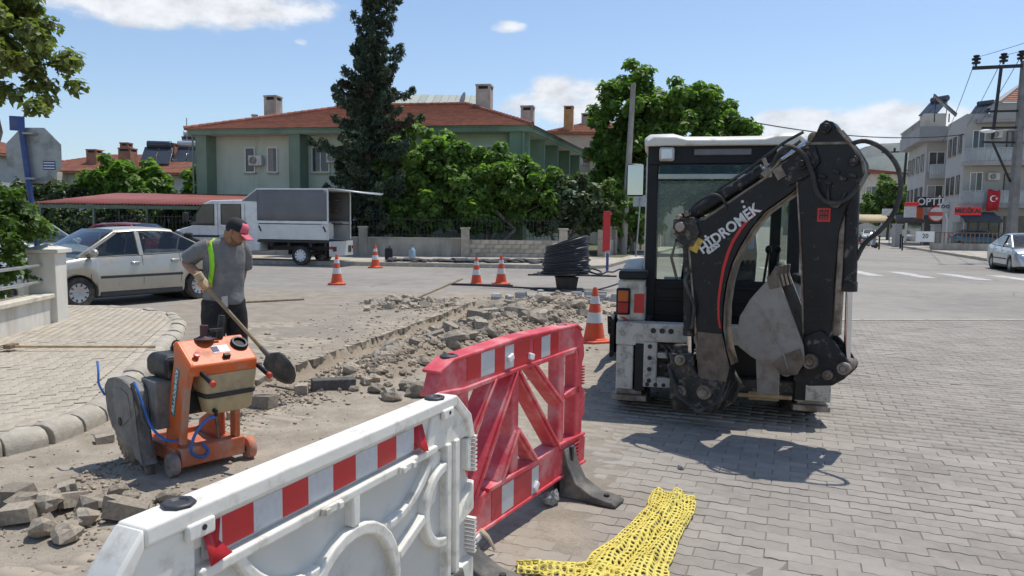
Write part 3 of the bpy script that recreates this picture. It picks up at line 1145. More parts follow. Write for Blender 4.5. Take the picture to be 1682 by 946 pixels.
# half-buried rubble between the chunks, too many to count
rv = [np.array([tuple(v.co) for v in me_.vertices]) for me_ in ROCKS]
rf_ = [[tuple(p.vertices) for p in me_.polygons] for me_ in ROCKS]
mbr = MB()
rq = random.Random(77)
for i in range(3000):
    yy = rq.triangular(7.0, 16.4, 11.5)
    tq = float(np.interp(yy, TRY, TRX))
    wq = float(np.interp(yy, [6.6, 8, 10, 12, 15, 17], [0.45, 0.75, 1.05, 1.5, 1.9, 1.6]))
    xx = tq + 0.46 + abs(rq.gauss(0.40, 0.42)) * wq
    if rq.random() < .10:
        xx, yy = -1.9 + rq.gauss(0, .45), 14.7 + rq.gauss(0, .5)
    k_ = rq.randrange(len(ROCKS))
    ss_ = min(.15, .03 + rq.expovariate(1 / .035))
    h_ = float(terrain(np.array([xx]), np.array([yy]))[0][0])
    q_ = Matrix.Rotation(rq.uniform(0, 6.3), 3, 'Z') @ Matrix.Rotation(rq.uniform(-.5, .5), 3, 'X')
    mbr.add([q_ @ Vector(tuple(v)) * ss_ + Vector((xx, yy, h_ + ss_ * .12)) for v in rv[k_]], rf_[k_])
meR = bpy.data.meshes.new('rubble')
meR.from_pydata(mbr.v, [], mbr.f)
meR.validate()
rub = link('rubble', meR, M_STONEI)
tag(rub, 'broken stone rubble heaped along the trench', 'rubble', kind='stuff')
gravel = np_mesh('gravel', np.stack([vx, vy, vz], -1).reshape(-1, 3), ff, 3, M_STONEI)
tag(gravel, 'fine grey gravel and crumbs spread around the trench', 'gravel', kind='stuff')

# ------------------------------------------------------------------ vegetation builders
M_BARK = mat('bark', (0.12, 0.095, 0.07), 0.95, var=0.3, scale=8, bump=0.8, bscale=30)
M_BARKG = mat('grey_bark', (0.20, 0.18, 0.155), 0.95, var=0.3, scale=6, bump=0.6, bscale=25)
M_FIG = leaf_mat('fig_leaf', (0.11, 0.195, 0.042), (0.165, 0.26, 0.058), 0.47, 0.45)
M_MUL = leaf_mat('mulberry_leaf', (0.105, 0.19, 0.034), (0.15, 0.235, 0.045), 0.47, 0.42)
M_PLANE = leaf_mat('plane_leaf', (0.135, 0.165, 0.055), (0.19, 0.21, 0.075), 0.42)
M_HEDGE = leaf_mat('hedge_leaf', (0.075, 0.135, 0.030), (0.12, 0.185, 0.045), 0.38)
M_LIGHTB = leaf_mat('pale_leaf', (0.10, 0.17, 0.030), (0.13, 0.20, 0.045), 0.36)
M_GREYB = leaf_mat('olive_leaf', (0.065, 0.095, 0.045), (0.09, 0.125, 0.055), 0.3)
M_CONI = leaf_mat('spruce_needle', (0.046, 0.072, 0.046), (0.075, 0.102, 0.062), 0.15, 0.4, 0.7)
M_CONB = leaf_mat('dry_needle', (0.075, 0.06, 0.04), (0.055, 0.052, 0.036), 0.15, 0.4, 0.8)

def leaf_cloud(name, clumps, per, spread, size, m, parent, seed=0, aspect=1.6, flat=0.35, droop=0.0):
    """leaves as folded two-quad blades scattered round clump centres (numpy)"""
    g = np.random.default_rng(seed)
    cl = np.asarray(clumps, dtype=float)
    n = len(cl) * per
    c = np.repeat(cl, per, axis=0)
    d = g.normal(0, 1, (n, 3))
    d /= np.maximum(np.linalg.norm(d, axis=1, keepdims=True), 1e-6)
    rad = spread * (g.random(n) ** 0.5)[:, None]
    p = c + d * rad * np.array([1, 1, 0.8])
    # leaf frame: normal leans outwards and up, long axis random and drooping
    nr = d * 0.7 + np.array([0, 0, flat + 0.35]) + g.normal(0, 0.45, (n, 3))
    nr /= np.linalg.norm(nr, axis=1, keepdims=True)
    ax = g.normal(0, 1, (n, 3)) + np.array([0, 0, -0.4 - droop])
    ax -= nr * np.sum(ax * nr, axis=1, keepdims=True)
    ax /= np.maximum(np.linalg.norm(ax, axis=1, keepdims=True), 1e-6)
    sd = np.cross(nr, ax)
    s = (size * g.uniform(0.6, 1.3, n))[:, None]
    L = ax * s * 0.5 * aspect
    W = sd * s * 0.5
    up = nr * s * 0.16
    a = p - L
    b = p - W + up - L * 0.15
    cc = p + L
    e = p + W + up - L * 0.15
    vv = np.stack([a, b, cc, e], 1)
    vv = vv.reshape(-1, 3)
    k = np.arange(n) * 4
    ff = np.stack([k, k + 3, k + 2, k, k + 2, k + 1], -1).ravel()
    return np_mesh(name, vv, ff, 3, m, parent, False)

def clumps_in(blobs, n, seed=0, inner=0.45):
    """clump centres through the outer volume of a set of ellipsoids (cx, cy, cz, rx, ry, rz)"""
    g = random.Random(seed)
    vol = [b[3] * b[4] * b[5] for b in blobs]
    out = []
    while len(out) < n:
        b = g.choices(blobs, vol)[0]
        d = Vector((g.gauss(0, 1), g.gauss(0, 1), g.gauss(0, 1))).normalized()
        r = inner + (1 - inner) * g.random() ** 0.6
        r *= 1 + 0.16 * math.sin(d.x * 5 + seed) * math.cos(d.z * 6 + d.y * 4)
        out.append((b[0] + d.x * r * b[3], b[1] + d.y * r * b[4], b[2] + d.z * r * b[5]))
    return out

def limb(mb, a, b, r0, r1, g, bend=0.15, n=5):
    a, b = Vector(a), Vector(b)
    L = (b - a).length
    pts = []
    off = Vector((g.uniform(-1, 1), g.uniform(-1, 1), g.uniform(-.3, .6))) * L * bend
    for i in range(n):
        t = i / (n - 1)
        pts.append(a.lerp(b, t) + off * math.sin(math.pi * t) + Vector((g.uniform(-1, 1), g.uniform(-1, 1), 0)) * L * 0.02 * (1 if 0 < i < n - 1 else 0))
    mb.tube(pts, r0, 7, r1)

def tree(name, base, blobs, label, m, group=None, nclump=150, per=70, spread=0.35, size=0.18, trunk_r=0.16, nlimb=10, stems=1, seed=1, bark=None, cat='tree', aspect=1.6, fork=0.45, inner=0.45):
    t = empty(name, base, 0, label, cat, group)
    g = random.Random(seed)
    bb = [(b[0] - base[0], b[1] - base[1], b[2] - base[2], b[3], b[4], b[5]) for b in blobs]
    cl = clumps_in(bb, nclump, seed, inner)
    mb = MB()
    zc = sum(b[2] for b in bb) / len(bb)
    for s_ in range(stems):
        cx = g.uniform(-.25, .25) if stems > 1 else 0
        cy = g.uniform(-.2, .2) if stems > 1 else 0
        top = Vector((sum(b[0] for b in bb) / len(bb) + g.uniform(-.8, .8) * (stems > 1), sum(b[1] for b in bb) / len(bb), zc * fork))
        limb(mb, (cx, cy, -0.1), top, trunk_r, trunk_r * 0.7, g, 0.08)
        for i in range(nlimb // stems):
            e = cl[g.randrange(len(cl))]
            limb(mb, top, e, trunk_r * 0.5, 0.02, g, 0.14)
    mb.build('trunk', bark or M_BARK, t, angle=60)
    leaf_cloud('crown', cl, per, spread, size, m, t, seed, aspect)
    return t

# ------------------------------------------------------------------ garden trees
tree('fig_tree', (-4.6, 35.2, 0.1), [(-4.5, 36, 4.2, 2.3, 1.9, 2.2), (-5.9, 35.6, 3.4, 1.5, 1.4, 1.7), (-2.9, 36, 3.7, 1.9, 1.7, 2.2), (-4.2, 35.0, 2.4, 3.0, 1.3, 1.3), (-5.4, 34.9, 1.7, 1.6, .9, .9)],
     'broad dark green fig tree beside the conifer behind the garden wall', M_FIG, 'fig trees behind the garden wall', 320, 95, 0.42, 0.20, 0.15, 12, 3, 5, M_BARKG)
tree('fig_tree', (-1.3, 35.2, 0.1), [(-1.0, 36, 3.3, 2.0, 1.7, 1.9), (-2.0, 35.4, 2.7, 1.6, 1.4, 1.4), (0.7, 35.8, 3.0, 1.5, 1.4, 1.5), (-0.4, 36, 4.0, 1.2, 1.2, 1.1), (-1.6, 35.0, 2.3, 1.6, .9, .7), (.6, 35.2, 2.4, 1.3, .9, .6)],
     'fig tree with crooked bare lower branches standing above the stone block wall', M_FIG, 'fig trees behind the garden wall', 260, 95, 0.4, 0.20, 0.13, 12, 3, 8, M_BARKG)
tree('fig_tree', (2.6, 35.7, 0.1), [(2.6, 36.4, 2.7, 1.6, 1.3, 1.4), (3.9, 36.8, 2.3, 1.1, 1.2, 1.1), (1.4, 36, 2.2, 1.1, 1.0, 1.0)],
     'small sparse fig tree next to the red banner and leaning pole', M_GREYB, 'fig trees behind the garden wall', 95, 60, 0.38, 0.22, 0.10, 9, 2, 12, M_BARKG)
tree('mulberry_tree', (8.2, 43.5, 0.1), [(6.6, 43, 7.6, 2.1, 2.0, 2.4), (9.3, 43, 7.0, 2.6, 2.2, 2.6), (12.4, 43.4, 6.5, 2.1, 1.8, 2.1), (7.4, 43, 5.0, 3.1, 2.2, 2.8), (11.2, 43, 4.6, 2.8, 2.2, 2.5), (6.9, 43, 9.9, 1.0, 1.0, 1.0), (11.6, 43, 8.6, 1.1, 0.9, 0.8), (7.0, 43, 2.8, 2.2, 1.6, 1.6)],
     'tall bright green leafy tree standing behind the backhoe cab', M_MUL, None, 620, 85, 0.5, 0.23, 0.22, 16, 1, 15)
tree('garden_shrub', (5.9, 38.6, 0.1), [(5.4, 38.8, 2.2, 1.0, 1.0, 1.5), (6.6, 39.2, 1.8, 1.0, 1.0, 1.6), (5.0, 38.6, 3.1, .6, .6, .9)],
     'yellow green shrub growing behind the leaning concrete pole', M_LIGHTB, None, 60, 60, 0.35, 0.16, 0.05, 6, 3, 17, cat='shrub')

def conifer(name, base, H, label, seed=2):
    t = empty(name, base, 0, label, 'tree')
    g = random.Random(seed)
    mb = MB()
    lean = Vector((0.06, 0, 1))
    axis = lambda z: Vector((0.055 * z + 0.12 * math.sin(z * 0.5), 0.02 * z, z))
    mb.tube([axis(z * H / 12) for z in range(13)], 0.24, 8, 0.03)
    green, brown = [], []
    z = 1.3
    while z < H - 0.2:
        f = (z / H)
        rmax = 2.7 * (1 - f) ** 0.62 * (0.75 + 0.5 * g.random()) + 0.15
        if z < 3.0:
            rmax *= 0.75
        nb = g.choice((4, 5, 5, 6))
        a0 = g.uniform(0, 6.28)
        for i in range(nb):
            a = a0 + i * 6.283 / nb + g.uniform(-.4, .4)
            rl = rmax * g.uniform(0.42, 1.22)
            d = Vector((math.cos(a), math.sin(a), 0))
            p0 = axis(z)
            pts = []
            for k in range(6):
                q = k / 5
                pts.append(p0 + d * (rl * q) + Vector((0, 0, -0.30 * rl * q + 0.34 * rl * q * q * q)))
            mb.tube(pts, 0.035, 5, 0.008)
            isb = g.random() < 0.04
            for k in range(1, int(rl / 0.17) + 2):
                q = min(1, k * 0.17 / rl)
                pp = p0 + d * (rl * q) + Vector((0, 0, -0.30 * rl * q + 0.34 * rl * q ** 3))
                side = Vector((-d.y, d.x, 0))
                for sgn in (-1, 0, 1):
                    e = pp + side * (sgn * 0.22 * (1.15 - q) * g.uniform(.6, 1.4)) + Vector((0, 0, g.uniform(-.30, .02)))
                    (brown if isb and q > 0.45 else green).append(tuple(e))
        z += g.uniform(0.30, 0.50)
    mb.build('trunk', M_BARK, t, angle=60)
    leaf_cloud('crown', green, 15, 0.16, 0.075, M_CONI, t, seed, 3.4, 0.1, 0.9)
    leaf_cloud('dry_branches', brown, 16, 0.17, 0.10, M_CONB, t, seed + 1, 2.6, 0.1, 0.5)
    return t

conifer('conifer_tree', (-7.1, 34.8, 0.1), 13.6, 'tall dark conifer with drooping dry branches beside the green house')

# plane tree overhanging the corner, hedge behind the white wall
tree('plane_tree', (-10.6, 12.6, 0.1), [(-9.6, 12.2, 5.5, 1.8, 1.5, 1.5), (-8.2, 12.0, 4.35, 0.85, 0.9, 0.75), (-7.45, 12.0, 3.9, 0.62, 0.7, 0.55), (-8.9, 12.2, 3.6, 0.9, 0.9, 0.5), (-8.6, 12.2, 5.3, .8, .9, .7), (-9.5, 12.4, 4.3, 1.1, 1.1, 1.0)],
     'plane tree with yellowish green leaves overhanging the stop sign', M_PLANE, None, 300, 90, 0.22, 0.085, 0.2, 14, 1, 23, M_BARKG, inner=0.5)
tree('garden_hedge', (-7.6, 9.6, 0.1), [(-7.25, 9.9, 1.6, 0.55, 1.2, 0.62), (-7.15, 9.0, 1.15, 0.5, 1.0, 0.8), (-7.25, 10.6, 1.25, 0.5, 0.7, 0.7), (-7.8, 9.6, 1.8, 0.6, 1.2, 0.6), (-7.35, 8.2, 1.5, 0.6, 0.9, 0.7)],
     'clipped leafy hedge bulging over the railing of the white wall', M_HEDGE, None, 260, 62, 0.17, 0.075, 0.05, 14, 4, 29, cat='hedge', inner=0.55)

# trees and bushes in front of the far left house
tree('round_tree', (-24.2, 46.5, 0), [(-24.2, 46.5, 3.4, 2.5, 2.2, 2.1), (-22.8, 46.5, 2.8, 1.6, 1.6, 1.6)], 'round dense green tree before the far house with solar tanks', M_MUL, None, 120, 60, 0.5, 0.28, 0.15, 8, 1, 31)
tree('olive_bush', (-28.2, 45, 0), [(-28.4, 45, 2.7, 1.6, 1.5, 1.6), (-26.9, 45, 2.2, 1.3, 1.3, 1.4), (-30.0, 45, 2.2, 1.3, 1.3, 1.6)], 'greyish loose bush above the lower end of the red carport roof', M_GREYB, None, 90, 55, 0.45, 0.22, 0.1, 8, 2, 33, cat='bush')
tree('young_tree', (-18.9, 45, 0), [(-18.7, 45, 3.2, 1.1, 1.2, 1.9), (-19.4, 45, 2.2, 1.3, 1.3, 1.3), (-18.4, 45, 4.7, .7, .7, .9)], 'light green tree against the corner fin of the green house', M_MUL, None, 90, 60, 0.4, 0.22, 0.1, 8, 1, 35)
tree('shade_bush', (-17.5, 41, 0), [(-18.6, 41, 1.5, 1.5, .9, 1.2), (-16.0, 41, 1.5, 1.6, .9, 1.2), (-13.4, 41, 1.4, 1.5, .9, 1.1)], 'green bushes in the shade behind the carport fence', M_HEDGE, None, 110, 55, 0.35, 0.16, 0.06, 8, 3, 37, cat='bush')
tree('shade_bush', (-22.6, 41, 0), [(-22.8, 41, 1.4, 1.6, .9, 1.1), (-21.0, 41, 1.5, 1.4, .9, 1.1), (-24.6, 41, 1.4, 1.2, .9, 1.1)], 'darker bush behind the carport above the white car roof', M_GREYB, None, 80, 55, 0.35, 0.16, 0.06, 8, 3, 39, cat='bush')
# street trees down the road on the right
tree('street_tree', (49.5, 98, 0), [(49.2, 98, 5.2, 3.2, 3, 3.2), (52, 98, 4.4, 2.4, 2.4, 2.6), (47.5, 98, 4.0, 1.8, 2, 2.2)], 'bright green street tree beside the shop awnings down the road', M_LIGHTB, None, 120, 60, 0.75, 0.42, 0.2, 8, 1, 41)
tree('street_tree', (44.5, 112, 0), [(44.5, 112, 4.6, 2.6, 2.4, 2.8), (46.8, 112, 4.0, 2.0, 2, 2.2)], 'smaller green tree farther down the road before the orange roof', M_MUL, None, 70, 55, 0.7, 0.42, 0.2, 6, 1, 43)

# ------------------------------------------------------------------ buildings
M_GRN = mat('pale_green_render', (0.50, 0.58, 0.47), 0.9, var=0.06, scale=0.8, bump=0.1, bscale=60, dirt=(0.36, 0.40, 0.33), dirt_amt=0.25, dirt_scale=0.6, streak=True)
M_GRND = mat('dark_green_render', (0.20, 0.285, 0.205), 0.9, var=0.08, scale=0.8, dirt=(0.15, 0.19, 0.14), dirt_amt=0.3, dirt_scale=0.7, streak=True)
M_SOFFIT = mat('soffit_cream', (0.62, 0.63, 0.54), 0.9, var=0.05)
M_TILE = mat('clay_tile', (0.33, 0.128, 0.078), 0.85, var=0.25, scale=3.0, bump=0.4, bscale=20, dirt=(0.22, 0.10, 0.065), dirt_amt=0.4, dirt_scale=1.2, island=0.12)
M_CHIM = mat('chimney_render', (0.45, 0.42, 0.36), 0.92, var=0.15, scale=2, dirt=(0.25, 0.23, 0.20), dirt_amt=0.45, dirt_scale=1.5, streak=True)
M_DARK = mat('dark_opening', (0.03, 0.03, 0.03), 0.7)
M_WFRAME = mat('white_pvc', (0.75, 0.75, 0.72), 0.5, var=0.04)
M_PANE = mat('window_pane', (0.045, 0.055, 0.06), 0.08, var=0.3, scale=1.5, spec=0.6)
M_AC = mat('ac_casing', (0.62, 0.61, 0.57), 0.55, var=0.08, dirt=(0.4, 0.37, 0.32), dirt_amt=0.3)
M_METAL = mat('grey_metal', (0.32, 0.33, 0.33), 0.45, 0.7, var=0.15, scale=5)
M_IRON = mat('black_iron', (0.025, 0.026, 0.028), 0.55, 0.3, var=0.2)
M_CONC = mat('plain_concrete', (0.36, 0.34, 0.30), 0.93, var=0.15, scale=1.6, bump=0.3, bscale=30, dirt=(0.22, 0.20, 0.17), dirt_amt=0.45, dirt_scale=1.3, streak=True)
M_CREAM = mat('cream_render', (0.55, 0.50, 0.41), 0.9, var=0.1, scale=0.7, dirt=(0.38, 0.34, 0.28), dirt_amt=0.3, dirt_scale=0.6)
M_GREYR = mat('pale_grey_render', (0.50, 0.50, 0.49), 0.9, var=0.08, scale=0.8, dirt=(0.36, 0.36, 0.35), dirt_amt=0.3, dirt_scale=0.5)

def window(parent, o, u, n, wd, ht, frame=M_WFRAME, fw=0.06, mull=1, sill=True, name='window'):
    """window set on a wall: o = lower-left corner, u = along the wall, n = outward normal; frame part with pane and sill below it"""
    o, u, n = Vector(o), Vector(u).normalized(), Vector(n).normalized()
    z = Vector((0, 0, 1))
    mb = MB()
    def slab(a0, a1, b0, b1, d0, d1, mbx):
        mbx.ext([(a0, b0), (a1, b0), (a1, b1), (a0, b1)], d0, d1, o=o, u=u, v=z, w_=n)
    slab(0, fw, 0, ht, -0.02, 0.06, mb)
    slab(wd - fw, wd, 0, ht, -0.02, 0.06, mb)
    slab(fw, wd - fw, 0, fw, -0.02, 0.058, mb)
    slab(fw, wd - fw, ht - fw, ht, -0.02, 0.058, mb)
    for i in range(mull):
        a = wd * (i + 1) / (mull + 1)
        slab(a - fw / 2, a + fw / 2, fw, ht - fw, -0.02, 0.05, mb)
    fr = mb.build(name, frame, parent)
    mp = MB()
    slab(fw * 0.5, wd - fw * 0.5, fw * 0.5, ht - fw * 0.5, 0.004, 0.02, mp)
    mp.build('pane', M_PANE, fr)
    cur_ = random.Random(round(o.x * 7 + o.y * 3 + o.z * 11))
    if cur_.random() < .65:
        mc = MB()
        k_ = cur_.uniform(.25, .6)
        slab(fw, fw + (wd - 2 * fw) * k_, fw, ht - fw, .0205, .023, mc)
        mc.build('curtain', mat('net_curtain', (.30, .30, .28), .8, var=.2, scale=12), fr)
    if sill:
        ms = MB()
        slab(-0.05, wd + 0.05, -0.06, -0.002, -0.02, 0.12, ms)
        ms.build('sill', M_CHIM, fr)
    return fr

def roof_courses(mb, a, b, c, d, course=0.36, thick=0.05):
    """tile courses stepping up a roof plane: eave a-b, top d-c (may meet in a point)"""
    a, b, c, d = map(Vector, (a, b, c, d))
    L = ((d - a).length + (c - b).length) / 2
    n = max(2, int(L / course))
    nrm = (b - a).cross(d - a).normalized()
    if nrm.z < 0:
        nrm = -nrm
    for i in range(n):
        t0, t1 = i / n, min(1.0, (i + 1.12) / n)
        p0, p1 = a.lerp(d, t0), b.lerp(c, t0)
        q0, q1 = a.lerp(d, t1), b.lerp(c, t1)
        mb.add([p0, p1, p1 + nrm * thick, p0 + nrm * thick, q0 + nrm * 0.008, q1 + nrm * 0.008],
               [(0, 1, 2, 3), (3, 2, 5, 4), (0, 3, 4), (1, 5, 2)])

def ridge_tiles(parent, p, q, r=0.11, step=0.42, m=None):
    p, q = Vector(p), Vector(q)
    n = int((q - p).length / step)
    me = None
    d = (q - p).normalized()
    for i in range(n):
        mb = MB()
        a = p + d * (i * step)
        mb.cyl(a, a + d * (step * 1.05), r * 1.12, r * 0.86, 8)
        mb.build('ridge_tile', m or M_TILE, parent)

def chimney(parent, x, y, z0, z1, wd, dp=None, m=None, rz=R(-10), name='chimney'):
    dp = dp or wd
    rot = Matrix.Rotation(rz, 3, 'Z')
    mb = MB()
    mb.cbox((x, y, (z0 + z1 - 0.28) / 2), (wd, dp, z1 - 0.28 - z0), rot)
    ch = mb.build(name, m or M_CHIM, parent)
    mc = MB()
    for sx in (-1, 1):
        for sy in (-1, 1):
            mc.cbox(Vector((x, y, z1 - 0.19)) + rot @ Vector((sx * (wd / 2 - .07), sy * (dp / 2 - .07), 0)), (.14, .14, .18), rot)
    mc.cbox((x, y, z1 - 0.05), (wd + 0.06, dp + 0.06, 0.10), rot)
    mc.build('chimney_cap', m or M_CHIM, ch)
    md = MB()
    md.cbox((x, y, z1 - 0.19), (wd - 0.2, dp - 0.2, 0.17), rot)
    md.build('flue_opening', M_DARK, ch)
    return ch

def ac_unit(parent, c, u, n, name='air_conditioner'):
    u, n = Vector(u).normalized(), Vector(n).normalized()
    m3 = Matrix((u, n, Vector((0, 0, 1)))).transposed()
    mb = MB()
    mb.cbox(Vector(c) + n * 0.18, (0.80, 0.30, 0.56), m3)
    o = mb.build(name, M_AC, parent, 0.02)
    mf = MB()
    cc = Vector(c) + n * 0.345 - u * 0.1
    for rr_ in (0.20, 0.14, 0.07):
        pts = [cc + u * (rr_ * math.cos(a * 0.5236)) + Vector((0, 0, rr_ * math.sin(a * 0.5236))) for a in range(13)]
        mf.tube(pts, 0.014, 4, caps=False)
    mf.build('fan_grille', M_DARK, o)
    return o

# ---- the green two-storey house
HA, HU, HW = Vector((0.7, 38.0, 0)), Vector((-0.983, 0.182, 0)), Vector((0.29, 0.957, 0))
HFL, HSL, EZ = 18.7, 13.5, 6.55
def HQ(s, t, z=0.0):
    p = HA + HU * s + HW * t
    return Vector((p.x, p.y, z))
HN = Vector((-0.182, -0.983, 0))        # outward, street front
HSN = Vector((0.957, -0.29, 0))         # outward, side
house = empty('green_house', HQ(9, 6), 0, 'two storey pale green house with red tiled hip roof behind the fig trees', 'house')
hb = house.location.copy()
hp = empty_children = None

def sub(o):
    """make a world-built part follow its house's Empty"""
    o.location = o.location - Vector((hb.x, hb.y, 0))
    return o

def hbuild(mb, name, m, parent=None, bevel=0.0):
    o = mb.build(name, m, parent or house, bevel)
    if parent is None:
        o.location = -hb
    return o

IN = 0.85
mb = MB()
mb.ext([(p.x, p.y) for p in (HQ(IN, IN), HQ(HFL - 0.4, IN), HQ(HFL - 0.4, HSL), HQ(IN, HSL))], 0.1, EZ - 0.25, u=(1, 0, 0), v=(0, 1, 0), w_=(0, 0, 1))
hbuild(mb, 'wall', M_GRN)
for s_ in (18.3, 12.75, 6.9, 0.62):          # fins between the bays of the street front
    mb = MB()
    mb.ext([(s_ - 0.32, 0.1), (s_ + 0.32, 0.1), (s_ + 0.32, EZ - 0.22), (s_ - 0.32, EZ - 0.22)], 0.02, 0.95, o=HA + HN * 0.0, u=HU, v=(0, 0, 1), w_=HW)
    hbuild(mb, 'fin_wall', M_GRND)
for t_ in (0.5, 3.7, 6.9, 10.1, 13.2):       # fins of the side balconies
    mb = MB()
    mb.ext([(t_ - 0.12, 2.9), (t_ + 0.12, 2.9), (t_ + 0.12, EZ - 0.22), (t_ - 0.12, EZ - 0.22)], 0.05, 1.15, o=HA, u=HW, v=(0, 0, 1), w_=HU)
    hbuild(mb, 'fin_wall', M_GRND)
mb = MB()                                      # side balcony slab and parapet
mb.ext([(0.4, 2.75), (13.3, 2.75), (13.3, 2.95), (0.4, 2.95)], -0.05, 0.9, o=HA, u=HW, v=(0, 0, 1), w_=HU)
mb.ext([(0.4, 2.95), (13.3, 2.95), (13.3, 3.85), (0.4, 3.85)], -0.03, 0.08, o=HA, u=HW, v=(0, 0, 1), w_=HU)
hbuild(mb, 'balcony', M_GRN)
mb = MB()                                      # eave soffit and fascia
mb.ext([(p.x, p.y) for p in (HQ(-.15, -.15), HQ(HFL + .2, -.15), HQ(HFL + .2, HSL), HQ(-.15, HSL))], EZ - 0.25, EZ - 0.2, u=(1, 0, 0), v=(0, 1, 0), w_=(0, 0, 1))
hbuild(mb, 'soffit', M_SOFFIT)
mb = MB()
for (a, b) in ((HQ(-.16, -.16), HQ(HFL + .22, -.16)), (HQ(-.16, -.16), HQ(-.16, HSL)), (HQ(HFL + .22, -.16), HQ(HFL + .22, HSL))):
    mb.bar(a + Vector((0, 0, EZ - 0.10)), b + Vector((0, 0, EZ - 0.10)), 0.07, 0.30)
    mb.bar(a + Vector((0, 0, EZ + 0.02)), b + Vector((0, 0, EZ + 0.02)), 0.16, 0.09)
hbuild(mb, 'fascia', M_GRND)
RZ = 8.75
e00, e10, e01, e11 = HQ(-.3, -.3, EZ + .04), HQ(HFL + .35, -.3, EZ + .04), HQ(-.3, HSL + .3, EZ + .04), HQ(HFL + .35, HSL + .3, EZ + .04)
r0, r1 = HQ(5.6, 6.6, RZ), HQ(12.9, 6.6, RZ)
mb = MB()
roof_courses(mb, e00, e10, r1, r0)
roof_courses(mb, e01, e00, r0, r0)
roof_courses(mb, e10, e11, r1, r1)
mb.quad(e11, e01, r0, r1)
roof = hbuild(mb, 'roof', M_TILE)
for p, q in ((e00, r0), (e10, r1), (r0, r1)):
    ridge_tiles(roof, p + Vector((0, 0, .06)), q + Vector((0, 0, .06)))
chimney(roof, -14.8, 46.2, 6.8, 9.25, 0.8)
chimney(roof, -1.75, 44.2, 7.2, 9.7, 0.85)
chimney(roof, 0.8, 44.4, 6.6, 8.55, 0.72)
mb = MB()
mb.cyl((-15.4, 44.6, 6.9), (-15.4, 44.6, 7.75), 0.09, n=10)
mb.cyl((-15.4, 44.6, 7.8), (-15.4, 44.6, 7.9), 0.2, n=10)
mb.build('flue_pipe', M_METAL, roof)
for s_ in (18.72, 12.4, .2):                     # rainwater pipes
    mb = MB()
    p = HQ(s_, .0, 0) + HN * .08
    mb.tube([p + V(0, 0, .2), p + V(0, 0, EZ - .45), p + V(0, 0, EZ - .1)], .05, 8)
    hbuild(mb, 'rainwater_pipe', M_GRND)
for (s_, wd, ht, z) in ((15.9, 0.62, 1.4, 4.3), (14.55, 0.62, 1.4, 4.3), (11.7, 1.05, 1.4, 4.3), (9.4, 1.0, 1.4, 4.3), (4.6, 1.2, 1.4, 4.3), (2.4, 1.2, 1.4, 4.3), (16.0, 1.2, 1.4, 1.2), (10.5, 1.2, 1.4, 1.2), (4.0, 1.2, 1.4, 1.2)):
    p = HQ(s_ + wd / 2, IN, z) + HN * 0.002
    f_ = window(house, p, -HU, HN, wd, ht, mull=1 if wd > .8 else 0)
    f_.location = -hb
for t_ in (2.0, 5.2, 8.4, 11.6):
    f_ = window(house, HQ(IN, t_ - .55, 3.3) + HSN * 0.002, HW, HSN, 1.1, 2.1, sill=False, name='balcony_door')
    f_.location = -hb
o = ac_unit(house, HQ(15.45, IN, 4.95), -HU, HN)
o.location = -hb
o = ac_unit(house, HQ(10.85, IN, 5.1), -HU, HN)
o.location = -hb

# ---- glazed loft and dish behind the green house, houses behind it
def simple_house(name, x0, x1, y0, y1, ze, zr, label, wall_m, over=0.5, wins=(), ridge='x', rz=0.0):
    """hipped house: box, tiled hip roof, windows on the street side (x, z, w, h)"""
    cx, cy = (x0 + x1) / 2, (y0 + y1) / 2
    t = empty(name, (cx, cy, 0), rz, label, 'house')
    hx, hy = (x1 - x0) / 2, (y1 - y0) / 2
    MB().box(-hx, hx, -hy, hy, 0, ze).build('wall', wall_m, t)
    ex, ey = hx + over, hy + over
    mb = MB()
    rl = max(0.2, hx - hy * 0.9)
    A, B, C, D = V(-ex, -ey, ze), V(ex, -ey, ze), V(ex, ey, ze), V(-ex, ey, ze)
    r0_, r1_ = V(-rl, 0, zr), V(rl, 0, zr)
    roof_courses(mb, A, B, r1_, r0_, 0.4)
    roof_courses(mb, B, C, r1_, r1_, 0.4)
    roof_courses(mb, D, A, r0_, r0_, 0.4)
    mb.quad(C, D, r0_, r1_)
    mb.box(-ex, ex, -ey, ey, ze - 0.16, ze - 0.01)
    rf = mb.build('roof', M_TILE, t)
    for (x, z, wd, ht) in wins:
        window(t, (x - wd / 2, -hy - 0.002, z), (1, 0, 0), (0, -1, 0), wd, ht)
    return t, rf

t, rf = simple_house('tiled_house', 3.0, 12.0, 62, 72, 9.2, 10.9, 'cream house with red tiled roof rising behind the green house side', M_CREAM, wins=[(-3.2, 6.6, 1.2, 1.4), (-1.2, 6.6, 1.2, 1.4), (1.5, 6.6, 1.2, 1.4)])
chimney(rf, -2.95, -4.5, 7.4, 11.4, 0.75, m=mat('ochre_render', (0.45, 0.26, 0.11), .9, var=.15, scale=2))
chimney(rf, -1.2, -2.0, 9.8, 11.2, 0.9, 0.6)
t, rf = simple_house('tiled_house', 6.2, 13.5, 56, 61, 6.9, 8.6, 'lower red tiled roof wing between the green house and the leafy tree', M_CREAM, wins=[(-2.0, 4.6, 1.0, 1.3)])
loft = empty('roof_loft', (-6.3, 62, 0), 0, 'taller house with glazed grey roof loft behind the tiled roof', 'house')
MB().box(-3.4, 3.2, -3, 3, 0, 10.9).build('wall', M_CREAM, loft)
mb = MB()
for i in range(12):
    a0 = -3.6 + i * 0.58
    mb.ext([(-3.4, 10.9), (-.2, 12.1), (.2, 12.1), (3.4, 10.9), (3.4, 10.85), (-3.4, 10.85)], a0, a0 + 0.555, u=(0, 1, 0), v=(0, 0, 1), w_=(1, 0, 0))
mb.build('roof', mat('loft_sheet', (.36, .38, .31), .5, .2, var=.15, island=.12), loft)
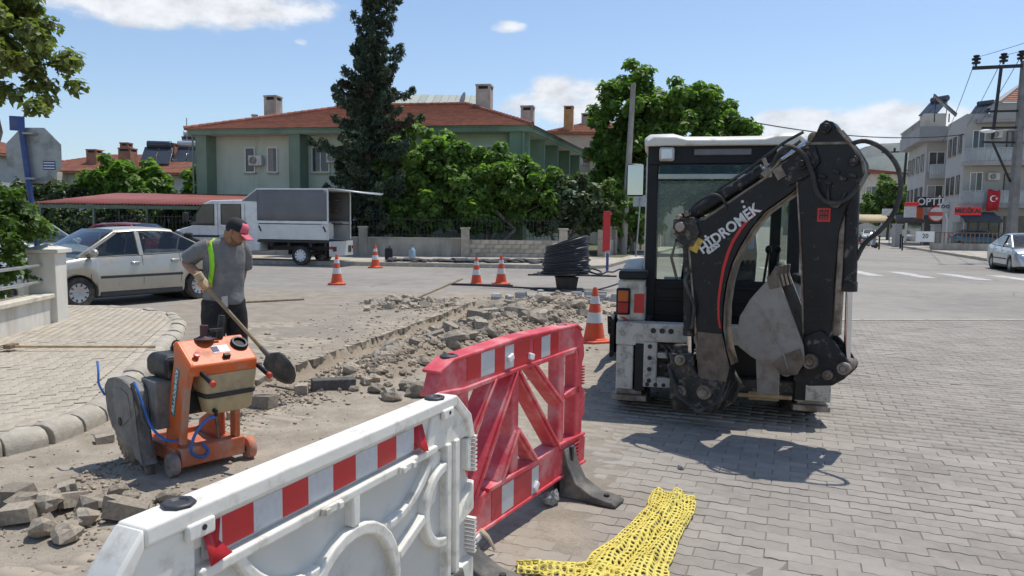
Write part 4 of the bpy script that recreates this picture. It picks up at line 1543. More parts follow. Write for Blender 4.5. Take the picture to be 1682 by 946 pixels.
for i in range(5):
    mb = MB()
    x = -3.2 + i * 1.28
    mb.box(x, x + 1.0, -3.05, -3.0, 10.0, 10.7)
    mb.build('window', M_PANE, loft)
dish = empty('satellite_dish', (-3.6, 55, 0), 0, 'tilted satellite dish on a mast above the tiled roof ridge', 'satellite dish')
mb = MB()
mb.cyl((0, 0, 6.5), (0, 0, 9.9), 0.05, n=8)
mb.cyl((0, 0, 9.9), (1.0, -.3, 10.0), 0.03, n=6)
mb.build('mast', M_METAL, dish)
mb = MB()
mb.lathe([(0.0, 0.0), (0.28, 0.04), (0.5, 0.14), (0.52, 0.16), (0.49, 0.17), (0.27, 0.07), (0.0, 0.03)], (-.05, -.1, 10.6), (-.85, -.4, .25), 18)
mb.build('reflector', M_METAL, dish)

# ---- far left house with solar water heaters
hl = empty('solar_house', (-32, 64, 0), R(6), 'low cream house with red roof chimneys and solar tanks beyond the carport', 'house')
MB().box(-7.5, 7.0, -5, 5, 0, 5.3).build('wall', M_GREYR, hl)
MB().box(-7.2, -3.6, -6.6, -5, 0, 5.2).build('wall_bay', M_CREAM, hl)
mb = MB()
A, B, C, D = V(-8.2, -5.7, 5.3), V(7.7, -5.7, 5.3), V(7.7, 5.7, 5.3), V(-8.2, 5.7, 5.3)
q0, q1 = V(-2.5, 0, 7.1), V(3.0, 0, 7.2)
roof_courses(mb, A, B, q1, q0, .4)
roof_courses(mb, B, C, q1, q1, .4)
roof_courses(mb, D, A, q0, q0, .4)
mb.quad(C, D, q0, q1)
mb.box(-8.2, 7.7, -5.7, 5.7, 5.12, 5.28)
rf = mb.build('roof', M_TILE, hl)
M_BRK = mat('chimney_brick', (0.30, 0.15, 0.10), .9, var=.2, scale=3)
for (x, y, z0, z1, wd) in ((-2.3, -3.2, 5.6, 7.2, .85), (-0.2, -2.2, 6.0, 7.9, .7), (0.6, -4.0, 5.6, 7.3, 1.0), (1.5, -1.0, 6.6, 7.6, .8), (3.2, -1.5, 6.2, 8.0, .75)):
    chimney(rf, x, y, z0, z1, wd, m=M_BRK)
for (x, z, wd, ht) in ((-5.6, 2.9, 1.3, 1.7), (-1.5, 2.9, 1.2, 1.6), (3.6, 3.0, 1.0, 1.5), (5.6, 3.0, 1.0, 1.5)):
    window(hl, (x - wd / 2, -5.002 if x > -3.6 else -6.602, z), (1, 0, 0), (0, -1, 0), wd, ht)
M_SOLAR = mat('solar_panel', (0.05, 0.06, 0.075), 0.15, 0.2, var=.2)
M_TANK = mat('water_tank', (0.45, 0.46, 0.47), 0.35, 0.6, var=.12)

def solar_heater(parent_label, x, y, z, rz, s=1.0, group='solar water heaters on the roofs', dark=False):
    t = empty('solar_heater', (x, y, z), rz, parent_label, 'solar heater', group)
    mb = MB()
    for k in (-1, 1):
        mb.bar((k * .8 * s, -.9 * s, 0), (k * .8 * s, 0.5 * s, 1.35 * s), .06, .06)
        mb.bar((k * .8 * s, .5 * s, 0), (k * .8 * s, .5 * s, 1.35 * s), .05, .05)
    mb.build('stand', M_METAL, t)
    for k in (-1, 1):
        mb = MB()
        rot = Matrix.Rotation(R(44), 3, 'X')
        mb.cbox((k * .52 * s, -.25 * s, .75 * s), (.98 * s, 1.9 * s, .09), rot)
        mb.build('collector', M_SOLAR, t, 0.01)
    mb = MB()
    mb.cyl((-.85 * s, .5 * s, 1.62 * s), (.85 * s, .5 * s, 1.62 * s), .29 * s, n=16)
    mb.build('tank', M_SOLAR if dark else M_TANK, t, 0.03)
    return t

solar_heater('solar water heater with dark tank on the far tiled roof slope', -29.2, 61.4, 6.0, R(10), 1.1, dark=True)
solar_heater('solar water heater with pale tank second along the far roof', -27.4, 63.0, 6.2, R(10), 1.1)
solar_heater('high solar water heater beside the thin mast on the far roof', -28.4, 67, 7.4, R(30), 1.15)
solar_heater('silver solar tank between the mast and the green house', -26.7, 68.2, 7.4, R(-25), 1.15)
solar_heater('solar tank half hidden by the green house corner', -25.6, 69.5, 7.4, R(-25), 1.15)
hl2 = empty('white_house', (-25.5, 74, 0), 0, 'pale block under the solar tanks behind the green house corner', 'house')
MB().box(-7, 5, -7, 4, 0, 7.2).build('wall', M_GREYR, hl2)
MB().box(-7.3, 5.3, -7.3, 4.3, 7.2, 7.4).build('roof_slab', M_CHIM, hl2)
for k in range(3):
    window(hl2, (-6 + k * 3.4, -7.002, 5.2), (1, 0, 0), (0, -1, 0), 1.2, 1.5)
mb = MB()
mb.cyl((-29.0, 66.5, 7.3), (-29.0, 66.5, 10.6), .04, n=6)
o = mb.build('roof_mast', M_METAL)
tag(o, 'thin bare antenna mast on the far roof among solar tanks', 'mast')
# house glimpsed behind the plane tree
t, rf = simple_house('roadside_house', -52, -37.0, 53, 61, 6.2, 7.8, 'house with green and white walls glimpsed behind the plane tree', M_GREYR, wins=[(4.6, 4.2, 1.4, 1.5), (1.6, 4.2, 1.4, 1.5)])
wall_far = empty('boundary_wall', (-24, 40, 0), 0, 'pale boundary wall with spiked top beside the carport', 'wall')
MB().box(-7.5, -3.8, -0.1, 0.1, 0, 2.15).build('panel', mat('white_wall', (.66, .64, .6), .9, var=.08, scale=.8), wall_far)
for i in range(14):
    x = -7.4 + i * 0.27
    MB().bar((x, 0, 2.1), (x, 0, 2.55), .05, .03).build('spike', M_WFRAME, wall_far)

# ---- carport with corrugated red roof
cp = empty('carport', (-17, 35, 0), 0, 'long open carport with red corrugated metal roof', 'carport')
M_REDS = mat('red_sheet', (0.27, 0.075, 0.062), 0.5, 0.2, var=.12, scale=1.0, dirt=(0.22, 0.11, 0.09), dirt_amt=.35, dirt_scale=1.2, streak=False)
M_GRST = mat('green_steel', (0.10, 0.14, 0.11), 0.6, 0.2, var=.15)
x0, x1 = -4.6, 5.6
n = 68
for sh in range(8):
    mb = MB()
    xa, xb = x0 + (x1 - x0) * sh / 8, x0 + (x1 - x0) * (sh + 1) / 8 + 0.03
    k = 18
    ring0, ring1, ring2, ring3 = [], [], [], []
    for i in range(k + 1):
        x = xa + (xb - xa) * i / k
        z = 0.035 * (1 if i % 2 else -1) + 0.004 * (sh % 2)
        ring0.append(V(x, -1.6, 2.32 + z))
        ring1.append(V(x + 0.0, 5.5, 3.02 + z))
    mb.loft([ring0, ring1], caps=False, closed=False)
    o = mb.build('roof_sheet', M_REDS, cp, angle=20)
    sd_ = o.modifiers.new('thick', 'SOLIDIFY')
    sd_.thickness = 0.012
mb = MB()
mb.bar((x0, -1.5, 2.18), (x1, -1.5, 2.18), .08, .16)
mb.bar((x0, 5.3, 2.86), (x1, 5.3, 2.86), .08, .16)
for i in range(5):
    x = x0 + .3 + i * 2.4
    mb.bar((x, -1.5, 2.2), (x, 5.4, 2.88), .06, .12)
mb.build('beam', M_GRST, cp)
for i in range(5):
    for y in (-1.5, 5.2):
        x = x0 + .3 + i * 2.4
        MB().box(x - .05, x + .05, y - .05, y + .05, 0, 2.12 if y < 0 else 2.8).build('post', M_GRST, cp)
fe = empty('carport_fence', (-17, 40.0, 0), 0, 'dark iron bar fence behind the carport', 'fence')
for i in range(46):
    x = -6.8 + i * 0.28
    MB().bar((x, 0, 0.1), (x, 0, 1.75), .03, .03).build('bar', M_IRON, fe)
mb = MB()
mb.bar((-7, 0, 1.55), (6, 0, 1.55), .04, .05)
mb.bar((-7, 0, 0.4), (6, 0, 0.4), .04, .05)
mb.build('rail', M_IRON, fe)

# ---- garden wall with pillars, stone blocks and iron bars
gw = empty('garden_wall', (-4, 33.6, 0.1), R(2.2), 'low garden wall with concrete pillars and black iron bars', 'wall')
M_PANELW = mat('wall_concrete', (0.40, 0.375, 0.33), .93, var=.15, scale=1.4, bump=.3, bscale=25, dirt=(0.24, 0.22, 0.18), dirt_amt=.45, dirt_scale=1.1, streak=True)
segs = [(-14, -9.2), (-9.2, -2.75 + .0), (-2.75, 1.85)]
for (a, b) in segs:
    MB().box(a + .16, b - .16, -.1, .1, 0, .82).build('panel', M_PANELW, gw, .01)
    MB().box(a + .16, b - .16, -.13, .13, .82, .88).build('coping', M_CHIM, gw, .01)
M_BLOCKW = mat('wall_block', (0.42, 0.37, 0.30), .95, var=.15, scale=5, bump=.5, bscale=30, rand=.16)
MB().box(1.95, 6.2, -.06, .06, 0, .80).build('block_core', M_CONC, gw)
rb = random.Random(6)
meb = MB().cbox((0, 0, 0), (.385, .22, .185)).mesh('stone_block')
meb.materials.append(M_BLOCKW)
for row in range(4):
    for i in range(11):
        x = 2.16 + i * 0.40 - (0.2 if row % 2 else 0)
        if x < 2.1 or x > 6.1:
            continue
        o = bpy.data.objects.new('stone_block', meb)
        COL.objects.link(o)
        o.parent = gw
        o.location = (x, rb.uniform(-.012, .012), .1 + row * .2)
for x in (-14, -9.2, -2.75, 1.85, 6.3):
    mb = MB()
    mb.box(x - .19, x + .19, -.17, .17, 0, 1.28)
    p = mb.build('pillar', M_BLOCKW if x > 0 else M_PANELW, gw, .015)
    MB().box(x - .23, x + .23, -.21, .21, 1.28, 1.36).build('pillar_cap', M_CHIM, p, .015)
bar_me = MB().bar((0, 0, .86), (0, 0, 1.78), .022, .022).mesh('iron_bar')
bar_me.materials.append(M_IRON)
x = -13.7
while x < 6.1:
    if min(abs(x - q) for q in (-14, -9.2, -2.75, 1.85, 6.3)) > .2:
        o = bpy.data.objects.new('iron_bar', bar_me)
        COL.objects.link(o)
        o.parent = gw
        o.location = (x, 0, 0)
    x += 0.165
mb = MB()
for z in (1.0, 1.68):
    mb.bar((-13.8, 0, z), (6.2, 0, z), .035, .03)
mb.build('rail', M_IRON, gw)
# continuation along the side street
sw = empty('street_wall', (3.4, 35.4, 0.1), 0, 'low pillared wall running down the side street past the pole', 'wall')
for i in range(9):
    t0 = i * 2.6
    p = Vector((0.9, 0.2, 0)) + DV * t0
    q = p + DV * 2.3
    mb = MB()
    mb.cbox((p.x, p.y, .65), (.36, .36, 1.3), Matrix.Rotation(R(-19), 3, 'Z'))
    pl = mb.build('pillar', M_BLOCKW, sw, .015)
    mb = MB()
    mb.bar(p + Vector((0, 0, .4)) + DV * .2, q + Vector((0, 0, .4)), .16, .8)
    mb.build('panel', M_PANELW, sw, .01)
    mb = MB()
    for k in range(10):
        c = p.lerp(q, (k + 1) / 11)
        mb.bar(c + Vector((0, 0, .8)), c + Vector((0, 0, 1.5)), .03, .03)
    for z in (.9, 1.4):
        mb.bar(p + Vector((0, 0, z)), q + Vector((0, 0, z)), .03, .03)
    mb.build('railing', M_CREAM, sw)

# ---- white corner wall with pillar and railing on the left
cw = empty('corner_wall', (-6.75, 9.9, SWZ), R(9), 'low white wall with pillar and two silver rails before the hedge', 'wall')
M_WWALL = mat('white_wall_paint', (0.66, 0.63, 0.56), .9, var=.07, scale=2, bump=.15, bscale=50, dirt=(0.45, 0.40, 0.33), dirt_amt=.35, dirt_scale=2.0, streak=True)
MB().box(-.11, .11, -7.0, 1.0, -.02, .36).build('panel', M_WWALL, cw, .01)
MB().box(-.17, .17, -7.0, 1.02, .36, .43).build('coping', mat('coping_stone', (0.60, 0.55, 0.45), .9, var=.1, scale=3, dirt=(.42, .37, .3), dirt_amt=.35), cw, .012)
pl = MB().box(-.19, .19, .92, 1.30, -.02, 1.02).build('pillar', M_WWALL, cw, .012)
mb = MB()
mb.box(-.25, .25, .86, 1.36, 1.02, 1.075)
mb.add([(-.25, .86, 1.077), (.25, .86, 1.077), (.25, 1.36, 1.077), (-.25, 1.36, 1.077), (0, 1.11, 1.15)], [(0, 1, 4), (1, 2, 4), (2, 3, 4), (3, 0, 4)])
mb.build('pillar_cap', M_WWALL, pl, .006)
M_RAIL = mat('galvanised_rail', (0.55, 0.56, 0.56), .35, .8, var=.1)
for z in (.60, .84):
    MB().cyl((0, -7, z), (0, .95, z), .024, n=10).build('rail', M_RAIL, cw)
for y in (-5.6, -3.4, -1.2):
    MB().cyl((0, y, .42), (0, y, .84), .02, n=8).build('rail_post', M_RAIL, cw)

# ------------------------------------------------------------------ street on the right: blocks of flats with balconies
M_FLAT = mat('flat_white_render', (0.42, 0.41, 0.385), .9, var=.06, scale=.5, dirt=(0.44, 0.43, 0.41), dirt_amt=.3, dirt_scale=.4, streak=True)
M_FLATG = mat('flat_grey_render', (0.34, 0.335, 0.325), .9, var=.08, scale=.5, dirt=(0.25, 0.24, 0.23), dirt_amt=.3, dirt_scale=.5, streak=True)
M_GLASSG = mat('balcony_glass', (0.33, 0.37, 0.39), .25, var=.12, scale=1.5)
M_WOOD = mat('brown_shutter', (0.10, 0.07, 0.05), .7, var=.25)

def lbox(mb, o, u, v, a0, a1, b0, b1, z0, z1):
    """box in the plan frame o + a*u + b*v"""
    mb.ext([(a0, b0), (a1, b0), (a1, b1), (a0, b1)], z0, z1, o=o, u=u, v=v, w_=(0, 0, 1))

def round_balcony(parent, o, u, v, a0, a1, dep, z, rail=True, m=M_FLATG):
    """balcony slab with a rounded street corner at a0, slatted balustrade"""
    n = 7
    pts = [(a1, 0), (a1, -dep), (a0 + dep * .8, -dep)]
    for i in range(1, n):
        t = math.pi / 2 * i / n
        pts.append((a0 + dep * .8 - dep * .8 * math.sin(t), -dep + dep * .8 * (1 - math.cos(t))))
    pts += [(a0, -dep * .2), (a0, 0)]
    mb = MB()
    mb.ext(pts, z - .32, z, o=o, u=u, v=v, w_=(0, 0, 1))
    b = mb.build('balcony', m, parent)
    if rail:
        edge = pts[1:-1]
        g0 = MB()
        for (p, q) in zip(edge[:-1], edge[1:]):
            P0 = Vector(o) + Vector(u) * p[0] + Vector(v) * p[1]
            Q0 = Vector(o) + Vector(u) * q[0] + Vector(v) * q[1]
            g0.bar(P0 + V(0, 0, z + .45), Q0 + V(0, 0, z + .45), .05, .86)
        g0.build('balustrade', M_GLASSG, b)
        g1 = MB()
        for (p, q) in zip(edge[:-1], edge[1:]):
            P0 = Vector(o) + Vector(u) * p[0] + Vector(v) * p[1]
            Q0 = Vector(o) + Vector(u) * q[0] + Vector(v) * q[1]
            g1.bar(P0 + V(0, 0, z + .95), Q0 + V(0, 0, z + .95), .09, .08)
            k = max(1, int((Q0 - P0).length / .35))
            for i in range(k):
                c = P0.lerp(Q0, (i + .5) / k)
                g1.bar(c + V(0, 0, z), c + V(0, 0, z + .93), .09, .07)
        g1.build('handrail', M_FLAT, b)
    return b

# near block: street corner at B1
B1 = Vector((34.9, 58, 0))
U1, V1 = Vector((0.985, -0.174, 0)), DV.copy()
N1, S1 = Vector((-0.174, -0.985, 0)), Vector((-0.943, 0.333, 0))
flats = empty('apartment_block', (0, 0, 0), 0, 'pale three storey block with rounded grey balconies beside the concrete pylon', 'building')
flats.location = (B1.x, B1.y, 0)
FB = Vector((B1.x, B1.y, 0))
mb = MB()
lbox(mb, (0, 0, 0), U1, V1, 0, 16, 0, 6.5, 0, 10.5)
mb.build('wall', M_FLAT, flats)
mb = MB()
lbox(mb, (0, 0, 0), U1, V1, 1.6, 16, -1.3, 0, 9.9, 11.1)
mb.build('parapet', M_FLATG, flats)
mb = MB()                                                    # tiled roof climbing to the right
g0, g1, g2, g3 = Vector((0, 0, 0)) + U1 * 1.6 + N1 * 1.5 + V(0, 0, 11.1), U1 * 17 + N1 * 1.5 + V(0, 0, 11.1), U1 * 17 + V1 * 5 + V(0, 0, 15.4), U1 * 7.0 + V1 * 5 + V(0, 0, 15.2)
roof_courses(mb, g0, g1, g2, g3, .42)
rf = mb.build('roof', M_TILE, flats)
mb = MB()
mb.poly([g0 + V(0, 0, -.02), g3 + V(0, 0, -.02), U1 * 1.6 + V1 * 5 + V(0, 0, 11.1)])
mb.bar(g0, g3, .2, .25)
mb.build('verge', M_FLATG, flats)
for z in (3.6, 6.8):
    round_balcony(flats, (0, 0, 0), U1, V1, -0.2, 4.6, 1.5, z)
    for (a, wd, ht) in ((0.5, .9, 1.7), (2.9, 1.0, 2.25), (5.4, 1.4, 1.7)):
        window(flats, U1 * a + N1 * .004 + V(0, 0, z + (.1 if ht > 2 else .75)), U1, N1, wd, ht, M_WFRAME if a != 2.9 else M_WOOD, sill=False)
    for b in (1.0, 2.9, 4.6):
        window(flats, S1 * .004 + V1 * (b + 1.0) + V(0, 0, z + .8), -V1, S1, 1.0, 1.5, M_WOOD)
    ac_unit(flats, U1 * 2.1 + V(0, 0, z + 2.1), U1, N1)
    mb = MB()
    lbox(mb, (0, 0, 0), U1, V1, 4.6, 9, -1.35, 0, z - .32, z)
    mb.build('balcony', M_FLATG, flats)
    mb = MB()
    lbox(mb, (0, 0, 0), U1, V1, 5.4, 9, -1.35, -1.25, z, z + 1.2)
    mb.build('balustrade', M_FLAT, flats)
round_balcony(flats, (0, 0, 0), U1, V1, .7, 4.2, 1.25, 10.05, False)
for (a, wd) in ((.6, 2.2), (3.1, 2.6), (6.0, 2.6)):
    mb = MB()
    lbox(mb, (0, 0, 0), U1, V1, a, a + wd, -.04, .0, .1, 2.7)
    mb.build('shop_window', M_PANE, flats)
    mb = MB()
    for k in range(4):
        lbox(mb, (0, 0, 0), U1, V1, a + k * wd / 3 - .04, a + k * wd / 3 + .04, -.07, -.041, .1, 2.7)
    mb.build('shop_frame', M_WOOD, flats)

# second block further on
B2 = Vector((38.6, 70, 0))
flats2 = empty('apartment_block', B2, 0, 'grey corner block with flat roof terrace above the dark shop sign', 'building')
mb = MB()
lbox(mb, (0, 0, 0), U1, V1, 0, 9, 0, 10, 0, 10.2)
mb.build('wall', M_FLAT, flats2)
mb = MB()
lbox(mb, (0, 0, 0), U1, V1, -.9, 9, -1.2, 10.3, 9.7, 11.0)
mb.build('parapet', M_FLATG, flats2)
mb = MB()
for i in range(9):
    lbox(mb, (0, 0, 0), U1, V1, -.95, -.80, -.6 + i * 1.2, -.3 + i * 1.2, 11.0, 11.5)
lbox(mb, (0, 0, 0), U1, V1, -.97, -.82, -.8, 10, 11.5, 11.6)
mb.build('terrace_railing', M_FLATG, flats2)
for z in (3.5, 6.6):
    round_balcony(flats2, (0, 0, 0), U1, V1, .3, 3.6, 1.3, z)
    window(flats2, U1 * .2 + N1 * .004 + V(0, 0, z + .4), U1, N1, 1.4, 1.8, M_WFRAME, sill=False)
    window(flats2, U1 * 2.0 + N1 * .004 + V(0, 0, z + .1), U1, N1, 1.0, 2.2, M_WOOD, sill=False)
    for b in (1.2, 3.6, 6.2, 8.4):
        window(flats2, S1 * .004 + V1 * (b + 1.3) + V(0, 0, z + .5), -V1, S1, 1.4, 1.6, M_WOOD)
mb = MB()
lbox(mb, (0, 0, 0), U1, V1, .1, 3.0, -.06, 0, .1, 2.9)
lbox(mb, (0, 0, 0), U1, V1, -.05, 0, .3, 8, .1, 2.8)
mb.build('shop_window', M_PANE, flats2)
mb = MB()                                                    # stair head on the roof
lbox(mb, (0, 0, 0), U1, V1, -.3, 1.6, .5, 3, 11, 12.4)
mb.build('roof_hut', M_CREAM, flats2)
solar_heater('tall solar water tank on the flat roof of the grey corner block', B2.x + 1.4, B2.y + 1.5, 12.3, R(-70), 1.0, dark=True)
mb = MB()
mb.bar(Vector((B1.x - .3, B1.y + 4.2, 12.6)), Vector((B1.x + 1.2, B1.y + 3.4, 10.9)), 1.6, .1)
for a in (-.3, .9):
    mb.bar(Vector((B1.x + a, B1.y + 3.9, 10.4)), Vector((B1.x + a, B1.y + 3.9, 12.0 - a)), .07, .07)
o = mb.build('solar_collector', M_SOLAR, None)
tag(o, 'slanting dark solar collector on the roof edge of the pale block', 'solar panel')
solar_heater('solar tanks at the eave of the pale block roof', B1.x + 2.2, B1.y + 1.6, 10.5, R(-60), .7, dark=True)
# third block and house down the street
t, rf = simple_house('street_house', 57, 68, 128, 140, 11.0, 12.2, 'pale block of flats far down the street under the mountain', M_CREAM, wins=[(-4, 3.8, 2.0, 1.6), (-1, 3.8, 2.0, 1.6), (-4, 7.2, 2.0, 1.6), (-1, 7.2, 2.0, 1.6), (2, 7.2, 2, 1.6)])
t, rf = simple_house('street_house', 57.5, 64, 150, 158, 10.6, 13.6, 'far house with orange red roof above the street trees', M_CREAM, wins=[(-1.5, 7.6, 1.4, 1.6)])

# ---- shop signs and kiosks before the blocks
M_SIGNK = mat('black_sign', (0.03, 0.03, 0.035), .5)
M_SIGNR = mat('red_sign', (0.55, 0.02, 0.02), .5, var=.05, emit=0.25)
M_LETW = mat('white_letter', (0.8, 0.8, 0.8), .5, var=.02)
M_LETR = mat('red_letter', (0.75, 0.05, 0.04), .5, var=.02)

def sign(name, c, u, n, wd, ht, m, text, tm, size, label, th=.15, bold=.01, xs=1.0):
    u, n = Vector(u).normalized(), Vector(n).normalized()
    t = empty(name, c, 0, label, 'sign')
    mb = MB()
    m3 = Matrix((u, n, Vector((0, 0, 1)))).transposed()
    mb.cbox((0, 0, 0), (wd, th, ht), m3)
    mb.build('sign_box', m, t, .02)
    if text:
        tx = text_mesh(text, size, .012, 'lettering', tm, t, bold, xs)
        aim(tx, n * (th / 2 + .012), u, (0, 0, 1))
    return t

sign('shop_sign', (37.05, 65.8, 4.0), U1, N1, 2.5, .95, M_SIGNK, 'OPT\u0130K', M_LETW, .88, 'black sign box with white OPT\u0130K lettering above the corner shop', xs=.95, bold=.02)
sign('shop_sign', (34.0, 55.6, 3.0), U1, N1, 1.8, .62, M_SIGNR, 'MED\u0130KAL', M_SIGNK, .44, 'red lit sign box reading MED\u0130KAL under the balcony', bold=.02)
sign('shop_sign', (35.36, 66, 3.8), U1, N1, 1.15, .32, M_SIGNR, '', M_LETW, .3, 'plain red fascia strip beside the black optician sign')
sign('shop_sign', (35.3, 66.1, 3.1), U1, N1, 1.0, .95, mat('white_sign', (.72, .72, .72), .5), '', M_SIGNK, .9, 'white square shop panel under the red strip')
sign('shop_sign', (36.15, 66.2, 3.05), U1, N1, .6, 1.0, mat('orange_sign', (.55, .10, .03), .5), '', M_LETW, .3, 'orange panel between the white square panel and round clinic sign')
sign('shop_sign', (34.3, 68.0, 3.1), U1, N1, 1.0, .6, mat('white_sign', (.72, .72, .72), .5), '', M_LETW, .3, 'white blank sign plate above the shop awnings')
t = empty('clinic_sign', (37.35, 65.6, 2.95), 0, 'white and red cross shaped clinic sign on the corner shop', 'sign')
mb = MB()
m3 = Matrix((U1, N1, Vector((0, 0, 1)))).transposed()
mb.lathe([(0, -.05), (.58, -.05), (.58, .05), (0, .05)], (0, 0, 0), N1, 24)
mb.build('disc', M_LETW, t)
mb = MB()
mb.cbox(N1 * .06, (1.3, .06, .34), m3)
mb.build('band', mat('pale_red', (.62, .10, .10), .5), t)
mb = MB()
pts = [V(*(U1 * (.62 * math.cos(a * .2618)) + Vector((0, 0, .62 * math.sin(a * .2618))))) for a in range(25)]
mb.tube(pts, .06, 6, caps=False)
mb.build('ring', M_LETR, t)
t = empty('round_sign', (36.0, 62, -.25), 0, 'round white glasses sign on a bracket post beside the red sign', 'sign')
mb = MB()
mb.lathe([(0, -.06), (.42, -.06), (.42, .06), (0, .06)], (0, 0, 3.75), N1, 24)
mb.build('disc', M_LETW, t)
mb = MB()
for k in (-1, 1):
    pts = [N1 * .075 + U1 * (k * .17 + .12 * math.cos(a * .5236)) + V(0, 0, 3.75 + .12 * math.sin(a * .5236)) for a in range(13)]
    mb.tube(pts, .035, 5, caps=False)
mb.build('glasses_mark', M_SIGNK, t)
mb = MB()
mb.tube([V(.3, 0, 0), V(.3, 0, 2.6), V(.15, 0, 3.2)], .09, 8)
mb.build('post', M_LETW, t)
# turkish flag hung from the balcony
fl = empty('flag', (36.0, 55.9, 0), 0, 'red flag with white crescent and star hanging from the balcony', 'flag')
mb = MB()
rings = []
for i in range(9):
    a = i / 8
    rings.append([U1 * (a * .85 - .4) + N1 * (.06 * math.sin(a * 9)) + V(0, 0, 4.62 - .04 * a - k * 1.55 + .05 * math.sin(a * 7 + k * 3)) + U1 * (.05 * math.sin(k * 5)) for k in (0, .25, .5, .75, 1)])
mb.loft(rings, caps=False, closed=False)
o = mb.build('cloth', mat('flag_red', (.45, .015, .02), .8, var=.08), fl)
sm = o.modifiers.new('thick', 'SOLIDIFY')
sm.thickness = .01
mb = MB()
n = 14
outer = [(0.24 * math.cos(a), 0.24 * math.sin(a)) for a in [math.radians(40 + i * 280 / n) for i in range(n + 1)]]
innr = [(0.05 + 0.19 * math.cos(a), 0.19 * math.sin(a)) for a in [math.radians(315 - i * 270 / n) for i in range(n + 1)]]
mb.ext(outer + innr, .07, .085, o=V(0, 0, 3.95), u=U1, v=(0, 0, 1), w_=N1)
star = []
for i in range(10):
    r_ = .11 if i % 2 == 0 else .045
    star.append((.22 + r_ * math.cos(i * math.pi / 5), r_ * math.sin(i * math.pi / 5)))
mb.ext(star, .07, .085, o=V(0, 0, 3.95), u=U1, v=(0, 0, 1), w_=N1)
mb.build('crescent_star', M_LETW, fl)
# awnings
for (x, y, wd, lab, colr) in ((34.6, 72.5, 3.2, 'tan awning over the shop beside the street tree', (.45, .36, .22)), (37.2, 70.6, 2.4, 'dark awning above the corner shop window', (.10, .09, .08)), (35.0, 56.4, 2.6, 'dark sloping awning under the pale block balcony', (.06, .07, .08))):
    t = empty('awning', (x, y, 0), 0, lab, 'awning')
    mb = MB()
    mb.add([U1 * (-wd / 2) + N1 * 1.6 + V(0, 0, 2.35), U1 * (wd / 2) + N1 * 1.6 + V(0, 0, 2.35), U1 * (wd / 2) + V(0, 0, 2.95), U1 * (-wd / 2) + V(0, 0, 2.95),
            U1 * (-wd / 2) + N1 * 1.6 + V(0, 0, 2.15), U1 * (wd / 2) + N1 * 1.6 + V(0, 0, 2.15)], [(0, 1, 2, 3), (4, 5, 1, 0)])
    o = mb.build('canopy', mat('awning_' + str(int(x)), colr, .85), t)
    o.modifiers.new('thick', 'SOLIDIFY').thickness = .02
    mb = MB()
    for k in (-1, 1):
        mb.bar(U1 * (k * wd / 2) + N1 * 1.55 + V(0, 0, 0.05), U1 * (k * wd / 2) + N1 * 1.55 + V(0, 0, 2.3), .06, .06)
    mb.build('post', M_METAL, t)
# shop yard: low wall with brown bars, kiosk frames, posts
yw = empty('shop_fence', (31.6, 52.5, .13), 0, 'low stone wall with brown bars and white notice before the shops', 'fence')
mb = MB()
mb.bar(V(-1.8, .3, .25), V(4.5, -.8, .25), .2, .5)
mb.build('base_wall', M_CONC, yw)
for i in range(22):
    p = V(-1.8 + i * .28, .3 - i * .049, 0)
    MB().bar(p + V(0, 0, .5), p + V(0, 0, 1.25), .05, .05).build('bar', mat('brown_bar', (.22, .12, .06), .7), yw)
mb = MB()
mb.bar(V(-1.8, .3, 1.25), V(4.5, -.8, 1.25), .06, .06)
mb.build('rail', MATS['brown_bar'], yw)
mb = MB()
mb.cbox((-2.3, .2, .95), (1.3, .06, .75))
nb = mb.build('notice_board', M_LETW, yw)
tx = text_mesh('20', .45, .01, 'lettering', M_SIGNK, nb)
aim(tx, (-2.3, .155, .98), (1, 0, 0), (0, 0, 1))
for (x, y, h, lab) in ((33.4, 58.6, 1.9, 'pale square gate pillar before the optician shop'), (34.9, 58.2, 2.1, 'pale square gate pillar beside the red lit sign'), (31.6, 61, 1.9, 'slim pale pillar by the parked scooters')):
    mb = MB()
    mb.box(x - .28, x + .28, y - .28, y + .28, .1, h)
    mb.box(x - .33, x + .33, y - .33, y + .33, h, h + .1)
    o = mb.build('gate_pillar', M_FLAT, None, .02)
    tag(o, lab, 'pillar')

# ------------------------------------------------------------------ poles, wires, signs
pole = empty('concrete_pole', (5.75, 38.5, .1), 0, 'leaning round concrete utility pole beside the red banner', 'utility pole')
mb = MB()
mb.cyl((0, 0, 0), (.32, 0, 8.75), .19, .125, 16)
mb.build('shaft', M_CONC, pole)
mb = MB()
mb.tube([V(.03, -.19, 2.2), V(.03, -.215, 2.2), V(.03, -.215, 2.75), V(.05, -.18, 2.75)], .05, 6)
mb.build('bracket', M_METAL, pole)

pyl = empty('power_pylon', (25.0, 37.2, .13), 0, 'concrete power pylon with steel crossarms and black insulators', 'utility pole')
mb = MB()
rings = []
top = V(.2, .25, 9.85)
for (z, wd) in ((0, .40), (9.85, .22)):
    c = V(0, 0, 0).lerp(top, z / 9.85)
    rings.append([c + V(a * wd / 2, b * wd / 2, 0) for a, b in ((-1, -1), (1, -1), (1, 1), (-1, 1))])
mb.loft(rings)
mb.build('shaft', mat('pylon_concrete', (.22, .21, .20), .9, var=.2, scale=2), pyl, .02)
mb = MB()
mb.bar(V(-2.35, .2, 9.45), V(.45, .2, 9.62), .12, .16)
mb.bar(V(-.95, .2, 9.45), V(-1.15, .2, 6.0), .11, .11)
mb.bar(V(-1.6, .2, 7.35), V(3, .2, 7.5), .07, .1)
mb.bar(V(-1.7, .2, 6.55), V(.45, .2, 6.6), .07, .1)
mb.bar(V(-1.6, .2, 5.85), V(.4, .2, 5.85), .07, .1)
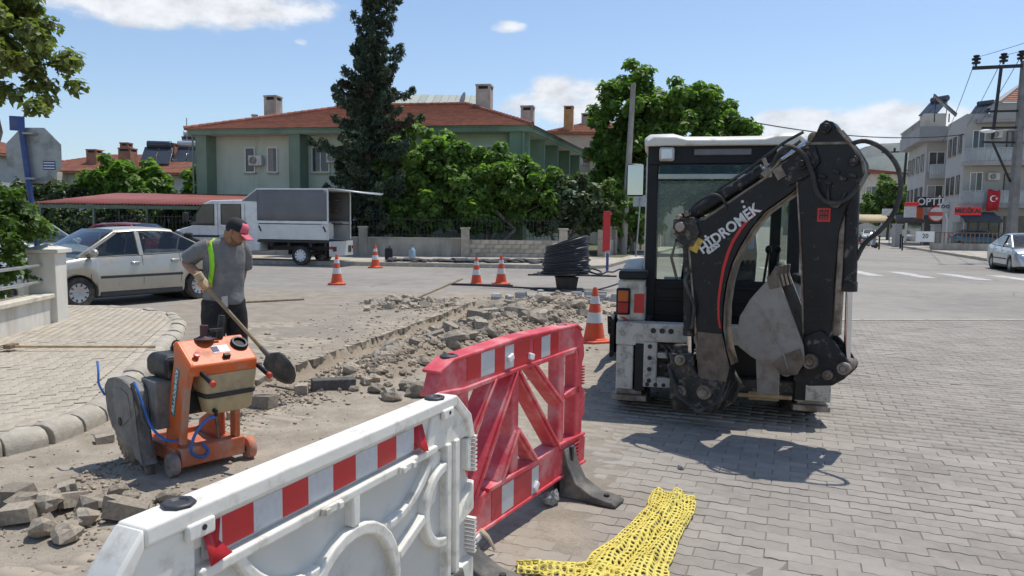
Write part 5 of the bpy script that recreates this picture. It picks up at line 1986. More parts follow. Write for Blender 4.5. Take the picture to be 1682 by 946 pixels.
mb.bar(V(-1.15, .2, 5.9), V(-.1, .2, 3.9), .08, .08)
mb.build('crossarm', M_IRON, pyl)
for (x, z) in ((-2.2, 9.55), (-.85, 9.66), (.02, 9.95 - .15)):
    mb = MB()
    mb.lathe([(.05, 0), (.05, .1), (.19, .12), (.19, .2), (.09, .22), (.09, .28), (.20, .3), (.20, .38), (.08, .42), (.14, .45), (.14, .52), (0, .55)], V(x, .2, z), (0, 0, 1), 12)
    mb.build('insulator', M_IRON, pyl)
lamp_ = empty('street_lamp', (25.0, 37.2, 0), 0, 'white street lamp head on a short arm fixed to the pylon', 'street lamp')
mb = MB()
mb.cyl(V(0, 0, 6.6), V(-1.5, -.3, 6.45), .03, n=8)
mb.build('arm', M_METAL, lamp_)
mb = MB()
mb.ell((-1.75, -.35, 6.45), (.38, .16, .09), 12, 8)
mb.build('head', M_LETW, lamp_)
# twin poles far down the street
for (x, y, h, lab) in ((55.3, 106, 12.6, 'distant dark pole with double crossarms by the street tree'), (59.3, 108, 13.2, 'distant pole with one crossarm before the pale flats')):
    t = empty('power_pole', (x, y, 0), 0, lab, 'utility pole')
    mb = MB()
    mb.cyl((0, 0, 0), (.3, 0, h), .26, .16, 10)
    mb.build('shaft', M_IRON, t)
    mb = MB()
    mb.bar(V(-3.2, 0, h - .3), V(.6, 0, h - .1), .12, .18)
    mb.bar(V(-2.6, 0, h - 3.2), V(.5, 0, h - 3.1), .1, .14)
    mb.build('crossarm', M_IRON, t)
    for k in (-3.0, -1.4, .3):
        MB().cyl(V(k, 0, h - .2), V(k, 0, h + .35), .16, n=8).build('insulator', M_IRON, t)

def wire(p, q, sag, r, label, group=None, m=M_IRON):
    p, q = Vector(p), Vector(q)
    pts = [p.lerp(q, i / 16) - V(0, 0, sag * 4 * (i / 16) * (1 - i / 16)) for i in range(17)]
    o = MB().tube(pts, r, 5).build('overhead_wire', m)
    return tag(o, label, 'wire', group)

wire((12.0, 42, 7.7), (40, 62, 9.9), .9, .035, 'black overhead cable from the leafy tree to the grey block roof')
for k, (x, z) in enumerate(((-2.2, 10.1), (-.85, 10.2), (.05, 10.3))):
    lab = ('overhead wire from the outer insulator of the pylon', 'overhead wire from the middle insulator of the pylon', 'overhead wire from the insulator on the pylon top')[k]
    wire((25.0 + x, 37.4, z), (25 + x + 38.0, 37.4 + 72, z + 2.6), 1.6, .018, lab + ' down the street')
    wire((25.0 + x, 37.4, z), (25 + x - 6, 37.4 - 33, z - .3), .8, .012, lab + ' over the road towards the pavers')

# stop sign seen from the back
st = empty('stop_sign', (-7.35, 11.6, SWZ), 0, 'octagonal traffic sign seen from its grey back on leaning blue pole', 'traffic sign')
M_BLUE = mat('blue_paint', (0.035, 0.07, 0.24), .5, var=.12, scale=5, dirt=(.12, .13, .2), dirt_amt=.3)
tp = V(-.28, 0, 3.05)
MB().cyl((0, 0, 0), tp, .042, n=14).build('post', M_BLUE, st)
c = V(-.13, .065, 2.5)
oc = [(c.x + .465 * math.cos(R(22.5 + 45 * i)), c.z + .465 * math.sin(R(22.5 + 45 * i))) for i in range(8)]
pl = MB().ext(oc, .06, .068).build('plate', mat('sign_back', (.36, .37, .37), .5, .4, var=.08, dirt=(.26, .26, .25), dirt_amt=.3), st, .003)
ftx = [(c.x + .445 * math.cos(R(22.5 + 45 * i)), c.z + .445 * math.sin(R(22.5 + 45 * i))) for i in range(8)]
MB().ext(ftx, .0685, .071).build('sign_face', mat('stop_red', (.5, .02, .02), .5), pl)
mb = MB()
for dz in (-.36, .33):
    mb.bar(V(c.x - .09, .0, c.z + dz), V(c.x + .07, .0, c.z + dz), .12, .03)
mb.build('clamp', M_METAL, st)
mb = MB()
mb.ext([(c.x + .14, c.z - .22), (c.x + .33, c.z - .22), (c.x + .33, c.z - .08), (c.x + .14, c.z - .08)], .0565, .0598)
stk = mb.build('sticker', M_BLUE, pl)
mb = MB()
for k in range(3):
    mb.ext([(c.x + .15, c.z - .20 + k * .042), (c.x + .32, c.z - .20 + k * .042), (c.x + .32, c.z - .185 + k * .042), (c.x + .15, c.z - .185 + k * .042)], .054, .0563)
mb.build('sticker_lines', M_LETW, stk)
mb = MB()
mb.cbox((tp.x - .03, -.03, 2.98), (.2, .03, .22), Matrix.Rotation(R(20), 3, 'Z'))
mb.build('street_plate', M_BLUE, st, .004)

# red banner on blue posts, small grey sign
rbn = empty('red_banner', (4.35, 34.4, .12), 0, 'narrow upright red banner board beside the wall pillar', 'banner')
mb = MB()
mb.box(-.17, .17, -.03, .03, .28, 2.15)
mb.build('board', mat('banner_red', (.50, .025, .03), .6, var=.1, scale=2), rbn, .01)
mb = MB()
for k in (-1, 1):
    mb.cyl((k * .12, .06, 0), (k * .12, .06, 2.0), .02, n=8)
mb.build('stand', M_METAL, rbn)
bp = empty('blue_bollard', (3.42, 26.6, 0), 0, 'short blue post with grey cap standing by the cable drum', 'bollard')
MB().cyl((0, 0, 0), (0, 0, .62), .05, n=12).build('post', M_BLUE, bp)
MB().cyl((0, 0, .62), (0, 0, .72), .06, .045, n=12).build('cap', M_METAL, bp)
sp = empty('street_sign', (5.5, 33.0, .12), 0, 'blank grey square sign plate on thin post beside the backhoe cab', 'traffic sign')
MB().cyl((0, 0, 0), (.15, 0, 2.75), .035, n=10).build('post', M_METAL, sp)
MB().box(-.17, .50, .04, .06, 2.35, 2.85).build('plate', mat('plate_grey', (.35, .37, .38), .5, .3), sp, .003)

# ------------------------------------------------------------------ mountains
def ridge(name, pts, y, dep, label, seed):
    """mountain as a relief mesh: crest line (x, z), foot spread towards the viewer"""
    n = len(pts)
    m_ = 16
    vs_ = []
    g = random.Random(seed)
    for j in range(m_ + 1):
        t = j / m_
        for i, (x, z) in enumerate(pts):
            k = (1 - t)
            h = z * k ** 1.25
            nz = mnoise.noise(Vector((x / 260, t * 6, seed))) * 0.16 + mnoise.noise(Vector((x / 90, t * 14, seed + 3))) * 0.07
            vs_.append((x + t * 60 * mnoise.noise(Vector((i, j, 2))), y - dep * t, max(-5, h * (1 + nz * (0.4 if j == 0 else 1.6)))))
    fs = []
    for j in range(m_):
        for i in range(n - 1):
            fs.append((j * n + i, j * n + i + 1, (j + 1) * n + i + 1, (j + 1) * n + i))
    o = MB().add(vs_, fs).build(name, mat('forested_slope', (.055, .075, .05), .95, var=.4, scale=.006, dirt=(.16, .14, .10), dirt_amt=.5, dirt_scale=.004), angle=80)
    return tag(o, kind='structure')

crest = []
for i in range(90):
    x = -1200 + i * 70
    base = 300 + 190 * math.exp(-((x - 2150) / 620) ** 2) + 110 * math.exp(-((x - 3300) / 700) ** 2) + 30 * math.exp(-((x - 1250) / 300) ** 2) - 130 * math.exp(-((x + 300) / 1500) ** 2)
    crest.append((x, base + 26 * mnoise.noise(Vector((x / 200, 0, 1))) + 12 * mnoise.noise(Vector((x / 70, 0, 5)))))
ridge('mountains', crest, 4300, 1500, '', 4)

# ------------------------------------------------------------------ vehicles
M_TYRE = mat('tyre_rubber', (0.03, 0.03, 0.03), .85, var=.25, scale=12, bump=.3, bscale=60, dirt=(.14, .12, .10), dirt_amt=.35)
M_RIM = mat('wheel_cover', (0.42, 0.42, 0.43), .4, .5, var=.1)
M_TRIM = mat('black_trim', (0.03, 0.03, 0.032), .6, var=.2)
M_CHROME = mat('chrome', (0.7, 0.7, 0.72), .15, 1.0, var=.05)
M_LAMPW = mat('headlamp', (0.65, 0.67, 0.68), .1, .2, var=.1)
M_LAMPR = mat('tail_lamp', (0.35, 0.02, 0.02), .2, var=.1)
M_SEAT = mat('car_seat', (0.045, 0.045, 0.05), .9, var=.2)
G_CAR = glass_mat('car_glass', (.75, .82, .80), .62)

def paint(name, col, rough=.32, metal=.35, dirt=None):
    return mat(name, col, rough, metal, var=.05, scale=3, coat=.6, dirt=dirt, dirt_amt=.28, dirt_scale=2.5)

def interp(pts, x):
    return float(np.interp(x, [p[0] for p in pts], [p[1] for p in pts]))

def wheel(parent, x, y, r, wd, side, hub=M_RIM):
    w_ = empty_part(parent, 'wheel', (x, y, r))
    mb = MB()
    ax = (0, side, 0)
    mb.lathe([(r * .62, -wd / 2), (r * .93, -wd / 2), (r, -wd / 2 + .03), (r, wd / 2 - .03), (r * .93, wd / 2), (r * .64, wd / 2), (r * .62, wd / 2 - .03)], (0, 0, 0), ax, 28)
    mb.build('tyre', M_TYRE, w_, angle=35)
    mb = MB()
    mb.lathe([(0, wd / 2 - .03), (r * .15, wd / 2 - .015), (r * .4, wd / 2 - .012), (r * .6, wd / 2 - .005), (r * .645, wd / 2 - .02), (r * .645, -wd / 2), (0, -wd / 2)], (0, 0, 0), ax, 28)
    rim = mb.build('rim', hub, w_, angle=35)
    mb = MB()
    for k in range(10):
        a = 2 * math.pi * k / 10
        c = V(math.cos(a) * r * .50, side * (wd / 2 - .006), math.sin(a) * r * .50)
        mb.cbox(c, (r * .16, .012, r * .075), Matrix.Rotation(-a * side if False else -a, 3, 'Y'))
    mb.build('rim_slots', M_DARK, w_)
    return w_

def empty_part(parent, name, loc):
    """a part that is itself made of sub-parts: a small hub mesh carries them"""
    o = bpy.data.objects.new(name, None)
    COL.objects.link(o)
    o.parent = parent
    o.location = loc
    return o

def car(name, loc, heading, label, P, pm, group=None, glass=None, plate=True, interior=True, mirrors=True):
    """P: profile dictionary. local x forward, y left"""
    glass = glass or G_CAR
    t = empty(name, loc, math.atan2(heading[1], heading[0]), label, 'car', group)
    L0, L1 = P['x0'], P['x1']                       # rear, front
    wf, wr, rw = P['wf'], P['wr'], P['rw']
    Wm = P['W'] / 2
    xs = sorted(set([round(L0 + (L1 - L0) * i / 46, 4) for i in range(47)] +
                    [round(c + (rw + .06) * math.cos(a * math.pi / 12), 4) for c in (wf, wr) for a in range(13)]))
    rings = []
    for x in xs:
        zl = P['zl']
        e0 = min(1, (x - L0) / .5)
        e1 = min(1, (L1 - x) / .5)
        e = max(0, min(e0, e1))
        W = Wm * (0.80 + 0.20 * math.sqrt(1 - (1 - e) ** 2))
        zl = P['zl'] + .06 * (1 - e)
        for c in (wf, wr):
            if abs(x - c) < rw + .06:
                zl = max(zl, rw + math.sqrt(max(0, (rw + .06) ** 2 - (x - c) ** 2)) - .02)
        zs = interp(P['shoulder'], x)
        zt = zs + P.get('crown', .035) * (1 if P['cab'][0][0] < x else 1)
        zl = min(zl, zs - .05)
        h = zs - zl
        ring = [V(x, 0, zl), V(x, W * .55, zl), V(x, W * .95, zl), V(x, W * .985, zl + h * .12), V(x, W, zl + h * .40), V(x, W * .995, zl + h * .62), V(x, W * .965, zl + h * .90), V(x, W * .93, zs), V(x, W * .55, zt), V(x, 0, zt + .01)]
        full = ring + [V(p.x, -p.y, p.z) for p in reversed(ring[1:-1])]
        rings.append(full)
    mb = MB()
    mb.loft(rings)
    body = mb.build('body', pm, t, angle=32)
    # cabin
    cab = P['cab']                                  # (x, z) outline: A base, roof front, roof rear, C base
    (xa, za), (xb, zb), (xc, zc), (xd, zd) = cab
    Wb, Wr = Wm * .90, Wm * .70
    rx = [xb + (xc - xb) * i / 8 for i in range(9)]
    mb = MB()
    rg = []
    for i, x in enumerate(rx):
        k = i / 8
        z = zb + (zc - zb) * k + .035 * math.sin(math.pi * k)
        rg.append([V(x, -Wr, z - .055), V(x, -Wr * .93, z - .015), V(x, -Wr * .5, z + .012), V(x, 0, z + .02), V(x, Wr * .5, z + .012), V(x, Wr * .93, z - .015), V(x, Wr, z - .055), V(x, Wr * .9, z - .06), V(x, -Wr * .9, z - .06)])
    mb.loft(rg)
    mb.build('roof', pm, t, angle=45)
    def side_pt(x, k, s):
        """point on cabin side: k 0 at belt, 1 at roof edge"""
        zbelt = interp(P['shoulder'], x)
        if x > xb:
            f = (xa - x) / (xa - xb)
            zr = za + (zb - za) * f
        elif x < xc:
            f = (x - xd) / (xc - xd)
            zr = zd + (zc - zd) * f
        else:
            zr = zb + (zc - zb) * (xb - x) / (xb - xc)
        zr -= .05
        z = zbelt + (zr - zbelt) * k
        f = max(0, min(1, (z - zbelt) / max(.05, zb - .05 - zbelt)))
        return V(x, s * (Wb + (Wr - Wb) * f), z)
    for s in (-1, 1):
        for (p0, p1, wd) in ((V(xa, s * Wb, za), V(xb, s * Wr, zb - .05), .07),):
            mb = MB()
            mb.bar(p0, p1, wd if False else .06, wd)
            mb.build('pillar', pm, t, .01)
        mb = MB()
        xe = xd + .16
        pn_ = [side_pt(xd + .01, 0, s), side_pt(xe, 0, s), side_pt(xe, 1, s), side_pt(xc + .04, 1, s), side_pt(xc - .02, 1, s)]
        mb.add(pn_ + [p_ + V(0, -s * .05, 0) for p_ in pn_], [(0, 1, 2, 3, 4), (9, 8, 7, 6, 5)] + [(i, 5 + i, 5 + (i + 1) % 5, (i + 1) % 5) for i in range(5)])
        mb.build('pillar', pm, t, .006)
        for x in P['bpil']:
            mb = MB()
            mb.bar(side_pt(x, 0, s), side_pt(x, 1, s), .05, .09, up=(1, 0, 0))
            mb.build('pillar', pm if P.get('bp') else M_TRIM, t, .006)
        cuts = [xa - .10] + P['bpil'] + [xd + .16]
        for i in range(len(cuts) - 1):
            a, b = cuts[i] - .03, cuts[i + 1] + .03
            n = 6
            bot = [side_pt(a + (b - a) * k / n, 0.03, s) for k in range(n + 1)]
            tp = [side_pt(a + (b - a) * k / n, 0.97, s) for k in range(n + 1)]
            mb = MB()
            mb.loft([bot, tp], caps=False, closed=False)
            wn = mb.build('side_window', glass, t)
            mb = MB()
            mb.tube(bot + [bot[-1]], .012, 4)
            mb.build('window_seal', M_TRIM, wn)
    for nm, (x0_, z0_), (x1_, z1_) in (('windscreen', (xa, za), (xb, zb)), ('rear_window', (xd, zd), (xc, zc))):
        rgs = []
        for k in range(5):
            f = k / 4
            x = x0_ + (x1_ - x0_) * f
            z = z0_ + (z1_ - z0_) * f + .03 * math.sin(math.pi * f)
            Wq = (Wb + (Wr - Wb) * f) * .97
            bow = .10 if nm == 'windscreen' else -.08
            rgs.append([V(x + bow * (1 - (q * q)) * (1 - f * .6), q * Wq, z + .01) for q in (-1, -.6, -.2, .2, .6, 1)])
        mb = MB()
        mb.loft(rgs, caps=False, closed=False)
        mb.build(nm, glass, t)
    for (x) in (wf, wr):
        for s in (-1, 1):
            wheel(t, x, s * (Wm - .115), rw, .19, s, P.get('hub', M_RIM))
    mb = MB()                                        # dark inner arches
    for x in (wf, wr):
        mb.cyl((x, -Wm + .22, rw + .02), (x, Wm - .22, rw + .02), rw + .05, n=18)
    mb.box(L0 + .3, L1 - .3, -Wm * .8, Wm * .8, P['zl'] - .05, P['zl'] + .12)
    mb.build('underbody', M_TRIM, t)
    # doors: seams, handles, moulding strip
    dl = P['doors']
    for s in (-1, 1):
        for i, x in enumerate(dl):
            zb0 = P['zl'] + .07
            zs = interp(P['shoulder'], x)
            mb = MB()
            h = zs - P['zl']
            for k0, k1 in ((.02, .4), (.4, .9), (.9, .995)):
                w0 = {.02: .968, .4: 1.0, .9: .965}[k0]
                w1 = {.4: 1.0, .9: .965, .995: .932}[k1]
                mb.bar(V(x, s * Wm * w0, P['zl'] + h * k0), V(x, s * Wm * w1, P['zl'] + h * k1), .010, .006, up=(1, 0, 0))
            mb.build('door_seam', M_TRIM, t)
        for x in P['handles']:
            z = interp(P['shoulder'], x) - .13
            mb = MB()
            mb.cbox((x, s * (Wm * .985 + .008), z), (.17, .035, .05))
            mb.build('door_handle', pm, t, .012)
        mb = MB()
        xa_, xb_ = wr + rw + .1, wf - rw - .1
        mb.bar(V(xa_, s * (Wm + .004), P['zm']), V(xb_, s * (Wm + .004), P['zm']), .02, .05)
        mb.build('side_moulding', M_TRIM, t, .006)
        mb = MB()
        mb.bar(V(xa_, s * (Wm * .975), P['zl'] + .03), V(xb_, s * (Wm * .975), P['zl'] + .03), .03, .09)
        mb.build('sill_trim', M_TRIM, t, .01)
        if mirrors:
            mb = MB()
            mb.ell((xa - .22, s * (Wb + .14), za + .10), (.075, .11, .075), 12, 8)
            mb.bar(V(xa - .2, s * (Wb - .02), za + .03), V(xa - .22, s * (Wb + .1), za + .07), .05, .04)
            mb.build('door_mirror', pm, t, angle=60)
    # lamps, grille, bumpers, plates
    zf = interp(P['shoulder'], L1 - .1)
    for s in (-1, 1):
        mb = MB()
        mb.ell((L1 - .16, s * Wm * .68, zf - .09), (.13, .20, .085), 14, 8)
        mb.build('headlight', M_LAMPW, t, angle=60)
        mb = MB()
        mb.ell((L0 + .12, s * Wm * .72, interp(P['shoulder'], L0 + .1) - .12), (.10, .17, .12), 12, 8)
        mb.build('tail_light', M_LAMPR, t, angle=60)
    mb = MB()
    mb.cbox((L1 - .02, 0, zf - .11), (.05, Wm * .8, .10))
    mb.cbox((L1 + .015, 0, .34), (.05, Wm * 1.0, .12))
    mb.build('grille', M_TRIM, t, .02)
    mb = MB()
    mb.cbox((L1 + .03, 0, .46), (.02, .52, .11))
    mb.cbox((L0 - .02, 0, .62), (.02, .52, .11))
    mb.build('number_plate', M_LETW, t, .004)
    if interior:
        for x, s in ((wf - 1.05, -1), (wf - 1.05, 1), (wr + .25, -1), (wr + .25, 1)):
            mb = MB()
            mb.cbox((x, s * .36, .78), (.5, .5, .16))
            mb.cbox((x - .28, s * .36, 1.0), (.14, .5, .55), Matrix.Rotation(R(-12), 3, 'Y'))
            mb.cbox((x - .33, s * .36, 1.29), (.09, .26, .17), Matrix.Rotation(R(-8), 3, 'Y'))
            mb.build('seat', M_SEAT, t, .04)
        mb = MB()
        mb.cbox((wf - .55, 0, .90), (.4, Wb * 1.8, .18))
        mb.build('dashboard', M_SEAT, t, .05)
    return t

SEDAN = dict(x0=-3.30, x1=.86, wf=0, wr=-2.44, rw=.29, W=1.70, zl=.21, zm=.56, shoulder=[(-3.32, .78), (-3.25, .93), (-3.0, 1.0), (-2.5, .985), (-1.2, .94), (-.1, .92), (.3, .86), (.65, .76), (.80, .66), (.86, .50)],
             cab=[(-.02, .92), (-.80, 1.44), (-2.0, 1.455), (-2.86, 1.0)], bpil=[-1.22], doors=[-.22, -1.22, -2.02], handles=[-1.07, -1.9], bp=True, crown=.03)
HATCH = dict(x0=-3.05, x1=.86, wf=0, wr=-2.50, rw=.30, W=1.72, zl=.22, zm=.55, shoulder=[(-3.05, .80), (-2.9, .98), (-2.5, .98), (-1.2, .95), (-.1, .93), (.3, .87), (.65, .76), (.80, .66), (.86, .5)],
             cab=[(.0, .93), (-.80, 1.47), (-2.3, 1.48), (-3.0, 1.0)], bpil=[-1.15, -2.1], doors=[-.22, -1.15, -2.05], handles=[-1.0, -1.9], crown=.03)
COROLLA = dict(x0=-3.55, x1=.90, wf=0, wr=-2.60, rw=.315, W=1.76, zl=.20, zm=.50, shoulder=[(-3.55, .80), (-3.45, 1.0), (-3.1, 1.04), (-2.5, 1.0), (-1.2, .95), (-.1, .93), (.35, .88), (.7, .78), (.84, .68), (.90, .5)],
               cab=[(.12, .94), (-.85, 1.46), (-2.0, 1.48), (-3.05, 1.04)], bpil=[-1.2], doors=[-.2, -1.2, -2.15], handles=[-1.05, -2.0], crown=.04)

def rot2(h, x, y):
    h = Vector((h[0], h[1])).normalized()
    return (h.x * x - h.y * y, h.y * x + h.x * y)

# silver sedan parked by the corner: front wheel (-7.97,13.45) on its left side
hs = Vector((-.543, -.84)).normalized()
ox, oy = rot2(hs, 0, .74)
P_SILVER = paint('silver_beige_paint', (0.43, 0.41, 0.36), .35, .55, dirt=(.38, .34, .28))
car('silver_sedan', (-7.97 - ox + .02, 13.45 - oy, 0), hs, 'dusty champagne silver sedan parked behind the white wall pillar', SEDAN, P_SILVER)
car('white_hatchback', (-12.6, 20.3, 0), Vector((.93, -.37)), 'white car whose roof shows behind the silver sedan', HATCH, paint('white_paint', (.72, .72, .71), .35, 0))
car('red_hatchback', (-15.2, 26.6, 0), Vector((-.9, .2)), 'dark red car parked in the carport shade behind the white car', dict(HATCH), paint('dark_red_paint', (.20, .02, .025), .35, .2))
car('grey_sedan', (20.25, 28.65, 0), Vector((-.333, -.943)), 'silver sedan parked along the street kerb under the pylon', COROLLA, paint('silver_blue_paint', (.50, .53, .56), .3, .5))
car('parked_car', (44.3, 92, 0), Vector((.333, .943)) * -1, 'pale car parked far down the road before the street tree', HATCH, paint('white_paint', (.7, .7, .7)), interior=False)
car('parked_car', (35.6, 54.6, .13), Vector((.943, -.333)), 'blue car standing behind the low shop fence', HATCH, paint('petrol_paint', (.05, .13, .18), .3, .3), interior=False)

# ------------------------------------------------------------------ service truck with grey canopy
TH = Vector((-.98, .2)).normalized()
truck = empty('service_truck', (-7.75, 28.7, 0), math.atan2(TH.y, TH.x), 'white double cab flatbed truck with grey canopy and its back flap open', 'truck')
M_TW = paint('truck_white', (.70, .72, .73), .38, 0, dirt=(.55, .53, .49))
M_TARP = mat('grey_tarpaulin', (.17, .175, .185), .75, var=.1, scale=1.2, bump=.15, bscale=6)
M_ALU = mat('aluminium_side', (.60, .62, .63), .45, .3, var=.06, scale=2)
S = 1.08
hwT = 1.02
# local x forward, rear axle at 0, y left (towards the camera)
prof = [(1.55, .55), (4.35, .50), (4.95, .52), (5.02, .75), (4.98, 1.05), (4.60, 1.22), (4.25, 1.30), (3.72, 2.12), (3.45, 2.22), (2.2, 2.25), (1.62, 2.2), (1.55, 1.9)]
wfx, rwT = 4.1, .36
arch = [(wfx + .43 * math.cos(R(a)), .40 + .43 * math.sin(R(a))) for a in range(180, -1, -15)]
bodyp = [(1.55, .45)] + [(wfx - .46, .42)] + arch[1:-1] + [(wfx + .46, .42), (4.95, .45)] + prof[3:]
mb = MB()
mb.ext(bodyp, -hwT * .97, hwT * .97, u=(S, 0, 0), v=(0, 0, S), w_=(0, 1, 0))
cabb = mb.build('cab', M_TW, truck, .06, 3)
for s in (-1, 1):
    for nm, pts in (('door_window', [(4.28, 1.36), (3.78, 2.06), (3.30, 2.08), (3.30, 1.34)]), ('rear_door_window', [(3.02, 1.38), (3.02, 2.08), (2.25, 2.08), (2.25, 1.38)])):
        mb = MB()
        mb.ext(pts, s * (hwT * .97 + .002), s * (hwT * .97 + .012), u=(S, 0, 0), v=(0, 0, S), w_=(0, 1, 0))
        wn = mb.build(nm, M_PANE, truck)
        mb = MB()
        q = [V(a * S, s * (hwT * .97 + .010), b * S) for a, b in pts]
        mb.tube(q + [q[0]], .02, 5)
        mb.build('window_seal', M_TRIM, wn)
    mb = MB()
    for x in (3.16, 2.1):
        mb.bar(V(x * S, s * (hwT * .97 + .001), .62 * S), V(x * S, s * (hwT * .97 + .001), 2.1 * S), .008, .012, up=(1, 0, 0))
    mb.build('door_seam', M_TRIM, truck)
    mb = MB()
    mb.bar(V(2.2 * S, s * (hwT * .97 + .008), .95 * S), V(4.5 * S, s * (hwT * .97 + .008), .95 * S), .02, .08)
    mb.build('side_moulding', M_TRIM, truck)
    mb = MB()
    mb.cbox((4.28 * S, s * (hwT + .2), 1.62 * S), (.12, .26, .36))
    mb.bar(V(4.2 * S, s * hwT * .95, 1.45 * S), V(4.28 * S, s * (hwT + .18), 1.5 * S), .05, .05)
    mb.build('door_mirror', M_TRIM, truck, .03)
    mb = MB()
    mb.ell((4.86 * S, s * .74, 1.02 * S), (.16, .2, .17), 12, 8)
    mb.build('headlight', M_LAMPW, truck)
mb = MB()
mb.add([V(4.27 * S, -.86, 1.34 * S), V(4.27 * S, .86, 1.34 * S), V(3.77 * S, .78, 2.10 * S), V(3.77 * S, -.78, 2.10 * S)], [(0, 1, 2, 3)])
for i, v in enumerate(mb.v):
    mb.v[i] = (v[0] + .03, v[1], v[2] + .02)
mb.build('windscreen', M_PANE, truck)
for (x, z) in ((wfx * S, 0), (0, 0)):
    for s in (-1, 1):
        wheel(truck, x, s * (hwT - .12), rwT, .22, s, M_LETW)
mb = MB()
mb.bar(V(-1.1, .35, .62), V(3.9, .35, .62), .12, .2)
mb.bar(V(-1.1, -.35, .62), V(3.9, -.35, .62), .12, .2)
for x in (-1.0, -.4, .5, 1.2):
    mb.bar(V(x, -.95, .76), V(x, .95, .76), .1, .12)
mb.cyl((0, -.9, .4), (0, .9, .4), .09, n=10)
mb.cbox((.95, -.7, .5), (.7, .4, .35))
mb.build('chassis', M_TRIM, truck)
bx0, bx1 = -1.15, 1.62 * S
mb = MB()
mb.box(bx0, bx1, -hwT, hwT, .84, .93)
mb.build('load_bed', M_TRIM, truck, .01)
for s in (-1, 1):
    mb = MB()
    mb.box(bx0 + .05, bx1 - .06, s * hwT - .03, s * hwT + .03, .95, 1.52)
    sb = mb.build('side_board', M_ALU, truck, .012)
    mb = MB()
    for x in (bx0 + .14, bx1 - .14):
        mb.cbox((x, s * (hwT + .04), 1.35), (.05, .03, .22), Matrix.Rotation(R(25), 3, 'Y'))
    mb.build('latch', M_TRIM, sb)
    mb = MB()
    mb.bar(V(bx0, s * hwT, 1.60), V(bx1, s * hwT, 1.60), .05, .10)
    mb.build('side_rail', M_TW, truck, .01)
    mb = MB()                                   # tarpaulin side with a slight sag
    rgs = []
    for i in range(13):
        x = bx0 + .45 * 0 + (bx1 - bx0) * i / 12
        rgs.append([V(x, s * (hwT - .01 - .012 * math.sin(i * 1.1) * math.sin(math.pi * k / 4)), 1.66 + (2.86 - 1.66) * k / 4) for k in range(5)])
    mb.loft(rgs, caps=False, closed=False)
    o = mb.build('tarpaulin', M_TARP, truck)
    o.modifiers.new('thick', 'SOLIDIFY').thickness = .01
mb = MB()
mb.ext([(bx0, 2.86), (bx1, 2.86), (bx1 + .62, 2.42), (bx1 + .62, 2.36), (bx1, 2.80), (bx0, 2.80)], -hwT, hwT)
mb.build('canopy_top', M_ALU, truck, .015)
mb = MB()
mb.ext([(bx1, 2.82), (bx1 + .58, 2.38), (bx1, 2.38)], -hwT + .03, hwT - .03)
mb.build('wind_deflector', M_TARP, truck)
mb = MB()
mb.bar(V(bx0, -hwT, 2.85), V(bx0 - 1.35, -hwT * .98, 2.74), .05, .05)
mb.add([V(bx0, -hwT, 2.885), V(bx0, hwT, 2.885), V(bx0 - 1.3, hwT, 2.72), V(bx0 - 1.3, -hwT, 2.72)], [(0, 1, 2, 3)])
o = mb.build('back_flap', M_ALU, truck)
o.modifiers.new('thick', 'SOLIDIFY').thickness = .04
for s in (-1, 1):
    MB().bar(V(bx0 + .03, s * (hwT - .03), .95), V(bx0 + .03, s * (hwT - .03), 2.82), .06, .06).build('corner_post', M_ALU, truck, .008)
mb = MB()                                        # cupboard frame and shelves inside
mb.box(bx1 - .1, bx1 - .05, -hwT + .03, hwT - .03, .95, 2.8)
for z in (1.55, 2.05, 2.45):
    mb.box(bx0 + .35, bx1 - .12, -hwT + .03, -hwT + .7, z, z + .04)
mb.build('shelf', M_WOOD, truck)
MB().box(bx0 + .5, bx0 + 1.2, -.5, .55, .95, 1.6).build('tool_chest', M_AC, truck, .02)
MB().box(bx0 + .6, bx0 + .95, -.2, .15, 1.62, 1.82).build('tool_case', mat('orange_case', (.55, .12, .03), .6), truck, .03)
mb = MB()                                        # tailgate hanging down
mb.box(bx0 - .075, bx0 - .02, -hwT, hwT, .34, .90)
tg = mb.build('tailgate', M_ALU, truck, .012)
mb = MB()
mb.box(bx0 - .09, bx0 - .077, .52, .82, .52, .70)
mb.box(bx0 - .09, bx0 - .077, -.82, -.56, .46, .72)
mb.build('vent_panel', M_TRIM, tg)
for s in (-1, 1):
    MB().box(bx0 - .12, bx0 - .02, s * .96 - .06, s * .96 + .06, .6, .72).build('tail_light', M_LAMPR, truck, .01)

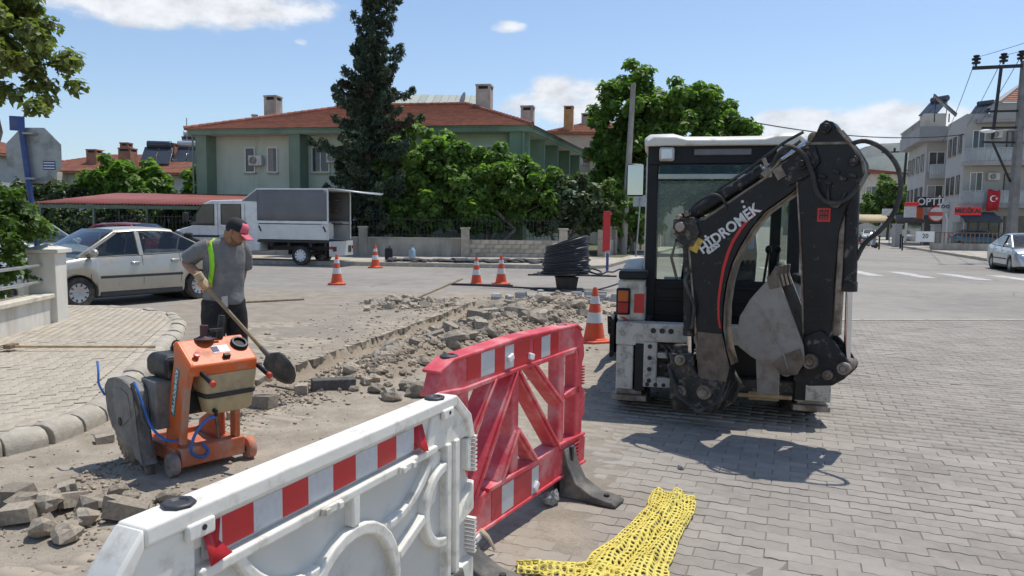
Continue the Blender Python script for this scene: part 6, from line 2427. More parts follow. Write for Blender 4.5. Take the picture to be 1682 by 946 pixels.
# ------------------------------------------------------------------ scooters and posts down the street
def scooter(loc, rz, label, col):
    t = empty('scooter', loc, rz, label, 'scooter', 'scooters parked by the kerb')
    for x in (-.62, .62):
        w_ = empty_part(t, 'wheel', (x, 0, .24))
        MB().lathe([(.13, -.05), (.22, -.05), (.24, 0), (.22, .05), (.13, .05)], (0, 0, 0), (0, 1, 0), 16).build('tyre', M_TYRE, w_)
        MB().lathe([(0, -.04), (.14, -.04), (.14, .04), (0, .04)], (0, 0, 0), (0, 1, 0), 14).build('rim', M_RIM, w_)
    mb = MB()
    mb.loft([[V(x, y * w_, z + y2) for (y, y2) in ((-1, 0), (1, 0), (.8, .25 * k), (-.8, .25 * k))] for (x, w_, z, k) in ((-.85, .06, .5, .8), (-.5, .15, .42, 1.3), (-.1, .16, .30, 1.2), (.0, .14, .26, .3), (.35, .14, .26, .3), (.45, .16, .30, 1.6), (.52, .14, .5, 1.6), (.45, .08, .85, .3))])
    mb.build('body', mat('scooter_' + col[0], col[1], .35, .1), t, .02)
    MB().cbox((-.4, 0, .80), (.7, .28, .1)).build('seat', M_SEAT, t, .04)
    mb = MB()
    mb.tube([V(.62, 0, .25), V(.5, 0, .75), V(.42, 0, 1.05)], .035, 8)
    mb.tube([V(.38, -.33, 1.04), V(.44, 0, 1.06), V(.38, .33, 1.04)], .02, 8)
    mb.build('handlebar', M_TRIM, t)
    return t

for i, (x, y, rz, c, lab) in enumerate(((28.9, 60, .3, ('grey', (.3, .3, .32)), 'grey scooter beside the slim pale pillar'), (30.0, 62.5, .5, ('white', (.65, .65, .65)), 'white scooter parked before the awning posts'),
                                        (31.4, 66.5, .2, ('red', (.3, .03, .03)), 'dark red scooter farther along the kerb'), (33.4, 72, .4, ('black', (.04, .04, .045)), 'black scooter under the tan awning'))):
    scooter((x, y, .0), rz, lab, c)
for (x, y, h, lab) in ((29.2, 55.5, 1.0, 'thin black kerb post beside the grey scooter'), (31.4, 60.0, 1.1, 'thin black kerb post by the optician steps'), (28.3, 57.2, 1.0, 'black kerb post before the notice board')):
    o = MB().cyl((0, 0, 0), (0, 0, h), .06, n=10).ell((0, 0, h), (.09, .09, .09), 10, 6).build('kerb_post', M_IRON)
    o.location = (x, y, .0)
    tag(o, lab, 'post')

# ------------------------------------------------------------------ backhoe loader, seen from behind
bh = empty('backhoe_loader', (1.81, 6.4, 0), R(-11.6), 'compact white and black backhoe loader with its digging arm folded sideways', 'backhoe')
M_BK = mat('worn_black_paint', (0.011, 0.012, 0.015), .33, 0, var=.25, scale=6, spec=.28, bump=.10, bscale=40, dirt=(.20, .185, .165), dirt_amt=.02, dirt_scale=16)
M_BKW = mat('heavily_worn_black', (0.016, 0.016, 0.018), .45, 0, spec=.3, var=.3, scale=8, bump=.3, bscale=40, dirt=(.24, .21, .18), dirt_amt=.18, dirt_scale=18)
M_BKC = mat('cab_black', (0.009, 0.010, 0.012), .45, 0, spec=.3, var=.2, scale=4)
M_CRM = mat('machine_cream', (.55, .53, .47), .5, 0, var=.08, scale=4, bump=.15, bscale=50, dirt=(.30, .26, .20), dirt_amt=.32, dirt_scale=9)
M_CRMW = mat('scuffed_cream', (.50, .48, .43), .65, 0, var=.12, scale=6, bump=.3, bscale=40, dirt=(.17, .145, .115), dirt_amt=.40, dirt_scale=12)
M_ROOFW = mat('cab_roof_white', (.66, .64, .57), .45, 0, var=.05, scale=3, dirt=(.45, .41, .34), dirt_amt=.25)
M_STEEL = mat('bare_worn_steel', (.27, .235, .195), .5, .55, var=.3, scale=7, bump=.3, bscale=45, dirt=(.16, .11, .075), dirt_amt=.5, dirt_scale=9)
M_BUCK = mat('grey_bucket', (.245, .235, .215), .6, .15, var=.15, scale=4, bump=.2, bscale=40, dirt=(.20, .14, .10), dirt_amt=.38, dirt_scale=6)
M_RUST = mat('rusty_steel', (.15, .115, .09), .8, .2, var=.35, scale=10, bump=.4, bscale=50)
M_GREASE = mat('greasy_casting', (.035, .032, .030), .5, .1, spec=.35, var=.4, scale=12, bump=.5, bscale=40, dirt=(.21, .185, .15), dirt_amt=.30, dirt_scale=20)
M_HOSE = mat('rubber_hose', (.025, .025, .026), .6, var=.3, scale=8, dirt=(.13, .12, .10), dirt_amt=.35)
M_REDP = mat('red_decal', (.50, .02, .02), .45, var=.06)
M_GREYD = mat('letter_silver', (.62, .63, .63), .5, .1, var=.06, dirt=(.3, .3, .3), dirt_amt=.25, dirt_scale=20)
G_CAB = glass_mat('cab_glass', (.85, .92, .88), .9)
G_VIS = glass_mat('visor_glass', (.45, .62, .52), .55, .15)

# --- cab
def bhp(mb, name, m, bevel=.008, parent=None, seg=2, angle=40):
    return mb.build(name, m, parent or bh, bevel, seg, angle)

CX0, CX1, CY0, CY1 = -.66, .70, .35, 1.62
for (x, y0_) in ((CX0, CY0), (CX1 - .10, CY0), (CX0, CY1 - .08), (CX1 - .10, CY1 - .08)):
    mb = MB()
    wd = .10
    lean = .03 if y0_ == CY0 else -.05
    mb.loft([[V(x + a * wd, y0_ + b * .09 + l_, z) for a, b in ((0, 0), (1, 0), (1, 1), (0, 1))] for (z, l_) in ((.72, 0), (1.2, 0), (2.3, lean))])
    p = bhp(mb, 'cab_post', M_BKC, .012)
for x in (CX0 - .012, CX1 - .02):       # pale outer trims
    mb = MB()
    mb.loft([[V(x + a * .035, CY0 + .02 + b * .07 + l_, z) for a, b in ((0, 0), (1, 0), (1, 1), (0, 1))] for (z, l_) in ((.95, 0), (2.28, .03))])
    bhp(mb, 'post_trim', M_CRM, .01)
mb = MB()
mb.box(CX0 + .0, CX1, CY0 + .012, CY0 + .12, 2.20, 2.385)
hd = bhp(mb, 'rear_header', M_BKC, .02)
mb = MB()
mb.box(-.25, .25, CY0 - .014, CY0 + .011, 2.285, 2.345)
bl = bhp(mb, 'brake_light', mat('smoke_lens', (.13, .12, .13), .2), .008, hd)
mb = MB()                                  # roof shell with raised corners
rg = []
for (y, dz, inx) in ((CY0 - .06, -.02, .03), (CY0 + .0, .02, 0), (CY0 + .5, .045, -.01), (CY1 - .2, .04, 0), (CY1 + .05, 0, .03)):
    pr_ = []
    for x, z in ((CX0 - .03, 2.37), (CX0 - .035, 2.42), (CX0 + .02, 2.462), (CX0 + .22, 2.462), (CX0 + .32, 2.435), (0, 2.432), (CX1 - .32, 2.435), (CX1 - .22, 2.462), (CX1 - .02, 2.462), (CX1 + .035, 2.42), (CX1 + .03, 2.37)):
        sg = 1 if x < 0 else -1
        pr_.append(V(x + sg * inx, y, z + (dz if z > 2.4 else 0)))
    rg.append(pr_)
mb.loft(rg)
rf = bhp(mb, 'cab_roof', M_ROOFW, .012)
for x in (-.49, .53):
    mb = MB()
    mb.cbox((x, CY0 - .03, 2.295), (.135, .07, .125))
    wl_ = bhp(mb, 'work_lamp', M_CRM, .02)
    mb = MB()
    mb.cbox((x, CY0 - .068, 2.295), (.10, .012, .092))
    bhp(mb, 'lens', M_LAMPW, .01, wl_)
mb = MB()
mb.add([V(-.55, CY0 + .0, 2.205), V(.60, CY0 + .0, 2.205), V(.60, CY0 - .02, 2.10), V(-.55, CY0 - .02, 2.10)], [(0, 1, 2, 3)])
o = mb.build('sun_visor', G_VIS, bh)
mb = MB()
mb.bar(V(-.56, CY0 - .022, 2.095), V(.6, CY0 - .022, 2.095), .018, .045)
bhp(mb, 'visor_rail', mat('pale_green_rail', (.42, .47, .42), .5), .005)
mb = MB()
mb.add([V(CX0 + .1, CY0 + .05, 1.16), V(CX1 - .1, CY0 + .05, 1.16), V(CX1 - .1, CY0 + .08, 2.2), V(CX0 + .1, CY0 + .08, 2.2)], [(0, 1, 2, 3)])
mb.build('rear_window', G_CAB, bh)
for x in (CX0 + .02, CX1 - .02):
    mb = MB()
    mb.add([V(x, CY0 + .1, 1.2), V(x, CY1 - .08, 1.2), V(x, CY1 - .1, 2.33), V(x, CY0 + .12, 2.33)], [(0, 1, 2, 3)])
    mb.build('side_window', G_CAB, bh)
mb = MB()
mb.add([V(CX0 + .1, CY1 - .03, .95), V(CX1 - .1, CY1 - .03, .95), V(CX1 - .1, CY1 - .08, 2.33), V(CX0 + .1, CY1 - .08, 2.33)], [(0, 1, 2, 3)])
mb.build('windscreen', G_CAB, bh)
mb = MB()
mb.box(CX0 + .04, CX1 - .04, CY0 + .02, CY0 + .10, .70, 1.15)
lp = bhp(mb, 'rear_panel', M_BKC, .015)
mb = MB()
for z in (.82, .95, 1.07):
    mb.box(CX0 + .1, CX1 - .1, CY0 + .004, CY0 + .021, z, z + .03)
bhp(mb, 'panel_rib', M_BKC, .004, lp)
mb = MB()
mb.box(CX0 + .05, CX1 - .05, CY0 + .1, CY1, .62, .72)
bhp(mb, 'cab_floor', M_BKC, .01)
mb = MB()                                   # seat and controls inside
mb.cbox((.12, .95, 1.12), (.5, .48, .16))
mb.loft([[V(.12 + a * w_, .70 + dy + b * .12, z) for a, b in ((-1, 0), (1, 0), (1, 1), (-1, 1))] for (z, w_, dy) in ((1.1, .25, .02), (1.4, .26, 0), (1.68, .22, -.03), (1.78, .13, -.04), (1.92, .12, -.05))])
bhp(mb, 'driver_seat', M_SEAT, .03)
mb = MB()
mb.cbox((.28, .62, 1.55), (.10, .10, .22))
mb.cyl((.28, .62, 1.66), (.28, .62, 1.71), .03, n=10)
bhp(mb, 'water_bottle', mat('blue_bottle', (.12, .25, .5), .3), .02)
mb = MB()
for x in (-.32, -.20, .42, .5):
    mb.cyl((x, .55, 1.1), (x + .03, .5, 1.42), .012, n=8)
    mb.ell((x + .03, .5, 1.44), (.03, .03, .04), 8, 6)
mb.cbox((-.28, .62, 1.0), (.4, .3, .3))
bhp(mb, 'control_levers', M_BKC, .0)
mb = MB()
pts = [V(.12 + .19 * math.cos(a * .4), 1.42 + .06 * math.sin(a * .4), 1.42 + .17 * math.sin(a * .4)) for a in range(17)]
mb.tube(pts, .016, 6, caps=False)
mb.cyl((.12, 1.55, .8), (.12, 1.43, 1.4), .04, n=10)
bhp(mb, 'steering_wheel', M_BKC, 0)
mb = MB()
mb.tube([V(-.35, .5, 1.1), V(-.42, .45, 1.35), V(-.38, .42, 1.52), V(-.28, .42, 1.45), V(-.25, .45, 1.2)], .014, 6)
bhp(mb, 'lever_hose', M_HOSE, 0)

# --- chassis, fenders, engine covers
for s in (-1, 1):
    mb = MB()
    mb.loft([[V(s * (.68 + a * .19), y, z0 + b * (z1 - z0)) for a, b in ((0, 0), (1, 0), (1, 1), (0, 1))] for (y, z0, z1) in ((.42, .88, 1.16), (.50, .86, 1.27), (1.7, .86, 1.30), (2.1, .86, 1.2), (2.25, .8, 1.05))])
    hd_ = bhp(mb, 'engine_cover', M_CRM, .03, seg=3)
    mb = MB()
    mb.box(s * .655 - .015 if s < 0 else .64, s * .64 if s < 0 else .67, .03, .42, .80, 1.08)
    bhp(mb, 'body_side', M_CRM, .01)
    mb = MB()                                # tail-lamp column
    mb.loft([[V(s * (.645 + a * .235), -.03 + b * .36, z) for a, b in ((0, 0), (1, 0), (1, 1), (0, 1))] for z in (.80, 1.17)])
    fc = bhp(mb, 'lamp_column', M_CRM, .025)
    mb = MB()
    mb.box(s * .75 - .125, s * .75 + .125, -.06, .30, 1.172, 1.245)
    bhp(mb, 'column_cap', M_BKC, .015, fc)
    mb = MB()
    mb.box(s * .83 - .062, s * .83 + .062, -.065, -.031, .855, 1.095)
    tl_ = bhp(mb, 'tail_light', M_BKC, .02)
    mb = MB()
    mb.box(s * .83 - .045, s * .83 + .045, -.085, -.066, .975, 1.075)
    bhp(mb, 'indicator_lens', mat('amber_lens', (.45, .10, .015), .25, var=.1), .012, tl_)
    mb = MB()
    mb.box(s * .83 - .045, s * .83 + .045, -.085, -.066, .875, .970)
    bhp(mb, 'brake_lens', M_LAMPR, .012, tl_)
    mb = MB()
    mb.ext([(s * .69 - .045, .875), (s * .69 + .045, .875), (s * .69 + .045, 1.045), (s * .69 - .045, 1.045)], -.036, -.032)
    mb.ext([(s * .80 - .06, .835), (s * .80 - .02, .835), (s * .80 + .03, .805), (s * .80 - .01, .805)], -.036, -.032)
    bhp(mb, 'red_stripe', M_REDP, 0)
    # stabiliser column
    mb = MB()
    mb.box(s * .755 - .125, s * .755 + .125, -.14, .06, .60 if s < 0 else .60, .80)
    mb.box(s * .80 - .075, s * .80 + .075, -.13, .05, .14, .60)
    sc_ = bhp(mb, 'stabiliser_leg', M_CRMW, .012)
    mb = MB()
    mb.box(s * .665 - .045, s * .665 + .045, -.155, .04, .20, .62)
    bhp(mb, 'stabiliser_channel', M_BKC, .006, sc_)
    mb = MB()
    mb.box(s * .755 - .15, s * .755 + .15, -.19, .09, .115, .165)
    mb.box(s * .755 - .11, s * .755 + .11, -.15, .05, .165, .21)
    bhp(mb, 'stabiliser_foot', M_STEEL, .008, sc_)
mb = MB()
mb.box(-.60, .62, .06, 2.1, .30, .62)
mb.box(-.50, .52, 2.05, 2.3, .30, .9)
bhp(mb, 'chassis', M_BKC, .02)
for s in (-1, 1):
    for y in (.38, 1.72):
        w_ = empty_part(bh, 'wheel', (s * .73, y, .40))
        mb = MB()
        mb.lathe([(.22, -.15), (.34, -.15), (.385, -.12), (.40, -.05), (.40, .05), (.385, .12), (.34, .15), (.22, .15)], (0, 0, 0), (1, 0, 0), 30)
        ty = mb.build('tyre', M_TYRE, w_, angle=40)
        mb = MB()
        for k in range(22):
            a = 2 * math.pi * k / 22
            for q in (-1, 1):
                c = V(q * .075, math.cos(a + q * .07) * .405, math.sin(a + q * .07) * .405)
                mb.cbox(c, (.15, .045, .03), Matrix.Rotation(a + q * .07 - math.pi / 2, 3, 'X') @ Matrix.Rotation(q * .5, 3, 'Z'))
        mb.build('tread', M_TYRE, w_)
        mb = MB()
        mb.lathe([(0, -.10), (.1, -.10), (.2, -.05), (.225, -.14), (.225, .14), (.2, .05), (.1, .10), (0, .10)], (0, 0, 0), (1, 0, 0), 24)
        mb.build('rim', M_CRM, w_)
# door mirror
mb = MB()
mb.box(-.90, -.71, 1.28, 1.34, 1.95, 2.29)
mr = bhp(mb, 'mirror', M_BKC, .03)
mb = MB()
mb.box(-.885, -.725, 1.272, 1.279, 1.965, 2.275)
bhp(mb, 'mirror_glass', mat('mirror_glass', (.40, .42, .42), .05, 1.0, var=.02), 0, mr)
mb = MB()
mb.tube([V(-.72, 1.34, 2.2), V(-.68, 1.5, 2.28), V(-.64, 1.58, 2.28)], .015, 8)
bhp(mb, 'mirror_arm', M_BKC, 0, mr)
# front loader arms and bucket
for s in (-1, 1):
    mb = MB()
    mb.ext([(1.2, .95), (1.5, 1.22), (2.0, 1.1), (2.65, .45), (2.75, .2), (2.55, .2), (2.0, .8), (1.3, .85)], s * .84 - .05, s * .84 + .05, u=(0, 1, 0), v=(0, 0, 1), w_=(1, 0, 0))
    bhp(mb, 'loader_arm', M_BK, .015)
sp_ = [(2.55, .58), (2.48, .40), (2.50, .2), (2.62, .06), (3.3, .03)]
mb = MB()
rg = []
for x in (-1.08, 1.08):
    rg.append([V(x, y, z) for y, z in sp_])
mb.loft(rg, caps=False, closed=False)
o = mb.build('loader_bucket', M_BK, bh)
o.modifiers.new('thick', 'SOLIDIFY').thickness = .025
for s in (-1, 1):
    mb = MB()
    mb.ext([(1.75, .62), (1.9, .40), (2.2, .33), (2.25, .06), (3.3, .03), (2.9, .3), (2.52, .55), (2.2, .52)], s * 1.08 - .02, s * 1.08 + .02, u=(0, 1, 0), v=(0, 0, 1), w_=(1, 0, 0))
    bhp(mb, 'bucket_side', M_BKW, .004, o)

# --- side-shift frame behind the cab
mb = MB()
Y0, Y1 = -.16, .02
mb.box(-.64, .90, Y0, Y1, .64, .80)
mb.box(-.64, -.52, Y0, Y1, .24, .64)
mb.box(-.52, -.24, Y0 + .0, Y1, .24, .33)
mb.box(-.52, -.24, Y0, Y1, .50, .55)
sf = bhp(mb, 'side_shift_frame', M_CRMW, .012)
mb = MB()
for k in range(3):
    mb.cyl((-.56 + k * .075, Y0 - .004, .74), (-.56 + k * .075, Y0 + .02, .74), .024, n=12)
for k in range(4):
    mb.cyl((-.585, Y0 - .003, .30 + k * .1), (-.585, Y0 + .02, .30 + k * .1), .02, n=12)
for k in range(3):
    mb.cyl((-.60 + k * .07, Y0 - .003, .265), (-.60 + k * .07, Y0 + .02, .265), .018, n=12)
bhp(mb, 'bolt_hole', M_DARK, 0, sf)
mb = MB()
mb.box(-.52, -.2, Y0 + .06, Y1, .33, .64)
bhp(mb, 'frame_recess', M_DARK, 0, sf)
mb = MB()
for (a, b, r_) in ((V(-.50, -.10, .60), V(-.25, -.12, .60), .03), (V(-.50, -.1, .43), V(-.22, -.12, .41), .035), (V(-.45, -.12, .36), V(-.2, -.16, .34), .028)):
    mb.cyl(a, b, r_, n=12)
for k in range(6):
    x = -.47 + k * .05
    mb.tube([V(x, -.1, .63), V(x + .03, -.17, .56), V(x + .05, -.16, .48), V(x + .09, -.12, .42)], .012, 6)
bhp(mb, 'valve_pipes', M_GREASE, 0, sf)
mb = MB()
for k in range(3):
    mb.box(-.36 + k * .03, -.345 + k * .03, -.19, -.1, .36, .62)
bhp(mb, 'guide_rail', M_STEEL, .003, sf)
mb = MB()
mb.box(-.20, .90, -.12, -.0, .20, .345)
cb = bhp(mb, 'cross_beam', M_GREASE, .01)
mb = MB()
mb.box(.62, .91, -.15, -.121, .19, .36)
bhp(mb, 'beam_end', M_CRMW, .01, cb)
mb = MB()
mb.box(.25, .5, -.16, -.121, .18, .25)
mb.cyl((.1, -.16, .22), (.6, -.16, .215), .02, n=8)
bhp(mb, 'lock_pin', mat('ochre_steel', (.33, .24, .13), .7, .2, var=.3, scale=10), .006, cb)

# --- digging arm: built in its own upright plane, swung 23 degrees
KP = V(-.13, -.45, 0)
YAW = R(-23)
def arm(mb, name, m, bevel=.006, parent=None, angle=40):
    o = mb.build(name, m, parent or bh, bevel, 2, angle)
    if parent is None:
        o.location = KP
        o.rotation_euler = (0, 0, YAW)
    return o

# kingpost
mb = MB()
mb.ext([(-.12, .20), (.08, .15), (.16, .20), (.20, .32), (.15, .42), (.0, .42), (-.12, .60), (-.20, .60), (-.24, .32)], -.13, -.07)
mb.ext([(-.10, .18), (.12, .14), (.22, .22), (.27, .38), (.20, .50), (.02, .46), (-.12, .62), (-.22, .62), (-.26, .30)], .07, .13)
mb.box(-.26, -.06, -.12, .12, .22, .60)
mb.cyl((-.2, 0, .12), (-.2, 0, .66), .075, n=16)
kpo = arm(mb, 'kingpost', M_GREASE, .012)
mb = MB()
for (a, z, r_) in ((.05, .32, .06), (-.15, .30, .05), (-.16, .56, .045)):
    mb = MB()
    mb.cyl((a, -.16, z), (a, .16, z), r_, n=18)
    mb.cyl((a, -.185, z), (a, -.16, z), r_ * .55, n=12)
    arm(mb, 'pin', M_STEEL, .006, kpo)
mb = MB()
for q in (-.10, .0, .1):
    mb.tube([V(-.28, q, .5), V(-.15, q - .1, .28), V(.02, q - .1, .17), V(.16, q - .04, .25), V(.2, q, .42)], .018, 7)
arm(mb, 'kingpost_hoses', M_HOSE, 0, kpo)
# boom
boom_p = [(-.15, 1.64), (-.02, 1.70), (.28, 1.905), (.68, 2.17), (.80, 2.20), (.80, 2.08), (.74, 2.0), (.64, 1.905), (.45, 1.765), (.355, 1.64), (.27, 1.49), (.215, 1.36), (.18, 1.22), (.158, 1.03), (.16, .84), (.19, .68), (.23, .54), (.19, .34), (.12, .245), (.02, .235), (-.02, .40), (-.03, .57), (-.065, .9), (-.10, 1.24), (-.13, 1.45)]
mb = MB()
mb.ext(boom_p, -.10, .10)
boom = arm(mb, 'boom', M_BK, .008)
# worn inner face of the boom
inner = [(.72, 1.985), (.64, 1.905), (.45, 1.765), (.355, 1.64), (.27, 1.49), (.215, 1.36), (.18, 1.22), (.158, 1.03), (.16, .84), (.19, .68), (.23, .56)]
mb = MB()
rg = []
for (a, z) in inner:
    rg.append([V(a + .006, -.085, z - .004), V(a + .006, .085, z - .004)])
mb.loft(rg, caps=False, closed=False)
o = arm(mb, 'inner_plate', M_STEEL, 0, boom)
o.modifiers.new('thick', 'SOLIDIFY').thickness = .008
mb = MB()                                      # foot casting, rusted
mb.ext([(.0, .26), (.13, .26), (.20, .36), (.235, .54), (.20, .66), (.165, .80), (-.035, .80), (-.03, .55)], -.112, -.101)
arm(mb, 'foot_plate', M_RUST, .004, boom)
mb = MB()
mb.tube([V(-.152, -.10, 1.62), V(-.105, -.10, 1.24), V(-.065, -.10, .9), V(-.03, -.10, .57)], .009, 5)
mb.tube([V(-.02, -.10, 1.70), V(.28, -.10, 1.905), V(.68, -.10, 2.17)], .009, 5)
arm(mb, 'plate_edge', M_STEEL, 0, boom)
st_ = [(.40, 1.755), (.335, 1.685), (.29, 1.625), (.235, 1.53), (.20, 1.44), (.168, 1.32), (.15, 1.20), (.139, 1.10), (.135, 1.02), (.14, .92), (.155, .84)]
mb = MB()
off = []
for i, (a, z) in enumerate(st_):
    k = .024 * (1 - abs(i / (len(st_) - 1) - .35) * .5)
    off.append((a - k, z + k * .35))
mb.ext(st_ + off[::-1], -.1045, -.1008)
arm(mb, 'red_stripe', M_REDP, 0, boom)
ang = math.atan2(.34, .44)
ud = V(math.cos(ang), 0, math.sin(ang))
vd = V(-math.sin(ang), 0, math.cos(ang))
tx = text_mesh('H\u0130DROMEK', .115, .002, 'lettering', M_GREYD, boom, .0035, .93)
aim(tx, V(.185, -.1035, 1.625), ud, vd)
tx = text_mesh('62SS', .062, .002, 'model_number', M_GREYD, boom, .003, 1.0)
aim(tx, V(.065, -.1035, 1.475), ud, vd)
mb = MB()
for (a, z) in ((.285, 1.84), (.30, 1.80)):
    mb.cyl((a, -.106, z), (a, -.10, z), .011, n=10)
arm(mb, 'rivet', M_GREYD, 0, boom)
mb = MB()
mb.cbox((-.075, -.104, 1.50), (.075, .004, .12), Matrix.Rotation(R(25), 3, 'Y'))
arm(mb, 'warning_label', mat('yellow_label', (.50, .33, .06), .6, var=.25, scale=30), 0, boom)
# boom head lugs
mb = MB()
for w0 in (-.125, .105):
    mb.ext([(.50, 2.02), (.62, 1.95), (.76, 2.02), (.84, 2.12), (.80, 2.24), (.68, 2.22)], w0, w0 + .02)
mb.cyl((.72, -.15, 2.11), (.72, .15, 2.11), .045, n=16)
mb.cyl((.72, -.165, 2.11), (.72, -.15, 2.11), .025, n=12)
arm(mb, 'boom_head', M_BKW, .004, boom)
# rams: crowd ram above the boom, lift ram behind it
def ram(name, a0, z0, a1, z1, w_, rb_, rr_, split=.6):
    p0, p1 = V(a0, w_, z0), V(a1, w_, z1)
    m_ = p0.lerp(p1, split)
    mb = MB()
    mb.cyl(p0, m_, rb_, n=16)
    mb.cyl(p0.lerp(p1, split - .04), m_ + (m_ - p0).normalized() * .015, rb_ * 1.12, n=16)
    mb.cyl(V(a0, w_ - .05, z0), V(a0, w_ + .05, z0), rb_ * 1.0, n=14)
    o = arm(mb, name, M_BKW, .004)
    mb = MB()
    mb.cyl(m_, p1, rr_, n=14)
    arm(mb, 'rod', M_CHROME, 0, o)
    mb = MB()
    mb.cyl(V(a1, w_ - .05, z1), V(a1, w_ + .05, z1), rb_ * .9, n=14)
    arm(mb, 'rod_eye', M_STEEL, .004, o)
    return o

ram('crowd_ram', -.20, 1.70, .78, 2.30, -.02, .052, .026, .62)
ram('lift_ram', -.16, 1.58, -.12, .56, -.02, .056, .03, .80)
mb = MB()
mb.ext([(-.27, 1.70), (-.10, 1.72), (-.04, 1.60), (-.10, 1.48), (-.20, 1.50), (-.27, 1.60)], -.12, .12)
lug = arm(mb, 'ram_bracket', M_GREASE, .008)
mb = MB()
mb.cyl((-.20, -.15, 1.64), (-.20, .15, 1.64), .04, n=14)
for (a, z) in ((-.22, 1.72), (-.15, 1.745), (-.26, 1.60)):
    mb.cyl((a, -.14, z), (a, -.09, z), .022, n=10)
arm(mb, 'fitting', M_STEEL, .003, lug)
# dipper
dip_p = [(.80, 2.34), (.82, 2.395), (.86, 2.425), (.905, 2.41), (.94, 2.36), (1.06, 2.21), (1.12, 2.11), (1.135, 2.03), (1.09, 1.93), (1.03, 1.80), (.985, 1.62), (.97, 1.3), (.965, .90), (.93, .76), (.90, .64), (.84, .60), (.79, .66), (.775, .86), (.75, 1.23), (.715, 1.65), (.69, 1.9), (.675, 2.05), (.70, 2.17)]
mb = MB()
mb.ext(dip_p, -.095, .095)
dip = arm(mb, 'dipper_arm', M_BK, .010)
mb = MB()
for q in (-.099, .079):
    mb.tube([V(.80, q, 2.34), V(.70, q, 2.17), V(.675, q, 2.05), V(.715, q, 1.65), V(.75, q, 1.23), V(.775, q, .86)], .008, 5)
    mb.tube([V(.94, q, 2.36), V(1.06, q, 2.21), V(1.12, q, 2.11), V(1.135, q, 2.03)], .010, 5)
mb.bar(V(.73, -.097, 2.26), V(1.03, -.097, 2.25), .006, .018)
arm(mb, 'plate_edge', M_STEEL, 0, dip)
mb = MB()
mb.bar(V(1.0, -.02, 1.80), V(.995, -.02, .86), .10, .045)
arm(mb, 'ram_guard', M_STEEL, .006, dip)
mb = MB()
for (a, z, r_) in ((.865, 2.36, .038), (.72, 2.11, .05), (1.06, 2.12, .038)):
    mb = MB()
    mb.cyl((a, -.125, z), (a, .125, z), r_, n=16)
    mb.cyl((a, -.135, z), (a, -.125, z), r_ * .5, n=12)
    arm(mb, 'pin', M_BKW, .005, dip)
mb = MB()
mb.box(.835, .925, -.1005, -.0965, 1.69, 1.79)
lg = arm(mb, 'red_badge', M_REDP, 0, dip)
mb = MB()
for (a0, a1, z0, z1) in ((.85, .858, 1.705, 1.775), (.902, .910, 1.705, 1.775), (.85, .876, 1.767, 1.775), (.884, .910, 1.767, 1.775), (.868, .876, 1.735, 1.775), (.884, .892, 1.735, 1.775), (.855, .905, 1.732, 1.740), (.868, .875, 1.705, 1.735), (.885, .892, 1.705, 1.735)):
    mb.box(a0, a1, -.1025, -.101, z0, z1)
arm(mb, 'badge_mark', M_DARK, 0, dip)
mb = MB()
for (a, z) in ((.86, 2.02), (.95, 2.05), (1.0, 2.0), (.90, 1.97), (1.06, 2.02)):
    mb.cbox((a, -.11, z), (.05, .03, .025), Matrix.Rotation(R(20), 3, 'Y'))
    mb.cyl((a, -.12, z), (a, -.09, z), .016, n=8)
arm(mb, 'pipe_fitting', M_GREASE, .004, dip)
ram('bucket_ram', 1.05, 2.10, 1.075, .655, -.04, .05, .024, .62)
# bucket linkage
mb = MB()
for w0 in (-.125, .095):
    mb.ext([(.78, .84), (.90, .90), (1.0, .82), (1.09, .70), (1.125, .62), (1.08, .56), (1.0, .50), (.84, .475), (.72, .50), (.74, .58), (.80, .62)], w0, w0 + .03)
lk = arm(mb, 'bucket_link', M_BKW, .008)
mb = MB()
for (a, z, r_) in ((.845, .665, .055), (.68, .575, .042), (1.075, .64, .045), (.97, .58, .035)):
    mb = MB()
    mb.cyl((a, -.17, z), (a, .17, z), r_, n=18)
    mb.cyl((a, -.18, z), (a, -.17, z), r_ * .5, n=12)
    mb.lathe([(r_ * .72, -.178), (r_ * .8, -.183), (r_ * .88, -.178)], (a, 0, z), (0, 1, 0), 16)
    arm(mb, 'pin', M_STEEL, .004, lk)
# bucket
bk = [(.56, 1.285), (.50, 1.225), (.40, 1.10), (.325, .96), (.31, .84), (.32, .73), (.42, .66), (.55, .60), (.66, .545)]
side = bk + [(.76, .56), (.815, .66), (.80, .78), (.74, .93), (.66, 1.12), (.60, 1.26)]
mb = MB()
for w0 in (-.19, .165):
    mb.ext(side, w0, w0 + .025)
bks = arm(mb, 'bucket', M_BUCK, .004)
mb = MB()
mb.loft([[V(a, -.165, z), V(a, .165, z)] for a, z in bk], caps=False, closed=False)
o = arm(mb, 'bucket_shell', M_BUCK, 0, bks)
o.modifiers.new('thick', 'SOLIDIFY').thickness = .02
for q in (-.165, -.055, .055, .165):
    mb = MB()
    mb.loft([[V(.555 + a, q + b, 1.26) for a, b in ((-.03, -.028), (.03, -.028), (.03, .028), (-.03, .028))], [V(.585 + a, q + b, 1.36) for a, b in ((-.010, -.022), (.010, -.022), (.010, .022), (-.010, .022))]])
    mb.cbox((.565, q, 1.24), (.075, .066, .10), Matrix.Rotation(R(-16), 3, 'Y'))
    arm(mb, 'tooth', M_RUST, .004, bks)
mb = MB()
mb.tube([V(.44, -.192, 1.08), V(.56, -.192, .90), V(.66, -.192, .72), V(.70, -.192, .60)], .008, 5)
arm(mb, 'fold_line', M_BUCK, 0, bks)
mb = MB()
mb.ext([(.58, .62), (.66, .545), (.76, .56), (.815, .66), (.78, .76), (.66, .70)], -.196, -.1905)
arm(mb, 'rust_patch', M_RUST, 0, bks)
mb = MB()                                     # plate hanging below the bucket
